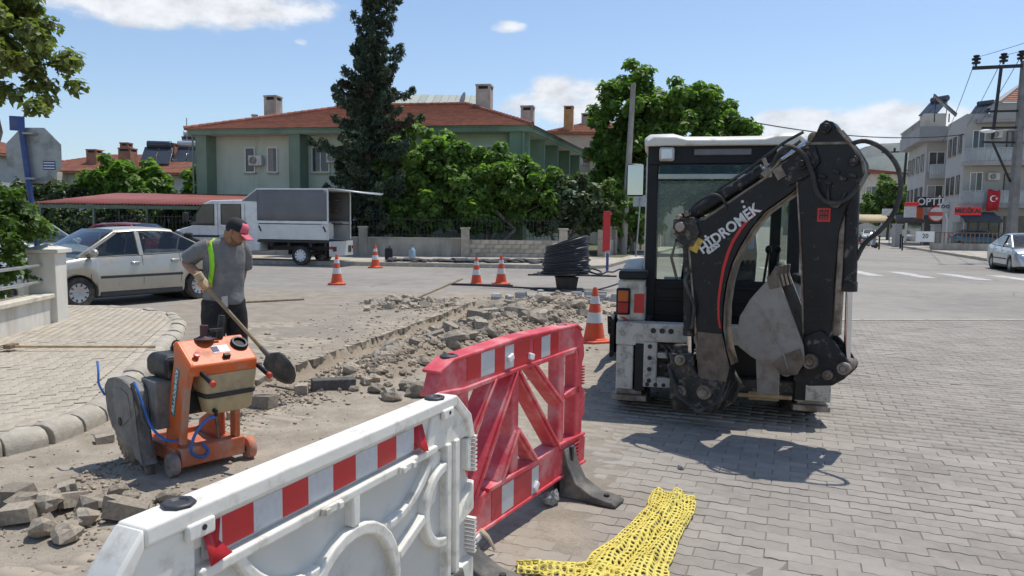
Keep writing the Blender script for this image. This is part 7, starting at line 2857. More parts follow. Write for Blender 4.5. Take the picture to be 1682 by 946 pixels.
mb.ext([(.42, .62), (.60, .56), (.60, .36), (.44, .36)], -.05, -.02)
arm(mb, 'skid_plate', M_BUCK, .004, bks)
# hoses of the arm
hz_ = [[V(1.02, -.02, 2.25), V(1.12, -.02, 2.265), V(1.24, -.02, 2.20), V(1.33, -.02, 2.08), V(1.36, -.02, 1.93), V(1.33, -.02, 1.77), V(1.25, -.02, 1.64), V(1.15, -.02, 1.54), V(1.10, -.04, 1.42)],
       [V(.50, -.12, 2.09), V(.56, -.16, 2.19), V(.64, -.18, 2.235), V(.74, -.18, 2.17), V(.80, -.17, 2.04), V(.83, -.16, 1.92), V(.88, -.15, 1.85), V(.96, -.14, 1.825), V(1.04, -.12, 1.86), V(1.10, -.1, 1.95)],
       [V(-.18, -.1, 1.70), V(-.10, -.14, 1.80), V(.0, -.15, 1.87), V(.09, -.15, 1.895), V(.15, -.12, 1.84), V(.16, -.1, 1.78)],
       [V(-.10, -.02, 1.80), V(.1, -.06, 1.95), V(.35, -.06, 2.12), V(.55, -.05, 2.27), V(.70, -.05, 2.35)],
       [V(.42, -.11, 2.02), V(.5, -.13, 2.12), V(.6, -.13, 2.2), V(.7, -.12, 2.28)],
       [V(-.10, -.10, 1.3), V(-.14, -.15, 1.22), V(-.10, -.16, 1.12), V(-.06, -.14, 1.0), V(-.08, -.12, .82)],
       [V(.90, -.10, 1.97), V(.91, -.13, 1.85), V(.97, -.13, 1.8), V(1.02, -.1, 1.9)]]
for i, p in enumerate(hz_):
    # smooth the polyline
    q = [p[0]]
    for k in range(len(p) - 1):
        a, b = p[k], p[k + 1]
        pm_, nx_ = p[max(0, k - 1)], p[min(len(p) - 1, k + 2)]
        for t_ in (.25, .5, .75, 1.0):
            t2, t3 = t_ * t_, t_ ** 3
            q.append(0.5 * ((2 * a) + (b - pm_) * t_ + (2 * pm_ - 5 * a + 4 * b - nx_) * t2 + (3 * a - pm_ - 3 * b + nx_) * t3))
    mb = MB()
    mb.tube(q, .017 if i < 2 else .012, 8)
    arm(mb, 'hydraulic_hose', M_HOSE, 0)
mb = MB()
mb.bar(V(.44, -.13, 2.03), V(.56, -.13, 2.16), .012, .05)
mb.bar(V(.44, -.13, 2.16), V(.50, -.13, 2.02), .01, .03)
mb.cbox((.56, -.13, 2.05), (.07, .012, .09), Matrix.Rotation(R(-30), 3, 'Y'))
arm(mb, 'hose_clamp', M_STEEL, .003)

# ------------------------------------------------------------------ walk-behind concrete saw
saw = empty('concrete_saw', (-2.0, 4.82, 0), math.atan2(.75, .66), 'orange walk-behind concrete saw with beige water tank and dusty blade guard', 'concrete saw')
saw.scale = (.88, .90, 1.0)
M_ORA = mat('saw_orange', (.66, .125, .022), .42, 0, var=.06, scale=5, bump=.08, bscale=60, dirt=(.42, .27, .19), dirt_amt=.30, dirt_scale=6)
M_ORAD = mat('dusty_orange', (.55, .13, .045), .6, 0, var=.08, scale=6, dirt=(.40, .30, .24), dirt_amt=.48, dirt_scale=7)
M_TANKB = mat('beige_tank', (.46, .38, .22), .5, 0, var=.08, scale=5, dirt=(.33, .27, .17), dirt_amt=.4, dirt_scale=6)
M_GRD = mat('dusty_guard', (.17, .17, .165), .7, .3, var=.2, scale=5, bump=.2, bscale=40, dirt=(.32, .29, .25), dirt_amt=.52, dirt_scale=6)
M_ENG = mat('engine_black', (.022, .022, .024), .5, .1, var=.3, scale=10, dirt=(.12, .11, .095), dirt_amt=.35, dirt_scale=10)
M_BHOSE = mat('blue_hose', (.03, .13, .42), .45, var=.12)
M_TEAL = mat('teal_label', (.015, .20, .20), .5, var=.06)

def sp(mb, name, m, bevel=.006, parent=None, seg=2, angle=40):
    return mb.build(name, m, parent or saw, bevel, seg, angle)

def yz(mb, poly, x0, x1):
    return mb.ext(poly, x0, x1, u=(0, 1, 0), v=(0, 0, 1), w_=(1, 0, 0))

# base tray
mb = MB()
mb.box(-.235, .265, -.03, .07, .05, .175)
mb.box(-.235, -.175, .07, .62, .06, .15)
mb.box(.205, .265, .07, .62, .06, .15)
mb.box(-.175, .205, .07, .60, .095, .11)
mb.box(-.235, .265, .60, .66, .06, .15)
base = sp(mb, 'base_frame', M_ORAD, .012)
mb = MB()
yz(mb, [(.26, .13), (.075, .13), (.04, .22), (-.03, .42), (-.09, .58), (-.195, .715), (-.19, .745), (.02, .872), (.045, .86), (.05, .80), (.12, .6), (.2, .35)], -.225, -.20)
lp = sp(mb, 'side_plate', M_ORA, .006)
mb = MB()
yz(mb, [(-.035, .20), (.02, .20), (-.10, .60), (-.185, .72), (-.20, .72), (-.115, .56)], -.235, -.19)
sp(mb, 'plate_flange', M_ORAD, .006, lp)
mb = MB()
yz(mb, [(.06, .175), (-.02, .175), (-.03, .42), (.05, .42)], .19, .235)
sp(mb, 'upright', M_ORAD, .008)
mb = MB()
yz(mb, [(.20, .11), (.62, .11), (.60, .2), (.35, .32), (.2, .32)], .21, .23)
sp(mb, 'upright', M_ORAD, .006)
# console: sloping top with folded front edge
mb = MB()
mb.add([V(-.232, -.20, .735), V(.285, -.20, .735), V(.285, .03, .872), V(-.232, .03, .872), V(-.232, -.20, .665), V(.285, -.20, .665), V(.285, .06, .70), V(-.232, .06, .70), V(.285, .06, .86), V(-.232, .06, .86)],
       [(0, 1, 2, 3), (4, 5, 1, 0), (1, 5, 6, 8, 2), (3, 2, 8, 9), (9, 8, 6, 7), (0, 3, 9, 7, 4), (4, 7, 6, 5)])
con = sp(mb, 'console', M_ORA, .010)
nrm = V(0, -.137, .23).normalized()
up_ = V(0, .23, .137).normalized()
def con_pt(x, t, h=0.0):
    return V(x, -.20, .735) + up_ * (t * .268) + nrm * h
mb = MB()
mb.lathe([(.045, .0), (.062, .0), (.066, .012), (.058, .024), (.045, .024), (.043, .004)], con_pt(.215, .60, .001), nrm, 22)
fil = sp(mb, 'filler_cap', M_BKC, 0, con)
mb = MB()
mb.lathe([(0, .002), (.045, .002), (.045, .006), (0, .006)], con_pt(.215, .60, .001), nrm, 20)
sp(mb, 'filler_opening', M_DARK, 0, fil)
mb = MB()
mb.lathe([(0, .0), (.018, .0), (.018, .016), (.023, .016), (.023, .03), (0, .032)], con_pt(-.155, .30, .001), nrm, 16)
sp(mb, 'stop_button', mat('stop_red_button', (.45, .03, .02), .4), 0, con)
mb = MB()
c, r_, u_ = con_pt(.05, .52, .0015), V(1, 0, 0), up_
mb.add([c - r_ * .06 - u_ * .035, c + r_ * .07 - u_ * .035, c + r_ * .07 + u_ * .035, c - r_ * .06 + u_ * .035], [(0, 1, 2, 3)])
stc = sp(mb, 'sticker', M_LETW, 0, con)
mb = MB()
c = con_pt(.02, .52, .003)
mb.add([c - r_ * .03 - u_ * .028, c + r_ * .02 - u_ * .028, c + r_ * .02 + u_ * .028, c - r_ * .03 + u_ * .028], [(0, 1, 2, 3)])
sp(mb, 'sticker_mark', mat('navy_print', (.03, .045, .10), .6), 0, stc)
mb = MB()
mb.cbox(con_pt(.06, .18, .012), (.05, .03, .03), Matrix.Rotation(R(30), 3, 'X'))
sp(mb, 'latch', M_BKC, .004, con)
mb = MB()                                     # feed-screw bracket behind the console
mb.lathe([(.075, 0), (.075, .012), (.05, .02), (.03, .03), (.03, .10), (.02, .10), (.02, .05), (0, .05)], con_pt(-.02, .92, 0), V(0, 0, 1), 14)
br = sp(mb, 'screw_bracket', mat('maroon_cast', (.075, .035, .035), .55, .2, var=.2), .003)
mb = MB()
mb.cyl(con_pt(.105, .95, 0), con_pt(.125, .95, 0) + V(.0, .0, .15), .024, n=14)
mb.bar(con_pt(-.0, .95, .07), con_pt(.11, .95, .07), .02, .02)
sp(mb, 'crank_grip', M_ENG, .002, br)
mb = MB()
mb.cyl(V(.10, .05, .15), V(.02, .06, .80), .014, n=8)
sp(mb, 'feed_screw', M_STEEL, 0, br)
for x in (-.15, .29):                          # handle stubs
    mb = MB()
    p, q = V(x, -.19, .685), V(x + .015, -.315, .635)
    mb.cyl(p, q, .017, n=12)
    hs_ = sp(mb, 'handle', M_BKC, 0)
    mb = MB()
    mb.cyl(q, q + (q - p).normalized() * .028, .022, n=12)
    sp(mb, 'handle_cap', mat('red_cap', (.55, .06, .03), .45), .004, hs_)
# tank
mb = MB()
rg = []
for (z, x0_, x1_, y0_, y1_) in ((.395, -.055, .245, -.145, .02), (.41, -.075, .262, -.165, .03), (.50, -.10, .275, -.178, .035), (.66, -.13, .295, -.192, .04), (.664, -.13, .295, -.192, .04)):
    r = .035
    ring = []
    for (cx, cy, a0) in ((x1_ - r, y1_ - r, 0), (x0_ + r, y1_ - r, 90), (x0_ + r, y0_ + r, 180), (x1_ - r, y0_ + r, 270)):
        for k in range(4):
            a = R(a0 + 30 * k)
            ring.append(V(cx + r * math.cos(a), cy + r * math.sin(a), z))
    rg.append(ring)
mb.loft(rg)
tank = sp(mb, 'water_tank', M_TANKB, 0, angle=50)
mb = MB()
rg2 = []
for (z, e) in ((.505, .003), (.508, .008), (.535, .008), (.538, .003)):
    f = (z - .50) / .16
    x0_, x1_, y0_, y1_ = -.10 - .03 * f - e, .275 + .02 * f + e, -.178 - .014 * f - e, .035 + .005 * f + e
    r = .038
    ring = []
    for (cx, cy, a0) in ((x1_ - r, y1_ - r, 0), (x0_ + r, y1_ - r, 90), (x0_ + r, y0_ + r, 180), (x1_ - r, y0_ + r, 270)):
        for k in range(4):
            a = R(a0 + 30 * k)
            ring.append(V(cx + r * math.cos(a), cy + r * math.sin(a), z))
    rg2.append(ring)
mb.loft(rg2, caps=False)
sp(mb, 'strap', M_TRIM, 0, tank)
mb = MB()
mb.cyl((-.045, -.155, .425), (-.05, -.20, .42), .016, n=10)
mb.cyl((-.05, -.20, .42), (-.05, -.20, .39), .012, n=10)
sp(mb, 'drain_tap', M_BKC, .002, tank)
# engine
mb = MB()
mb.box(-.18, .14, .18, .50, .34, .56)
mb.cyl((-.02, .16, .50), (-.02, .52, .50), .13, n=18)
eng = sp(mb, 'engine', M_ENG, .015)
mb = MB()
rg = [[V(x, y, z) for x, y in ((-.25, .14), (.10, .14), (.10, .46), (-.25, .46))] for z in (.58, .60)]
mb.loft([[V(-.26 + i, .14 + i, z), V(.08 - i, .14 + i, z), V(.08 - i, .46 - i, z), V(-.26 + i, .46 - i, z)] for (z, i) in ((.60, .03), (.63, 0), (.73, 0), (.76, .03))])
ft = sp(mb, 'fuel_tank', M_ENG, .025, eng, 3)
mb = MB()
mb.lathe([(.045, 0), (.045, .018), (.035, .025), (0, .027)], (-.06, .38, .765), (0, 0, 1), 16)
pts = [V(-.06 + .035 * math.cos(a * math.pi / 8), .38, .79 + .035 * math.sin(a * math.pi / 8)) for a in range(9)]
mb.tube(pts, .006, 6)
sp(mb, 'fuel_cap', M_BKC, 0, eng)
mb = MB()
mb.box(-.05, .06, .28, .40, .7605, .763)
sp(mb, 'label_plate', M_LETW, 0, eng)
mb = MB()
for k in range(7):
    mb.box(-.24 + k * .045, -.22 + k * .045, .12, .14, .62, .74)
for k in range(6):
    mb.box(-.19, .12, .17, .53, .36 + k * .033, .372 + k * .033)
sp(mb, 'cooling_fins', M_ENG, .002, eng)
mb = MB()
mb.cyl((.12, .22, .46), (.19, .22, .46), .06, n=16)
mb.cyl((-.14, .1, .48), (-.14, .16, .48), .055, n=16)
mb.lathe([(.03, -.01), (.05, -.012), (.055, 0), (.05, .01), (.03, .01)], (-.14, .10, .48), (0, -1, 0), 16)
sp(mb, 'pulley', M_CRM, .004, eng)
mb = MB()
mb.box(-.32, -.19, .17, .42, .28, .60)
bc = sp(mb, 'belt_cover', M_GRD, .012)
mb = MB()
mb.cbox((-.13, -.02, .47), (.12, .02, .13))
sp(mb, 'control_box', M_BKC, .006)
# blade guard and toothed blade
gp = [(.82, .46), (.805, .51), (.745, .56), (.64, .585), (.48, .585), (.36, .57), (.30, .53), (.255, .32), (.21, .17), (.175, .10), (.15, .07), (.20, .075), (.26, .09), (.33, .13), (.46, .17), (.58, .19), (.70, .23), (.785, .33)]
mb = MB()
yz(mb, gp, -.43, -.415)
yz(mb, gp, -.345, -.33)
rim_ = gp[:11]
mb.loft([[V(-.432, y, z), V(-.328, y, z)] for y, z in rim_], caps=False, closed=False)
gd_ = sp(mb, 'blade_guard', M_GRD, .003)
mb = MB()
yz(mb, [(.78, .40), (.68, .51), (.50, .53), (.38, .50), (.33, .36), (.48, .28), (.64, .28)], -.434, -.4305)
sp(mb, 'guard_stamping', M_GRD, .002, gd_)
mb = MB()
disc = []
NT_ = 40
for k in range(NT_):
    for (f, rr_) in ((0, .262), (.55, .262), (.6, .248), (.95, .248)):
        a = 2 * math.pi * (k + f) / NT_
        disc.append((.53 + rr_ * math.cos(a), .272 + rr_ * math.sin(a)))
yz(mb, disc, -.382, -.377)
bd = sp(mb, 'blade', M_STEEL, 0)
mb = MB()
yz(mb, [(.15, .01), (.185, .13), (.205, .13), (.175, .0), (.13, -.0)], -.41, -.345)
sp(mb, 'mud_flap', M_STEEL, .003, gd_)
mb = MB()
mb.cyl((-.44, .53, .30), (-.32, .53, .30), .03, n=12)
sp(mb, 'guard_bolt', M_BKC, .002, gd_)
# wheels
for (x, y, r_, lab) in ((-.285, 0.0, .078, 0), (.315, 0.0, .078, 0), (-.27, .58, .06, 0), (.30, .58, .06, 0)):
    w_ = empty_part(saw, 'wheel', (x, y, r_))
    MB().lathe([(.035, -.03), (r_ * .92, -.03), (r_, -.02), (r_, .02), (r_ * .92, .03), (.035, .03)], (0, 0, 0), (1, 0, 0), 24).build('tyre', mat('dusty_wheel', (.20, .17, .155), .8, var=.2, scale=12, dirt=(.34, .27, .22), dirt_amt=.4) if x < 0 else M_ORAD, w_)
    MB().lathe([(0, -.034), (.016, -.034), (.03, -.026), (.036, -.03), (.036, .03), (.03, .026), (.016, .034), (0, .034)], (0, 0, 0), (1, 0, 0), 18).build('hub', M_STEEL, w_)
# hoses
def smooth(p, k=5):
    q = [p[0]]
    for i in range(len(p) - 1):
        a, b = p[i], p[i + 1]
        pm_, nx_ = p[max(0, i - 1)], p[min(len(p) - 1, i + 2)]
        for j in range(1, k + 1):
            t_ = j / k
            q.append(0.5 * ((2 * a) + (b - pm_) * t_ + (2 * pm_ - 5 * a + 4 * b - nx_) * t_ ** 2 + (3 * a - pm_ - 3 * b + nx_) * t_ ** 3))
    return q

for p, m_, r_ in (([V(-.05, -.20, .39), V(-.11, -.17, .37), V(-.17, -.12, .28), V(-.185, -.08, .17), V(-.13, -.05, .115), V(-.06, -.045, .10), V(-.04, -.045, .14), V(-.08, -.04, .185)], M_BHOSE, .011),
                  ([V(-.40, .34, .585), V(-.40, .28, .54), V(-.38, .23, .43), V(-.36, .15, .31), V(-.31, .06, .24), V(-.22, .02, .22)], M_BHOSE, .010),
                  ([V(-.42, .33, .58), V(-.42, .27, .50), V(-.40, .21, .37), V(-.37, .16, .28)], M_HOSE, .013),
                  ([V(-.44, .79, .44), V(-.47, .82, .52), V(-.46, .85, .60), V(-.44, .92, .66)], M_BHOSE, .009)):
    MB().tube(smooth(p), r_, 8).build('water_hose', m_, saw)
# teal maker label along the side plate
a0, a1 = V(-.2265, .055, .70), V(-.2265, .085, .37)
mb = MB()
d_ = V(0, .105, -.33)
s_ = V(0, -.06, -.012)
st0 = V(-.2272, .035, .71)
mb.add([st0, st0 + d_, st0 + d_ + s_, st0 + s_], [(0, 1, 2, 3)])
tlb = sp(mb, 'maker_label', M_TEAL, 0, lp)
tx = text_mesh('KOND\u00dcLLER', .05, .0006, 'lettering', M_LETW, tlb, .0012, 1.08)
aim(tx, st0 + d_ * .5 + s_ * .5 + V(-.0012, 0, 0), -d_.normalized() * -1, -s_.normalized())

# ------------------------------------------------------------------ plastic road barriers
M_WPL = mat('white_plastic', (.80, .77, .69), .42, 0, var=.03, scale=3, bump=.05, bscale=40, dirt=(.50, .46, .39), dirt_amt=.30, dirt_scale=9)
M_WPLI = mat('white_plastic_web', (.62, .61, .57), .5, 0, var=.05, scale=2, dirt=(.45, .44, .41), dirt_amt=.3, dirt_scale=3)
M_RPL = mat('faded_red_plastic', (.62, .06, .08), .5, 0, var=.12, scale=4, bump=.06, bscale=40, dirt=(.66, .30, .30), dirt_amt=.38, dirt_scale=4)
M_REFR = mat('reflective_red', (.55, .02, .025), .35, 0, var=.05, scale=60)
M_REFW = mat('reflective_white', (.55, .57, .60), .35, .1, var=.05, scale=60, dirt=(.42, .42, .43), dirt_amt=.25)
M_FOOT = mat('rubber_foot', (.085, .08, .075), .8, 0, var=.2, scale=8, bump=.2, bscale=50, dirt=(.22, .20, .17), dirt_amt=.45, dirt_scale=6)
M_CAPB = mat('black_plug', (.035, .035, .04), .5, var=.2)

def sz(mb, poly, d0, d1):
    """polygon in (along, z); depth towards the front (-x local)"""
    return mb.ext(poly, d0, d1, u=(0, 1, 0), v=(0, 0, 1), w_=(-1, 0, 0))

def arc(c, r, a0, a1, n=12):
    return [(c[0] + r * math.cos(R(a0 + (a1 - a0) * i / n)), c[1] + r * math.sin(R(a0 + (a1 - a0) * i / n))) for i in range(n + 1)]

def ring_band(mb, c, r0, r1, a0, a1, d0, d1, n=20):
    """curved rib of rectangular section as one connected surface"""
    full = abs(a1 - a0) >= 359.9
    sec = []
    for k in range(n if full else n + 1):
        a = R(a0 + (a1 - a0) * k / n)
        ca, sa = math.cos(a), math.sin(a)
        sec.append([V(-d, c[0] + r * ca, c[1] + r * sa) for r, d in ((r0, d0), (r1, d0), (r1, d1), (r0, d1))])
    if full:
        sec.append(sec[0])
        o = len(mb.v)
        vs_ = [p for rg_ in sec[:-1] for p in rg_]
        fs = []
        for i in range(n):
            i2 = (i + 1) % n
            for j in range(4):
                j2 = (j + 1) % 4
                fs.append((i * 4 + j, i * 4 + j2, i2 * 4 + j2, i2 * 4 + j))
        mb.add(vs_, fs)
    else:
        mb.loft(sec)

def foot(parent, s, w_=.075):
    """moulded rubber foot: low skirt swept out to both sides"""
    mb = MB()
    for sgn in (-1, 1):
        prof = [(.02, .30), (.05, .30), (.075, .20), (.13, .10), (.24, .045), (.36, .03), (.385, .018), (.385, 0), (.02, 0)]
        mb.ext([(a * sgn, z) for a, z in prof], s - w_, s + w_, u=(-1, 0, 0), v=(0, 0, 1), w_=(0, 1, 0))
    f = mb.build('foot', M_FOOT, parent, .012, 3)
    mb = MB()
    for sgn in (-1, 1):
        mb.cyl((sgn * .30, s, .02), (sgn * .30, s, .05), .017, n=12)
        mb.box(sgn * .06 - .012, sgn * .06 + .012, s - .012, s + .012, .02, .30)
    mb.build('foot_hole', M_DARK, f)
    return f

# white barrier: along = local y from the far end (-.1) to the near end (1.52); front = -x
wb = empty('white_barrier', (-.22, 2.83, 0), math.atan2(.41, -.91), 'white plastic road barrier with red and white reflective band and moulded rings', 'road barrier')
wb.rotation_euler = (0, 0, math.atan2(-.523, 1.16) + math.pi) if False else (0, 0, 0)
def set_frame(o, loc, along, left):
    m = Matrix((Vector(left), Vector(along), Vector((0, 0, 1)))).transposed().to_4x4()
    m.translation = Vector(loc)
    o.matrix_world = m

wa = Vector((-.411, -.9116, 0))
set_frame(wb, (-.22, 2.83, 0), wa, Vector((wa.y, -wa.x, 0)))
TH_ = .045
outl = [(-.10, .12), (-.10, .30), (-.075, .34), (-.075, .46), (-.10, .50), (-.10, .62), (-.075, .66), (-.075, .78), (-.09, .81), (-.055, .90), (.05, .985), (1.425, .985), (1.51, .89), (1.535, .80), (1.52, .76), (1.52, .30), (1.545, .26), (1.545, .12)]
mb = MB()
sz(mb, outl, -.012, .012)
web = mb.build('web', M_WPLI, wb, .004)
mb = MB()                                        # top rail and rim
mb.box(-TH_, TH_, .055, 1.43, .955, 1.0)
for s in (1, -1):
    sz(mb, [(-.10, .80), (-.065, .90), (.055, 1.0), (.055, .955), (-.02, .885), (-.06, .80)], -TH_ if s > 0 else 0, TH_ if s > 0 else .001)
    break
sz(mb, [(1.52, .90), (1.43, 1.0), (1.43, .955), (1.48, .88), (1.51, .80), (1.545, .80)], -TH_, TH_)
sz(mb, [(1.50, .14), (1.545, .14), (1.545, .80), (1.50, .80)], -TH_, TH_)
rail = mb.build('top_rail', M_WPL, wb, .008, 3)
mb = MB()
sz(mb, [(-.06, .84), (-.02, .91), (.06, .952), (.22, .952), (.26, .86), (.26, .82), (.02, .815), (-.06, .81)], -.03, .034)
sz(mb, [(1.29, .955), (1.44, .955), (1.50, .86), (1.50, .80), (1.40, .74), (1.29, .83)], -.03, .034)
sz(mb, [(.20, .885), (1.29, .885), (1.29, .955), (.20, .955)], -.02, .020)
sz(mb, [(.20, .815), (1.29, .815), (1.29, .845), (.20, .845)], -.045, .045)
bandb = mb.build('upper_panel', M_WPL, wb, .007, 3)
for s0 in (.03, 1.33):                           # end posts with ladder grips
    mb = MB()
    sz(mb, [(s0, .12), (s0 + .035, .12), (s0 + .035, .825), (s0, .825)], -.045, .045)
    sz(mb, [(s0 + .065, .12), (s0 + .10, .12), (s0 + .10, .825), (s0 + .065, .825)], -.045, .045)
    sz(mb, [(s0 + .035, .12), (s0 + .065, .12), (s0 + .065, .825), (s0 + .035, .825)], -.03, .03)
    mb.build('end_post', M_WPL, wb, .006)
mb = MB()
sz(mb, [(-.10, .50), (.03, .47), (.03, .50), (-.02, .56), (-.10, .62)], -.04, .04)
mb.build('end_hook', M_WPL, wb, .006)
mb = MB()
sz(mb, [(-.10, .12), (.03, .12), (.03, .30), (-.10, .30)], -.04, .04)
mb.build('end_hook', M_WPL, wb, .006)
mb = MB()
sz(mb, [(-.075, .66), (-.04, .68), (-.04, .80), (-.075, .80)], -.04, .04)
posts = mb.build('end_hook', M_WPL, wb, .006)
mb = MB()
for k in range(9):
    mb.box(-.05, .05, -.105, -.085, .66 + k * .017, .668 + k * .017)
    mb.box(-.05, .05, -.105, -.085, .32 + k * .017, .328 + k * .017)
mb.build('grip_rib', M_WPL, posts)
mb = MB()                                        # rings and ribs in relief
D0, D1 = -.045, .045
for c, r0_, r1_, a0, a1 in (((.69, .48), .205, .245, 0, 360), ((.13, .60), .125, .16, -90, 90), ((1.33, .60), .125, .16, 90, 270)):
    ring_band(mb, c, r0_, r1_, a0, a1, D0, D1, 28)
for a_, b_ in (((.69, .725), (.69, .825)), ((.45, .53), (.285, .60)), ((.93, .53), (1.17, .60)), ((.48, .35), (.28, .16)), ((.90, .35), (1.16, .16))):
    d_ = Vector((b_[0] - a_[0], b_[1] - a_[1])).normalized()
    n_ = Vector((-d_.y, d_.x)) * .018
    sz(mb, [(a_[0] + n_.x, a_[1] + n_.y), (b_[0] + n_.x, b_[1] + n_.y), (b_[0] - n_.x, b_[1] - n_.y), (a_[0] - n_.x, a_[1] - n_.y)], D0, D1)
sz(mb, [(.13, .12), (1.33, .12), (1.33, .19), (.13, .19)], -.045, .045)
sz(mb, [(.13, .80), (.20, .816), (.20, .66), (.29, .62), (.27, .58), (.17, .62)], -.02, .02)
ring_band(mb, (.50, .97), .30, .33, 205, 275, D0, D1 - .004, 14)
ring_band(mb, (.88, .97), .30, .33, 265, 335, D0, D1 - .004, 14)
relief = mb.build('relief_rib', M_WPL, wb, .007, 3)
mb = MB()
for s0 in (.82, .42):
    mb.box(-.058, -.046, s0 - .045, s0 + .045, .818, .842)
    mb.box(-.066, -.058, s0 - .04, s0 - .02, .82, .84)
    mb.box(-.066, -.058, s0 + .02, s0 + .04, .82, .84)
mb.build('clip', M_WPL, wb, .003)
edges = [(.275, .33), (.33, .44), (.44, .55), (.55, .665), (.665, .775), (.775, .885), (.885, .99), (.99, 1.095), (1.095, 1.20), (1.20, 1.262)]
for i, (a_, b_) in enumerate(edges):
    mb = MB()
    sz(mb, [(a_, .858), (b_, .858), (b_, .938), (a_, .938)], .0205, .0225)
    mb.build('reflector_block', M_REFR if i % 2 == (0 if True else 1) and i != 9 or i == 9 and False else M_REFW, wb)
# peeling red ends
for (a_, b_, q) in ((1.20, 1.262, 1), (.275, .33, -1)):
    mb = MB()
    e = b_ if q > 0 else a_
    mb.add([V(-.0235, e, .938), V(-.0235, e - q * .055, .938), V(-.0235, e - q * .05, .885), V(-.05, e + q * .0, .845), V(-.062, e - q * .055, .86)], [(0, 1, 2, 3), (2, 4, 3)])
    o = mb.build('peeled_tape', M_REFR, wb)
    o.modifiers.new('thick', 'SOLIDIFY').thickness = .0015
for s in (.11, 1.265):
    mb = MB()
    mb.lathe([(.020, 0), (.038, 0), (.040, .005), (.035, .010), (.024, .010), (.020, .005)], (0, s + .04, 1.0), (0, 0, 1), 8)
    pg = mb.build('plug', M_CAPB, wb, .002)
    mb = MB()
    mb.cyl((0, s + .04, .999), (0, s + .04, 1.004), .024, n=14)
    mb.build('plug_hole', M_DARK, pg)
    mb = MB()
    mb.box(-.052, -.035, s - .02, s + .06, .925, .965)
    lugb = mb.build('lug', M_WPL, wb, .006)
    mb = MB()
    mb.cyl((-.054, s + .015, .948), (-.05, s + .015, .948), .007, n=10)
    mb.build('lug_hole', M_DARK, lugb)
foot(wb, .08)
foot(wb, 1.38)

# red barrier: along from the left end (-.19) to the far right end (1.46)
rb_ = empty('red_barrier', (0, 0, 0), 0, 'faded red plastic road barrier with diagonal lattice and black rubber feet', 'road barrier')
ra = Vector((.5094, .8605, 0))
set_frame(rb_, (-.30, 3.39, 0), ra, Vector((-ra.y, ra.x, 0)))
D0, D1 = -.05, .05
mb = MB()
top = [(-.135, .90), (-.10, .985), (-.01, 1.015), (.2, 1.03), (.6, 1.04), (1.3, 1.03), (1.36, 1.015), (1.41, .95), (1.42, .88), (1.26, .88), (.6, .88), (.08, .865), (-.135, .88)]
sz(mb, top, -.04, .04)
tb = mb.build('top_beam', M_RPL, rb_, .012, 3)
mb = MB()
sz(mb, [(-.115, .97), (-.01, 1.012), (.6, 1.037), (1.3, 1.028), (1.37, .99), (1.37, 1.01), (1.3, 1.045), (.6, 1.055), (-.01, 1.03), (-.125, .985)], -.052, .052)
sz(mb, [(-.135, .865), (.08, .85), (.6, .868), (1.26, .868), (1.30, .90), (.6, .892), (.08, .876), (-.135, .895)], -.052, .052)
mb.build('beam_flange', M_RPL, tb, .006)
def rbar(mb, a_, b_, w_, d0=D0, d1=D1):
    a_, b_ = Vector(a_), Vector(b_)
    d_ = (b_ - a_).normalized()
    n_ = Vector((-d_.y, d_.x)) * (w_ / 2)
    sz(mb, [tuple(a_ + n_), tuple(b_ + n_), tuple(b_ - n_), tuple(a_ - n_)], d0, d1)
for nm, a_, b_, w_ in (('post', (.09, .12), (.09, .87), .085), ('post', (.575, .30), (.575, .88), .075), ('post', (1.12, .28), (1.12, .88), .075), ('post', (1.34, .15), (1.34, .90), .07)):
    mb = MB()
    rbar(mb, a_, b_, w_, -.04, .04)
    mb.build(nm, M_RPL, rb_, .012, 3)
for a_, b_, w_ in (((.575, .87), (.17, .30), .06), ((.60, .86), (1.09, .32), .056), ((.36, .87), (.11, .56), .05), ((.76, .88), (1.10, .60), .054), ((.59, .54), (.42, .30), .07), ((.60, .54), (.81, .32), .055)):
    mb = MB()
    rbar(mb, a_, b_, w_, -.045, .045)
    dg_ = mb.build('brace', M_RPL, rb_, .010, 3)
    mb = MB()
    rbar(mb, a_, b_, .014, .046, .058)
    mb.build('brace_ridge', M_RPL, dg_, .004)
mb = MB()
sz(mb, [(-.02, .12), (.30, .12), (1.46, .15), (1.47, .30), (1.42, .33), (1.10, .34), (.85, .32), (.34, .305), (.16, .30), (-.02, .26)], -.04, .04)
lb = mb.build('bottom_beam', M_RPL, rb_, .012, 3)
mb = MB()
sz(mb, [(-.02, .105), (.30, .105), (1.46, .135), (1.46, .155), (.30, .125), (-.02, .125)], -.052, .052)
sz(mb, [(.30, .295), (.85, .31), (1.10, .33), (1.44, .32), (1.44, .335), (1.10, .35), (.85, .333), (.30, .318)], -.052, .052)
mb.build('beam_flange', M_RPL, lb, .005)
mb = MB()                                         # right end cheek with grips
sz(mb, [(1.30, .90), (1.42, .90), (1.43, .83), (1.40, .78), (1.40, .64), (1.45, .60), (1.45, .46), (1.41, .42), (1.41, .34), (1.37, .34), (1.37, .60), (1.16, .60), (1.16, .63), (1.37, .66), (1.35, .80)], -.04, .04)
ck = mb.build('end_cheek', M_RPL, rb_, .008)
mb = MB()
for k in range(7):
    mb.box(-.046, .046, 1.40, 1.425, .65 + k * .018, .658 + k * .018)
    mb.box(-.055, -.04, 1.28, 1.36, .16 + k * .022, .168 + k * .022)
    mb.box(-.055, -.04, -.01, .04, .13 + k * .02, .138 + k * .02)
mb.build('grip_rib', M_RPL, ck)
mb = MB()
rbar(mb, (-.10, .58), (.09, .58), .05)
mb.build('hinge_arm', M_RPL, rb_, .01)
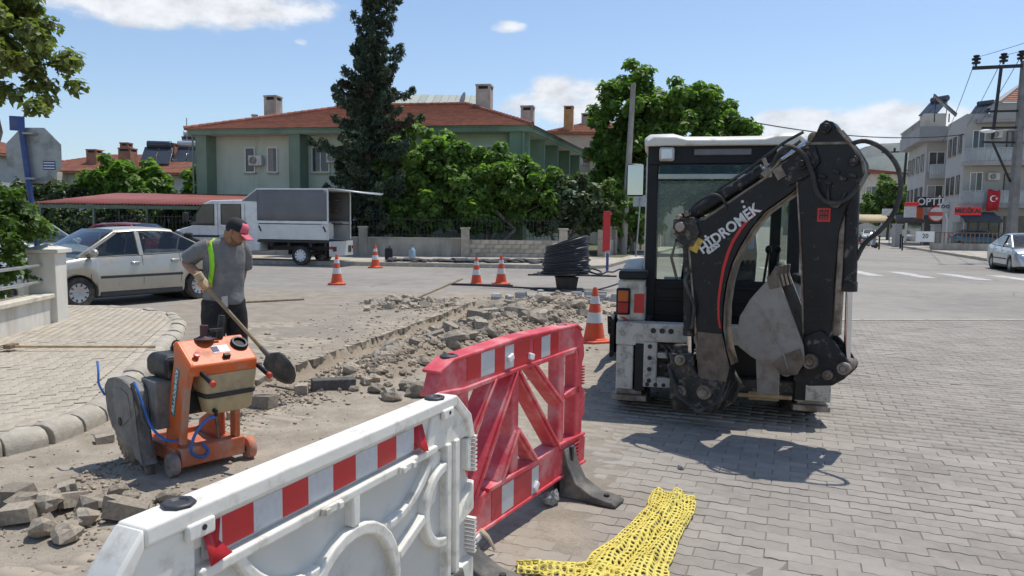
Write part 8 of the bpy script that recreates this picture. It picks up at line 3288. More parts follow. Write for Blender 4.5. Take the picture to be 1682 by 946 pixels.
blocks = [(.11, .23, 0), (.23, .355, 1), (.355, .455, 0), (.455, .545, 1), (.545, .72, 0), (.76, .85, 0), (.85, .955, 1), (.955, 1.06, 0)]
for a_, b_, k in blocks:
    mb = MB()
    sz(mb, [(a_, .90), (b_, .902), (b_, 1.022), (a_, 1.018)], .0405, .0425)
    mb.build('reflector_block', (M_REFR, M_REFW)[k], rb_)
for a_, b_, k in ((.34, .44, 0), (.44, .56, 1), (.56, .76, 0), (.76, .84, 1)):
    mb = MB()
    sz(mb, [(a_, .135), (b_, .14), (b_, .29), (a_, .285)], .0405, .0425)
    mb.build('reflector_block', (mat('faded_reflective_red', (.50, .05, .06), .5, var=.1), M_REFW)[k], rb_)
for (s, z, a) in ((.50, .955, .4), (.72, .93, -.3), (.80, .18, .8), (.20, .10, .3)):
    mb = MB()
    mb.cbox((-.05, s, z), (.02, .05, .035), Matrix.Rotation(a, 3, 'X'))
    mb.build('torn_tape', M_LETW, rb_, .006)
mb = MB()
mb.tube(smooth([V(-.05, .22, .13), V(-.08, .25, .09), V(-.10, .28, .02)]), [.014 - .0006 * i for i in range(11)], 6)
mb.build('torn_strip', mat('cream_tape', (.62, .52, .38), .7), rb_)
for s in (.02, 1.18):
    mb = MB()
    mb.lathe([(.022, 0), (.045, 0), (.045, .008), (.03, .014), (.022, .004)], (0, s, 1.026 + .01 * (s > 1)), (0, 0, 1), 10)
    mb.build('plug', M_CAPB, rb_)
foot(rb_, .03)
foot(rb_, 1.22)

# ------------------------------------------------------------------ worker with shovel
wk = empty('person', (-2.65, 6.76, 0), 0, 'worker in grey polo, lime harness strap and black and pink cap leaning on a shovel', 'person')
F = Vector((.72, -.69, 0)).normalized()
set_frame_m = Matrix((F, Vector((-F.y, F.x, 0)), Vector((0, 0, 1)))).transposed().to_4x4()
set_frame_m.translation = Vector((-2.65, 6.76, 0))
wk.matrix_world = set_frame_m                   # local x = forward, y = left
M_SKIN = mat('skin', (.30, .15, .085), .55, 0, var=.08, scale=20)
M_SHIRT = mat('grey_polo', (.175, .178, .18), .92, 0, var=.12, scale=9, bump=.9, bscale=9, dirt=(.27, .26, .24), dirt_amt=.3, dirt_scale=5)
M_PANTS = mat('black_trousers', (.016, .016, .018), .9, 0, var=.3, scale=8, bump=.3, bscale=14, dirt=(.06, .055, .05), dirt_amt=.25)
M_LIME = mat('lime_webbing', (.33, .75, .03), .6, 0, var=.06, scale=20)
M_GLOVE = mat('beige_glove', (.42, .33, .21), .9, 0, var=.12, scale=20, bump=.3, bscale=80)
M_GLOVO = mat('orange_glove', (.70, .24, .02), .7, 0, var=.1, scale=20)
M_CAPK = mat('cap_black', (.018, .018, .022), .85, var=.2)
M_CAPP = mat('cap_pink', (.62, .13, .17), .8, var=.1, scale=12)
M_HAIR = mat('dark_hair', (.02, .016, .013), .8, var=.3, scale=60)
M_BOOT = mat('dusty_boot', (.09, .075, .06), .85, var=.25, scale=12)

def skin_mesh(name, verts, edges, m, parent, root=0, sub=2):
    """verts: (x, y, z, radius or (rx, ry)); one continuous skinned surface"""
    me = bpy.data.meshes.new(name)
    me.from_pydata([v[:3] for v in verts], edges, [])
    me.update()
    o = bpy.data.objects.new(name, me)
    COL.objects.link(o)
    o.parent = parent
    sk = o.modifiers.new('skin', 'SKIN')
    sk.use_smooth_shade = True
    if not me.skin_vertices:
        me.attributes.new('skin', 'FLOAT', 'POINT')
    lay = me.skin_vertices[0].data
    for i, v in enumerate(verts):
        r_ = v[3]
        lay[i].radius = r_ if isinstance(r_, tuple) else (r_, r_)
        lay[i].use_root = (i == root)
    ss = o.modifiers.new('sub', 'SUBSURF')
    ss.levels = sub
    ss.render_levels = sub
    me.materials.append(m)
    return o

# body: pelvis 0 ...
HD = Vector((.24, -.02, 1.535))
bv = [(0, 0, .93, .13), (.01, 0, 1.12, .12), (.03, 0, 1.30, .13), (.05, 0, 1.40, .09), (.085, 0, 1.445, .052), (.13, 0, 1.475, .05), (.155, .01, 1.52, .066), (.165, .01, 1.57, .062),
      (.02, -.17, 1.405, .062), (-.06, -.225, 1.335, .052), (-.15, -.28, 1.26, .045), (0.02, -.27, 1.20, .043), (.14, -.255, 1.135, .031), (.19, -.25, 1.105, .033),
      (.02, .17, 1.405, .062), (-.02, .215, 1.28, .052), (-.10, .23, 1.14, .044), (-.10, .20, 1.02, .040), (-.08, .17, .92, .030), (-.07, .16, .85, .034),
      (.02, -.10, .86, .105), (.06, -.12, .50, .062), (.03, -.13, .12, .042), (.05, -.13, .05, .04), (.17, -.15, .04, .035),
      (0, .10, .86, .105), (.0, .13, .50, .062), (-.05, .14, .12, .042), (-.03, .14, .05, .04), (.10, .15, .04, .035)]
be = [(0, 1), (1, 2), (2, 3), (3, 4), (4, 5), (5, 6), (6, 7), (3, 8), (8, 9), (9, 10), (10, 11), (11, 12), (12, 13), (3, 14), (14, 15), (15, 16), (16, 17), (17, 18), (18, 19), (0, 20), (20, 21), (21, 22), (22, 23), (23, 24), (0, 25), (25, 26), (26, 27), (27, 28), (28, 29)]
skin_mesh('body', bv, be, M_SKIN, wk)

# head: turned towards the shovel blade, chin down; a lofted head with brow, nose, mouth and chin
hdm = Matrix.Rotation(R(38), 4, 'Z') @ Matrix.Rotation(R(30), 4, 'Y')
hdm.translation = Vector((.145, .0, 1.445))
mb = MB()
prof = [  # z, front x, back x, half width
    (-.015, .035, -.045, .040), (.015, .075, -.050, .050), (.030, .094, -.055, .056), (.050, .090, -.064, .062), (.062, .100, -.070, .065), (.080, .093, -.078, .068), (.092, .100, -.083, .069), (.105, .092, -.088, .071),
    (.125, .088, -.092, .073), (.142, .096, -.094, .074), (.165, .092, -.095, .074), (.19, .080, -.09, .071), (.215, .055, -.07, .058), (.232, .015, -.035, .03)]
rg = []
for z, fx, bx_, hw in prof:
    ring = []
    for k in range(20):
        a = 2 * math.pi * k / 20
        cx = (fx + bx_) / 2
        rx = (fx - bx_) / 2
        ex_ = math.copysign(abs(math.cos(a)) ** .85, math.cos(a))
        ring.append(V(cx + rx * ex_, hw * math.copysign(abs(math.sin(a)) ** .9, math.sin(a)), z))
    rg.append(ring)
mb.loft(rg)
head = mb.build('head', M_SKIN, wk, angle=70)
head.matrix_local = hdm
sb_ = head.modifiers.new('sub', 'SUBSURF')
sb_.levels = 1
sb_.render_levels = 1
mb = MB()
mb.loft([[V(x, y * w_, z) for x, y in ((fx, 0), (bx_, 1), (bx_, -1))] for (z, fx, bx_, w_) in ((.132, .098, .085, .006), (.112, .108, .088, .011), (.096, .119, .088, .016), (.088, .112, .086, .014), (.083, .095, .084, .006))])
nz = mb.build('nose', M_SKIN, head, .003, 2, 70)
for s in (-1, 1):
    mb = MB()
    mb.ell((-.005, s * .076, .112), (.018, .008, .030), 10, 8, Matrix.Rotation(R(-12), 3, 'Y'))
    mb.build('ear', M_SKIN, head, angle=70)
    mb = MB()
    mb.ell((.086, s * .030, .128), (.008, .013, .006), 8, 6)
    mb.build('eye', mat('eye', (.12, .09, .08), .3), head)
    mb = MB()
    mb.ell((.092, s * .030, .148), (.007, .020, .005), 8, 6)
    mb.build('eyebrow', M_HAIR, head)
mb = MB()
mb.ell((.093, 0, .058), (.010, .022, .005), 10, 6)
mb.build('mouth', mat('lips', (.25, .09, .07), .5), head)
mb = MB()                                         # stubble beard and hair at the nape
rg = []
for z, fx, bx_, hw in ((-.005, .052, -.03, .046), (.02, .082, -.03, .0535), (.035, .098, -.03, .060), (.048, .0935, -.03, .0645), (.075, .04, -.03, .0695)):
    ring = []
    for k in range(11):
        a = R(-90 + 18 * k)
        ring.append(V((fx + bx_) / 2 + (fx - bx_) / 2 * math.cos(a) ** .85 if math.cos(a) > 0 else (fx + bx_) / 2, hw * 1.012 * math.sin(a), z))
    rg.append(ring)
mb.loft(rg, caps=False, closed=False)
mb.build('beard', mat('stubble', (.14, .08, .055), .8), head, angle=70)
mb = MB()
mb.ell((-.022, 0, .135), (.078, .0765, .07), 16, 10)
mb.build('hair', M_HAIR, head, angle=70)
# cap
mb = MB()
rg = []
for (z, k) in ((.142, 1.0), (.165, 1.0), (.195, .93), (.218, .78), (.235, .5), (.242, .12)):
    rg.append([V(-.003 + .103 * k * math.cos(2 * math.pi * i / 20), .083 * k * math.sin(2 * math.pi * i / 20), z) for i in range(20)])
mb.loft(rg)
cap = mb.build('cap', M_CAPK, head, angle=60)
mb = MB()
rg = []
for (z, k) in ((.146, 1.012), (.165, 1.012), (.195, .942), (.216, .80), (.230, .60)):
    rg.append([V(-.003 + .104 * k * math.cos(R(-52 + 13 * i)), .084 * k * math.sin(R(-52 + 13 * i)), z) for i in range(9)])
mb.loft(rg, caps=False, closed=False)
o = mb.build('cap_front', M_CAPP, cap, angle=60)
o.modifiers.new('thick', 'SOLIDIFY').thickness = .004
mb = MB()
rg = []
for t_ in (0, .3, .6, .85, 1.0):
    rg.append([V(.088 + .085 * t_ * math.cos(R(-66 + 16.5 * i)) ** .5, .084 * math.sin(R(-66 + 16.5 * i)) * (1 - .12 * t_), .148 - .018 * t_ - .016 * math.sin(R(-66 + 16.5 * i)) ** 2) for i in range(9)])
mb.loft(rg, caps=False, closed=False)
o = mb.build('cap_brim', M_CAPP, cap, angle=60)
o.modifiers.new('thick', 'SOLIDIFY').thickness = .005

# shirt: torso rings plus sleeves, hanging loose over the belt
def ering(c, rx, ry, n=18, rot=0.0, wob=0.0, ph=0.0, tilt=0.0):
    out = []
    for k in range(n):
        a = 2 * math.pi * k / n
        w_ = 1 + wob * math.sin(5 * a + ph)
        x, y = rx * w_ * math.cos(a), ry * w_ * math.sin(a)
        out.append(V(c[0] + x, c[1] + y, c[2] + tilt * x))
    return out

mb = MB()
mb.loft([ering(c, rx, ry, 22, 0, wb_, ph, tl) for (c, rx, ry, wb_, ph, tl) in (
    ((.0, 0, .865), .155, .195, .05, 0, 0), ((.0, 0, .91), .152, .192, .035, .4, 0), ((.0, 0, .955), .150, .188, .045, 1.6, .04), ((.0, 0, 1.0), .142, .183, .03, 1.0, -.05), ((.01, 0, 1.06), .146, .186, .045, 2.6, .06), ((.015, 0, 1.12), .140, .182, .025, 2, .05), ((.02, 0, 1.18), .144, .188, .035, 3.6, .1), ((.03, 0, 1.24), .140, .190, .015, 3, .08),
    ((.04, 0, 1.34), .128, .198, .01, 3.5, .12), ((.045, 0, 1.405), .112, .190, 0, 0, .15), ((.055, 0, 1.445), .092, .145, 0, 0, .25), ((.07, 0, 1.475), .068, .085, 0, 0, .35), ((.08, 0, 1.49), .062, .066, 0, 0, .4))])
sh = mb.build('shirt', M_SHIRT, wk, angle=70)
s2 = sh.modifiers.new('sub', 'SUBSURF')
s2.levels = 1
s2.render_levels = 1
for pts, rr_ in (([V(.03, -.13, 1.405), V(-.015, -.19, 1.375), V(-.065, -.232, 1.335), V(-.115, -.262, 1.295)], [.085, .082, .076, .079]), ([V(.03, .13, 1.405), V(0, .19, 1.35), V(-.02, .215, 1.28), V(-.05, .225, 1.21)], [.085, .082, .076, .078])):
    mb = MB()
    mb.tube(smooth(pts, 3), [float(np.interp(i / 9, [0, .33, .66, 1], rr_)) for i in range(10)], 14)
    mb.build('sleeve', M_SHIRT, sh, angle=70)
mb = MB()                                         # collar
mb.loft([ering((.082, 0, 1.478), .068, .070, 16, tilt=.4), ering((.088, 0, 1.505), .066, .066, 16, tilt=.45), ering((.092, 0, 1.507), .060, .060, 16, tilt=.45), ering((.086, 0, 1.48), .058, .058, 16, tilt=.4)], caps=False)
mb.build('collar', mat('pale_collar', (.36, .36, .35), .9), sh, angle=60)
mb = MB()
mb.add([V(.155, -.03, .97), V(.157, -.085, .965), V(.160, -.08, .875), V(.163, -.03, .87)], [(0, 1, 2, 3)])
for i, v in enumerate(mb.v):
    mb.v[i] = (v[0] - .005 - abs(v[1]) * .12, v[1], v[2])
mb.build('pale_patch', mat('pale_patch', (.5, .47, .42), .9), sh)
# lime harness: over the near shoulder, down the chest, round to the back
def on_torso(z, a, e=.012):
    zs_ = [.865, .91, 1.0, 1.12, 1.24, 1.34, 1.405, 1.445, 1.475]
    rx = float(np.interp(z, zs_, [.155, .152, .142, .140, .140, .128, .112, .092, .068])) + e
    ry = float(np.interp(z, zs_, [.195, .192, .183, .182, .190, .198, .190, .145, .085])) + e
    cx = float(np.interp(z, zs_, [0, 0, 0, .015, .03, .04, .045, .055, .07]))
    tl = float(np.interp(z, zs_, [0, 0, 0, .05, .08, .12, .15, .25, .35]))
    x = rx * math.cos(R(a))
    return V(cx + x, ry * math.sin(R(a)), z + tl * x)

def strap(name, path, wd, parent):
    mb = MB()
    rg = []
    for i, (z, a) in enumerate(path):
        p = on_torso(z, a)
        q = on_torso(*path[min(i + 1, len(path) - 1)])
        pr0 = on_torso(*path[max(i - 1, 0)])
        d_ = (q - pr0).normalized()
        n_ = V(p.x - .03, p.y, 0).normalized()
        s_ = d_.cross(n_).normalized()
        rg.append([p + s_ * wd / 2, p - s_ * wd / 2])
    mb.loft(rg, caps=False, closed=False)
    o = mb.build(name, M_LIME, parent, angle=60)
    o.modifiers.new('thick', 'SOLIDIFY').thickness = .004
    return o

strap('harness_strap', [(1.47, -150), (1.475, -110), (1.44, -72), (1.40, -55), (1.32, -50), (1.24, -50), (1.16, -53), (1.08, -57)], .048, sh)
strap('harness_belt', [(1.07, -50), (1.072, -65), (1.075, -80), (1.085, -100), (1.09, -130), (1.09, -170), (1.09, -200)], .045, sh)
# trousers and boots
mb = MB()
for s, pth, rr_ in ((-1, [V(.01, -.075, .90), V(.02, -.10, .78), V(.05, -.12, .50), (V(.03, -.13, .28)), V(.03, -.13, .08)], [.125, .115, .088, .078, .082]), (1, [V(-.01, .075, .90), V(0, .10, .78), V(.0, .13, .50), V(-.03, .135, .28), V(-.05, .14, .08)], [.125, .115, .088, .078, .082])):
    q = smooth(pth, 3)
    mb.tube(q, [float(np.interp(i / (len(q) - 1), [0, .25, .5, .75, 1], rr_)) * (1 + .03 * math.sin(i * 2.1)) for i in range(len(q))], 16)
mb.loft([ering((0, 0, z), rx, ry, 18) for z, rx, ry in ((.76, .10, .13), (.82, .135, .178), (.90, .140, .180), (.95, .138, .178))])
tr_ = mb.build('trousers', M_PANTS, wk, angle=70)
for s, x in ((-1, .05), (1, -.03)):
    mb = MB()
    y = s * .14
    rg = []
    for (xx, zz, hw, ht) in ((-.09, 0, .035, .07), (-.06, 0, .044, .11), (.0, 0, .046, .12), (.06, 0, .05, .085), (.13, 0, .052, .06), (.18, 0, .042, .05), (.20, 0, .02, .03)):
        rg.append([V(x + xx, y - hw, 0), V(x + xx, y + hw, 0), V(x + xx, y + hw * .95, ht * .6), V(x + xx, y + hw * .4, ht), V(x + xx, y - hw * .4, ht), V(x + xx, y - hw * .95, ht * .6)])
    mb.loft(rg)
    mb.build('boot', M_BOOT, wk, .006, 2, 60)
# shovel: world line from the near hand to the blade stuck in the trench edge
inv = wk.matrix_world.inverted()
hand_w = Vector((-2.695, 6.44, 1.09))
tip_w = Vector((-1.985, 6.60, .20))
d_w = (tip_w - hand_w).normalized()
sv = empty('shovel', tip_w, 0, 'long wooden handled shovel with dark steel blade held by the worker', 'shovel')
blade_top = tip_w - d_w * .30
mb = MB()
s0 = hand_w - d_w * .10
mb.cyl(s0 - tip_w, blade_top + d_w * .06 - tip_w, .0175, .0165, 12)
mb.build('handle', mat('ash_wood', (.33, .24, .14), .75, var=.2, scale=10, bump=.2, bscale=60, dirt=(.24, .18, .12), dirt_amt=.4), sv)
side = d_w.cross(V(0, 0, 1)).normalized()
nrm_b = side.cross(d_w).normalized()
side, nrm_b = (side * math.cos(R(68)) + nrm_b * math.sin(R(68))), (nrm_b * math.cos(R(68)) - side * math.sin(R(68)))
mb = MB()
rg = []
for (t_, hw, cv) in ((-.02, .03, .012), (.02, .105, .018), (.06, .118, .026), (.15, .118, .028), (.22, .105, .024), (.28, .07, .014), (.315, .02, .003)):
    rg.append([blade_top - tip_w + d_w * t_ + side * (hw * q) + nrm_b * (cv * (q * q) - cv * .5) for q in (-1, -.6, -.2, .2, .6, 1)])
mb.loft(rg, caps=False, closed=False)
bl_ = mb.build('blade', mat('shovel_steel', (.075, .075, .075), .5, .5, var=.3, scale=9, dirt=(.22, .19, .15), dirt_amt=.35), sv, angle=60)
bl_.modifiers.new('thick', 'SOLIDIFY').thickness = .004
mb = MB()
mb.cyl(blade_top - tip_w - d_w * .12, blade_top - tip_w + d_w * .07, .021, .024, 12)
mb.build('socket', MATS['shovel_steel'], sv)
# gloved hands: palm block, four curled fingers, thumb
def glove(parent, m4, name):
    """local frame: x along the held shaft, fingers wrap round it"""
    mb = MB()
    mb.loft([ering((x, 0, 0), .001, .001) if False else [V(x, .016 + .016 * math.cos(a * math.pi / 5), hw * math.sin(a * math.pi / 5)) for a in range(10)] for x, hw in ((-.060, .026), (-.045, .040), (-.02, .044), (.02, .045), (.042, .040), (.048, .03))])
    o = mb.build(name, M_GLOVE, parent, angle=70)
    o.matrix_local = m4
    for i, (x, L) in enumerate(((.036, .95), (.014, 1.05), (-.009, 1.0), (-.031, .85))):
        mb = MB()
        pts = []
        for k in range(7):
            a = R(70 - k * 38 * L)
            rr_ = .031 - .0006 * k
            pts.append(V(x, rr_ * math.sin(a) - .004, rr_ * math.cos(a) + .004))
        mb.tube(pts, [.0115, .0115, .011, .011, .0105, .0095, .006], 8)
        mb.build('finger', M_GLOVO, o, angle=70)
    mb = MB()
    mb.tube([V(.03, .022, -.035), V(.048, .008, -.034), V(.058, -.012, -.022), V(.06, -.024, -.004)], [.014, .013, .012, .007], 8)
    mb.build('thumb', M_GLOVO, o, angle=70)
    mb = MB()
    mb.cyl(V(-.045, .02, .0), V(-.105, .035, .0), .036, .038, 12)
    mb.build('cuff', M_GLOVE, o, .004, 2, 70)
    return o

hl = inv @ hand_w
dl = (inv.to_3x3() @ d_w).normalized()
ydir = V(-.1, -.5, .9)
x_ = dl
y_ = (ydir - x_ * ydir.dot(x_)).normalized()
z_ = x_.cross(y_)
m4 = Matrix((x_, y_, z_)).transposed().to_4x4()
m4.translation = hl
glove(wk, m4, 'glove')
m4b = Matrix.Rotation(R(80), 4, 'Y')
m4b.translation = V(-.07, .16, .83)
glove(wk, m4b, 'glove')

# ------------------------------------------------------------------ traffic cones
M_CONE = mat('cone_orange', (.72, .085, .02), .5, 0, var=.06, scale=6, dirt=(.42, .13, .07), dirt_amt=.32, dirt_scale=6)
M_CONEW = mat('cone_white', (.68, .68, .66), .5, .0, var=.05, scale=8, dirt=(.5, .48, .44), dirt_amt=.32, dirt_scale=8)

def cone(loc, rz, label, s=1.0):
    t = empty('traffic_cone', loc, rz, label, 'traffic cone', 'orange traffic cones round the trench')
    H_ = .75 * s
    rad = lambda z: (.155 - .125 * z / .75) * s
    mb = MB()
    mb.lathe([(.17 * s, .02 * s), (.160 * s, .05 * s), (.145 * s, .06 * s), (rad(.73), .73 * s), (rad(.745) * .8, .75 * s), (rad(.75) * .55, .75 * s), (.0, .70 * s)], (0, 0, 0), (0, 0, 1), 24)
    mb.build('body', M_CONE, t)
    mb = MB()
    q = .215 * s
    mb.ext([(q, q * .6), (q * .6, q), (-q * .6, q), (-q, q * .6), (-q, -q * .6), (-q * .6, -q), (q * .6, -q), (q, -q * .6)], 0, .035 * s, u=(1, 0, 0), v=(0, 1, 0), w_=(0, 0, 1))
    mb.build('base', M_CONE, t, .01)
    for z0, z1 in ((.27, .41), (.53, .63)):
        mb = MB()
        mb.lathe([(rad(z0) + .000 * s, z0 * s), (rad(z0) + .005 * s, z0 * s), (rad(z1) + .005 * s, z1 * s), (rad(z1), z1 * s)], (0, 0, 0), (0, 0, 1), 24)
        mb.build('reflective_band', M_CONEW, t)
    return t

cone((-4.61, 19.4, 0), .3, 'orange cone standing alone on the open road beside the worker', 1.05)
cone((-4.95, 26.7, 0), .9, 'orange cone near the back of the service truck', 1.1)
cone((-.96, 19.8, 0), .2, 'orange cone with one white collar side next to its twin by the black bar', 1.0)
cone((-.30, 20.1, 0), .6, 'orange cone between its twin and the cable drum', 1.05)
cone((1.17, 10.35, 0), .4, 'tall orange cone between the rubble and the backhoe bucket', 1.03)

# ------------------------------------------------------------------ cable drum, bars, tools, bottles
coil = empty('cable_coil', (1.35, 18.9, 0), 0, 'big coil of black pipe tilted on a board over a dark crate', 'cable coil')
M_PIPE = mat('black_pipe', (.022, .024, .030), .4, 0, var=.2, scale=5)
g = random.Random(8)
for k in range(19):
    mb = MB()
    z = .42 + k * .044
    r_ = .60 - .004 * k + g.uniform(-.03, .03)
    tilt = .05 + .011 * k
    cx = .03 + .0 * k
    pts = []
    for i in range(41):
        a = 2 * math.pi * i / 40
        pts.append(V(cx + r_ * math.cos(a), r_ * .95 * math.sin(a), z + tilt * math.cos(a) * .62 + .006 * math.sin(3 * a + k)))
    mb.tube(pts, .0215, 8, caps=False)
    mb.build('coil_turn', M_PIPE, coil)
mb = MB()
mb.tube(smooth([V(.62, -.2, .46), V(.85, -.35, .40), V(1.05, -.2, .46), V(1.25, .1, .44), V(1.5, .3, .50), V(1.75, .2, .30), V(1.1, -.5, .12), V(.5, -.9, .03), V(-.2, -.8, .025), V(-.9, -.5, .025)]), .022, 7)
mb.tube(smooth([V(.55, .1, .46), V(.8, -.1, .40), V(.95, .15, .43), V(.75, .35, .50), V(.5, .3, .52)]), .022, 7)
mb.build('loose_end', M_PIPE, coil)
mb = MB()
mb.box(-.95, 1.15, -.06, .06, .33, .37)
mb.box(-.7, .6, -.55, .55, .365, .40)
mb.bar(V(-.8, .3, .35), V(1.3, -.2, .35), .09, .04)
mb.build('board', mat('dark_board', (.035, .033, .032), .7, var=.2), coil, .006)
cr_ = empty('crate', (1.38, 18.7, 0), .15, 'small dark upturned crate under the cable coil', 'crate')
mb = MB()
mb.loft([[V(a * w_, b * w_, z) for a, b in ((-1, -1), (1, -1), (1, 1), (-1, 1))] for z, w_ in ((0, .21), (.30, .25))])
mb.build('box', mat('crate_black', (.03, .028, .026), .7, var=.3), cr_, .01)
mb = MB()
mb.box(-.26, .26, -.26, .26, .30, .328)
mb.build('rim', MATS['crate_black'], cr_, .006)

def stick(name, p, q, r_, label, cat, m, n=8):
    p, q = Vector(p), Vector(q)
    o = MB().cyl((0, 0, 0), q - p, r_, n=n).build(name, m, None)
    o.location = p
    return tag(o, label, cat)

M_STICK = mat('weathered_wood', (.26, .19, .12), .85, var=.25, scale=10)
stick('steel_bar', (-1.62, 19.55, .03), (.02, 19.25, .03), .03, 'long black bar lying before the two cones', 'bar', M_IRON)
stick('steel_bar', (-.75, 19.0, .05), (.9, 18.2, .05), .022, 'thin black bar between the cones and grey blocks', 'bar', M_IRON)
stick('wooden_stick', (-5.55, 14.55, .02), (-4.35, 15.4, .02), .02, 'long wooden stick lying on the road behind the worker', 'stick', M_STICK)
stick('iron_rod', (-2.4, 7.2, .03), (-2.02, 6.85, .06), .011, 'thin iron rod lying on the dust by the dark kerb block', 'rod', M_RUST)
stick('wooden_stake', (-2.0, 15.1, .08), (-1.1, 16.3, .42), .022, 'wooden stake leaning on the small stone heap', 'stake', M_STICK)
# push broom on the pavement
br_ = empty('push_broom', (-5.78, 8.45, SWZ), 0, 'push broom with worn head lying on the corner pavement', 'broom')
mb = MB()
mb.cyl((.05, 0, .05), (1.62, .10, .05), .0155, .014, 10)
mb.build('handle', mat('broom_wood', (.45, .31, .16), .7, var=.2, scale=12), br_)
mb = MB()
mb.cbox((0, 0, .055), (.085, .16, .05))
mb.build('head', mat('broom_head', (.20, .13, .08), .85, var=.25), br_, .008)
mb = MB()
for i in range(11):
    for j in range(3):
        y = -.07 + i * .014
        mb.bar(V(-.03, y, .035 + j * .018), V(-.09, y * 1.1, .02 + j * .022), .009, .008)
mb.build('bristles', mat('bristle', (.13, .09, .06), .9), br_)
# jerrycan, bottle, pack and debris by the garden wall
jc = empty('jerrycan', (-5.05, 30.2, .12), .3, 'black jerrycan standing by the garden wall behind the cone', 'jerrycan')
mb = MB()
mb.loft([[V(a * w_, b * d_, z) for a, b in ((-1, -1), (1, -1), (1, 1), (-1, 1))] for z, w_, d_ in ((0, .15, .11), (.42, .15, .11), (.5, .09, .07))])
mb.build('body', M_CAPK, jc, .03)
MB().cyl((.04, 0, .49), (.04, 0, .56), .035, n=10).build('cap', M_CAPK, jc)
bt = empty('water_bottle', (-4.15, 30.6, .12), 0, 'large clear blue water bottle standing by the garden wall pillar', 'bottle')
MB().lathe([(.13, 0), (.14, .03), (.14, .36), (.10, .44), (.04, .50), (.035, .56), (0, .565)], (0, 0, 0), (0, 0, 1), 18).build('body', mat('pale_blue_plastic', (.28, .38, .48), .2, var=.1), bt)
MB().cyl((0, 0, .56), (0, 0, .60), .045, n=12).build('cap', M_BLUE, bt)
g = random.Random(14)
for i in range(44):
    x = -4.6 + i * .155 + g.uniform(-.1, .1)
    o = bpy.data.objects.new('asphalt_lump', g.choice(ROCKS))
    COL.objects.link(o)
    s = g.uniform(.25, .55)
    o.scale = (s * 1.5, s, s * .55)
    o.location = (x, 28.75 + g.uniform(-.3, .6), .12 + s * .14)
    o.rotation_euler = (0, 0, g.uniform(0, 6))
    if o.data.materials:
        o.material_slots[0].link = 'OBJECT'
        o.material_slots[0].material = mat('dark_asphalt_lump', (.06, .06, .065), .9, var=.3, scale=6, rand=.3)
    tag(o, 'dark broken asphalt lump in the strip at the foot of the garden wall', 'stone', 'asphalt lumps before the garden wall')
for (x, y, s, lab) in ((.24, 4.24, .14, 'grey cobble lying beside the rubber foot of the red barrier'), (1.16, 4.9, .05, 'tiny stone on the pavers behind the yellow net')):
    o = drop(ROCKS[1], x, y, s, lab, None, z=.0 + s * .1, tilt=.2)
    o.material_slots[0].link = 'OBJECT'
    o.material_slots[0].material = mat('blue_grey_stone', (.20, .21, .22), .9, var=.3, scale=14, bump=.5, bscale=50, dirt=(.5, .46, .4), dirt_amt=.45, dirt_scale=9)

# ------------------------------------------------------------------ yellow safety netting on the pavers
M_NET = mat('yellow_net', (.70, .58, .12), .6, 0, var=.08, scale=14, dirt=(.55, .43, .08), dirt_amt=.3, dirt_scale=9)

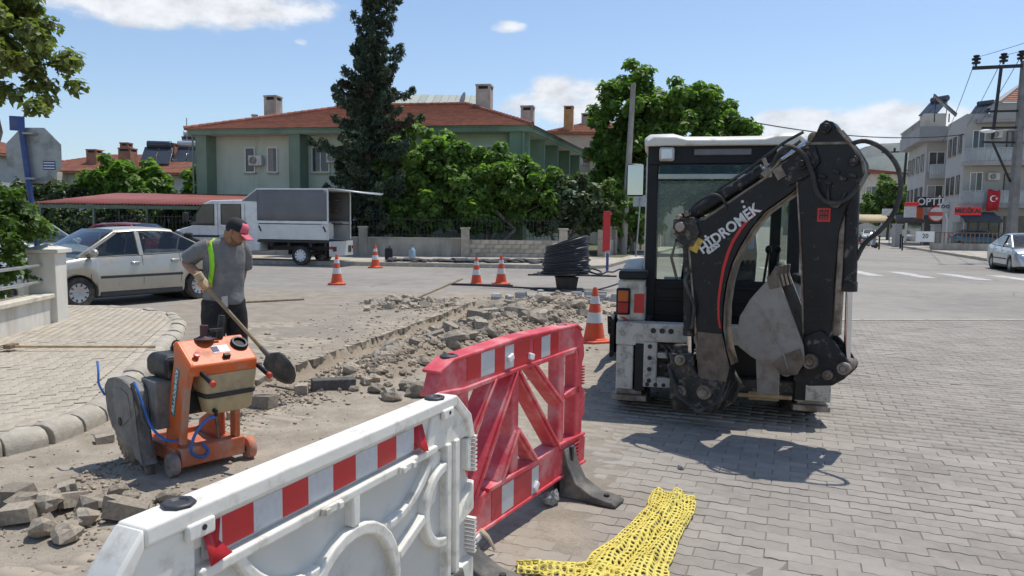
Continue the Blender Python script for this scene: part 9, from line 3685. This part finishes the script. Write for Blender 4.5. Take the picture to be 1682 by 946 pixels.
def net_strip(mb, path, wds, cell, seed, lift):
    """netting: lattice of cells, each a ring of strands round a rounded hole, crumpled in height"""
    L = [0]
    for a, b in zip(path[:-1], path[1:]):
        L.append(L[-1] + math.hypot(b[0] - a[0], b[1] - a[1]))
    tot = L[-1]
    nl = int(tot / cell)
    nw = int(max(wds) * 1.35 / cell)
    def P_(i, j):
        s = i / nl * tot
        k = j / nw - .5
        x = float(np.interp(s, L, [p[0] for p in path]))
        y = float(np.interp(s, L, [p[1] for p in path]))
        wd = float(np.interp(s, L, wds))
        x2 = float(np.interp(min(tot, s + .05), L, [p[0] for p in path]))
        y2 = float(np.interp(min(tot, s + .05), L, [p[1] for p in path]))
        x1 = float(np.interp(max(0, s - .05), L, [p[0] for p in path]))
        y1 = float(np.interp(max(0, s - .05), L, [p[1] for p in path]))
        d_ = Vector((x2 - x1, y2 - y1)).normalized()
        f1 = mnoise.noise(Vector((s * 7, k * 5, seed)))
        f2 = mnoise.noise(Vector((s * 22, k * 16, seed + 7)))
        kk = k + .05 * f1 + .16 * math.sin(k * 9 + s * 6 + seed) / 6
        z = .008 + lift * (.55 + .45 * math.sin(k * 13 + s * 5 + 2 * f1)) * (1 - (2 * abs(k)) ** 3 * .8) + .014 * (f2 + .5)
        return V(x - d_.y * kk * wd + .012 * f2, y + d_.x * kk * wd + .012 * f1, max(.006, z))
    g_ = random.Random(seed)
    for i in range(nl):
        for j in range(nw):
            sh_ = 0
            a, b, c, d = P_(i, j), P_(i + 1, j), P_(i + 1, j + 1), P_(i, j + 1)
            cc = (a + b + c + d) / 4
            outer = [a, (a + b) / 2, b, (b + c) / 2, c, (c + d) / 2, d, (d + a) / 2]
            hole = g_.uniform(.42, .70)
            inn_ = []
            for q, p in enumerate(outer):
                f = hole * (.72 if q % 2 == 0 else .98)
                inn_.append(cc + (p - cc) * f + V(0, 0, -.004))
            mb.add(outer + inn_, [(q, (q + 1) % 8, 8 + (q + 1) % 8, 8 + q) for q in range(8)])

mb = MB()
net_strip(mb, [(1.00, 4.40), (.93, 4.15), (.76, 3.80), (.60, 3.50), (.50, 3.25), (.42, 3.0)], [.24, .27, .31, .36, .40, .42], .036, 3, .05)
net_strip(mb, [(.55, 3.30), (.35, 3.37), (.15, 3.40), (.04, 3.40)], [.20, .17, .15, .12], .034, 9, .035)
net = mb.build('safety_netting', M_NET, None, angle=60)
net.modifiers.new('thick', 'SOLIDIFY').thickness = .005
tag(net, 'crumpled yellow plastic safety netting lying on the grey pavers', 'netting')

# ------------------------------------------------------------------ air
m_ = bpy.data.materials.new('haze_air')
m_.use_nodes = True
t_ = NT(m_.node_tree)
t_.n.clear()
o_ = t_.new('ShaderNodeOutputMaterial')
pv_ = t_.new('ShaderNodeVolumePrincipled')
pv_.inputs['Color'].default_value = (.72, .86, 1.0, 1)
pv_.inputs['Density'].default_value = 0.00005
pv_.inputs['Anisotropy'].default_value = 0.25
t_.l.new(pv_.outputs[0], o_.inputs['Volume'])
hz_box = MB().box(-6900, 6900, -70, 6900, -3, 640).build('haze', m_)
tag(hz_box, kind='stuff')
hz_box.visible_shadow = True
# tiny repeated pieces that cannot be picked apart at this size stay joined
for o in bpy.data.objects:
    if o.name.split('.')[0] in ('grip_rib', 'rim_slots', 'bolt_hole', 'cooling_fins', 'bristles', 'tread', 'valve_pipes', 'kingpost_hoses', 'fan_grille', 'railing', 'sticker_lines', 'clip') and o.parent:
        o['kind'] = 'stuff'
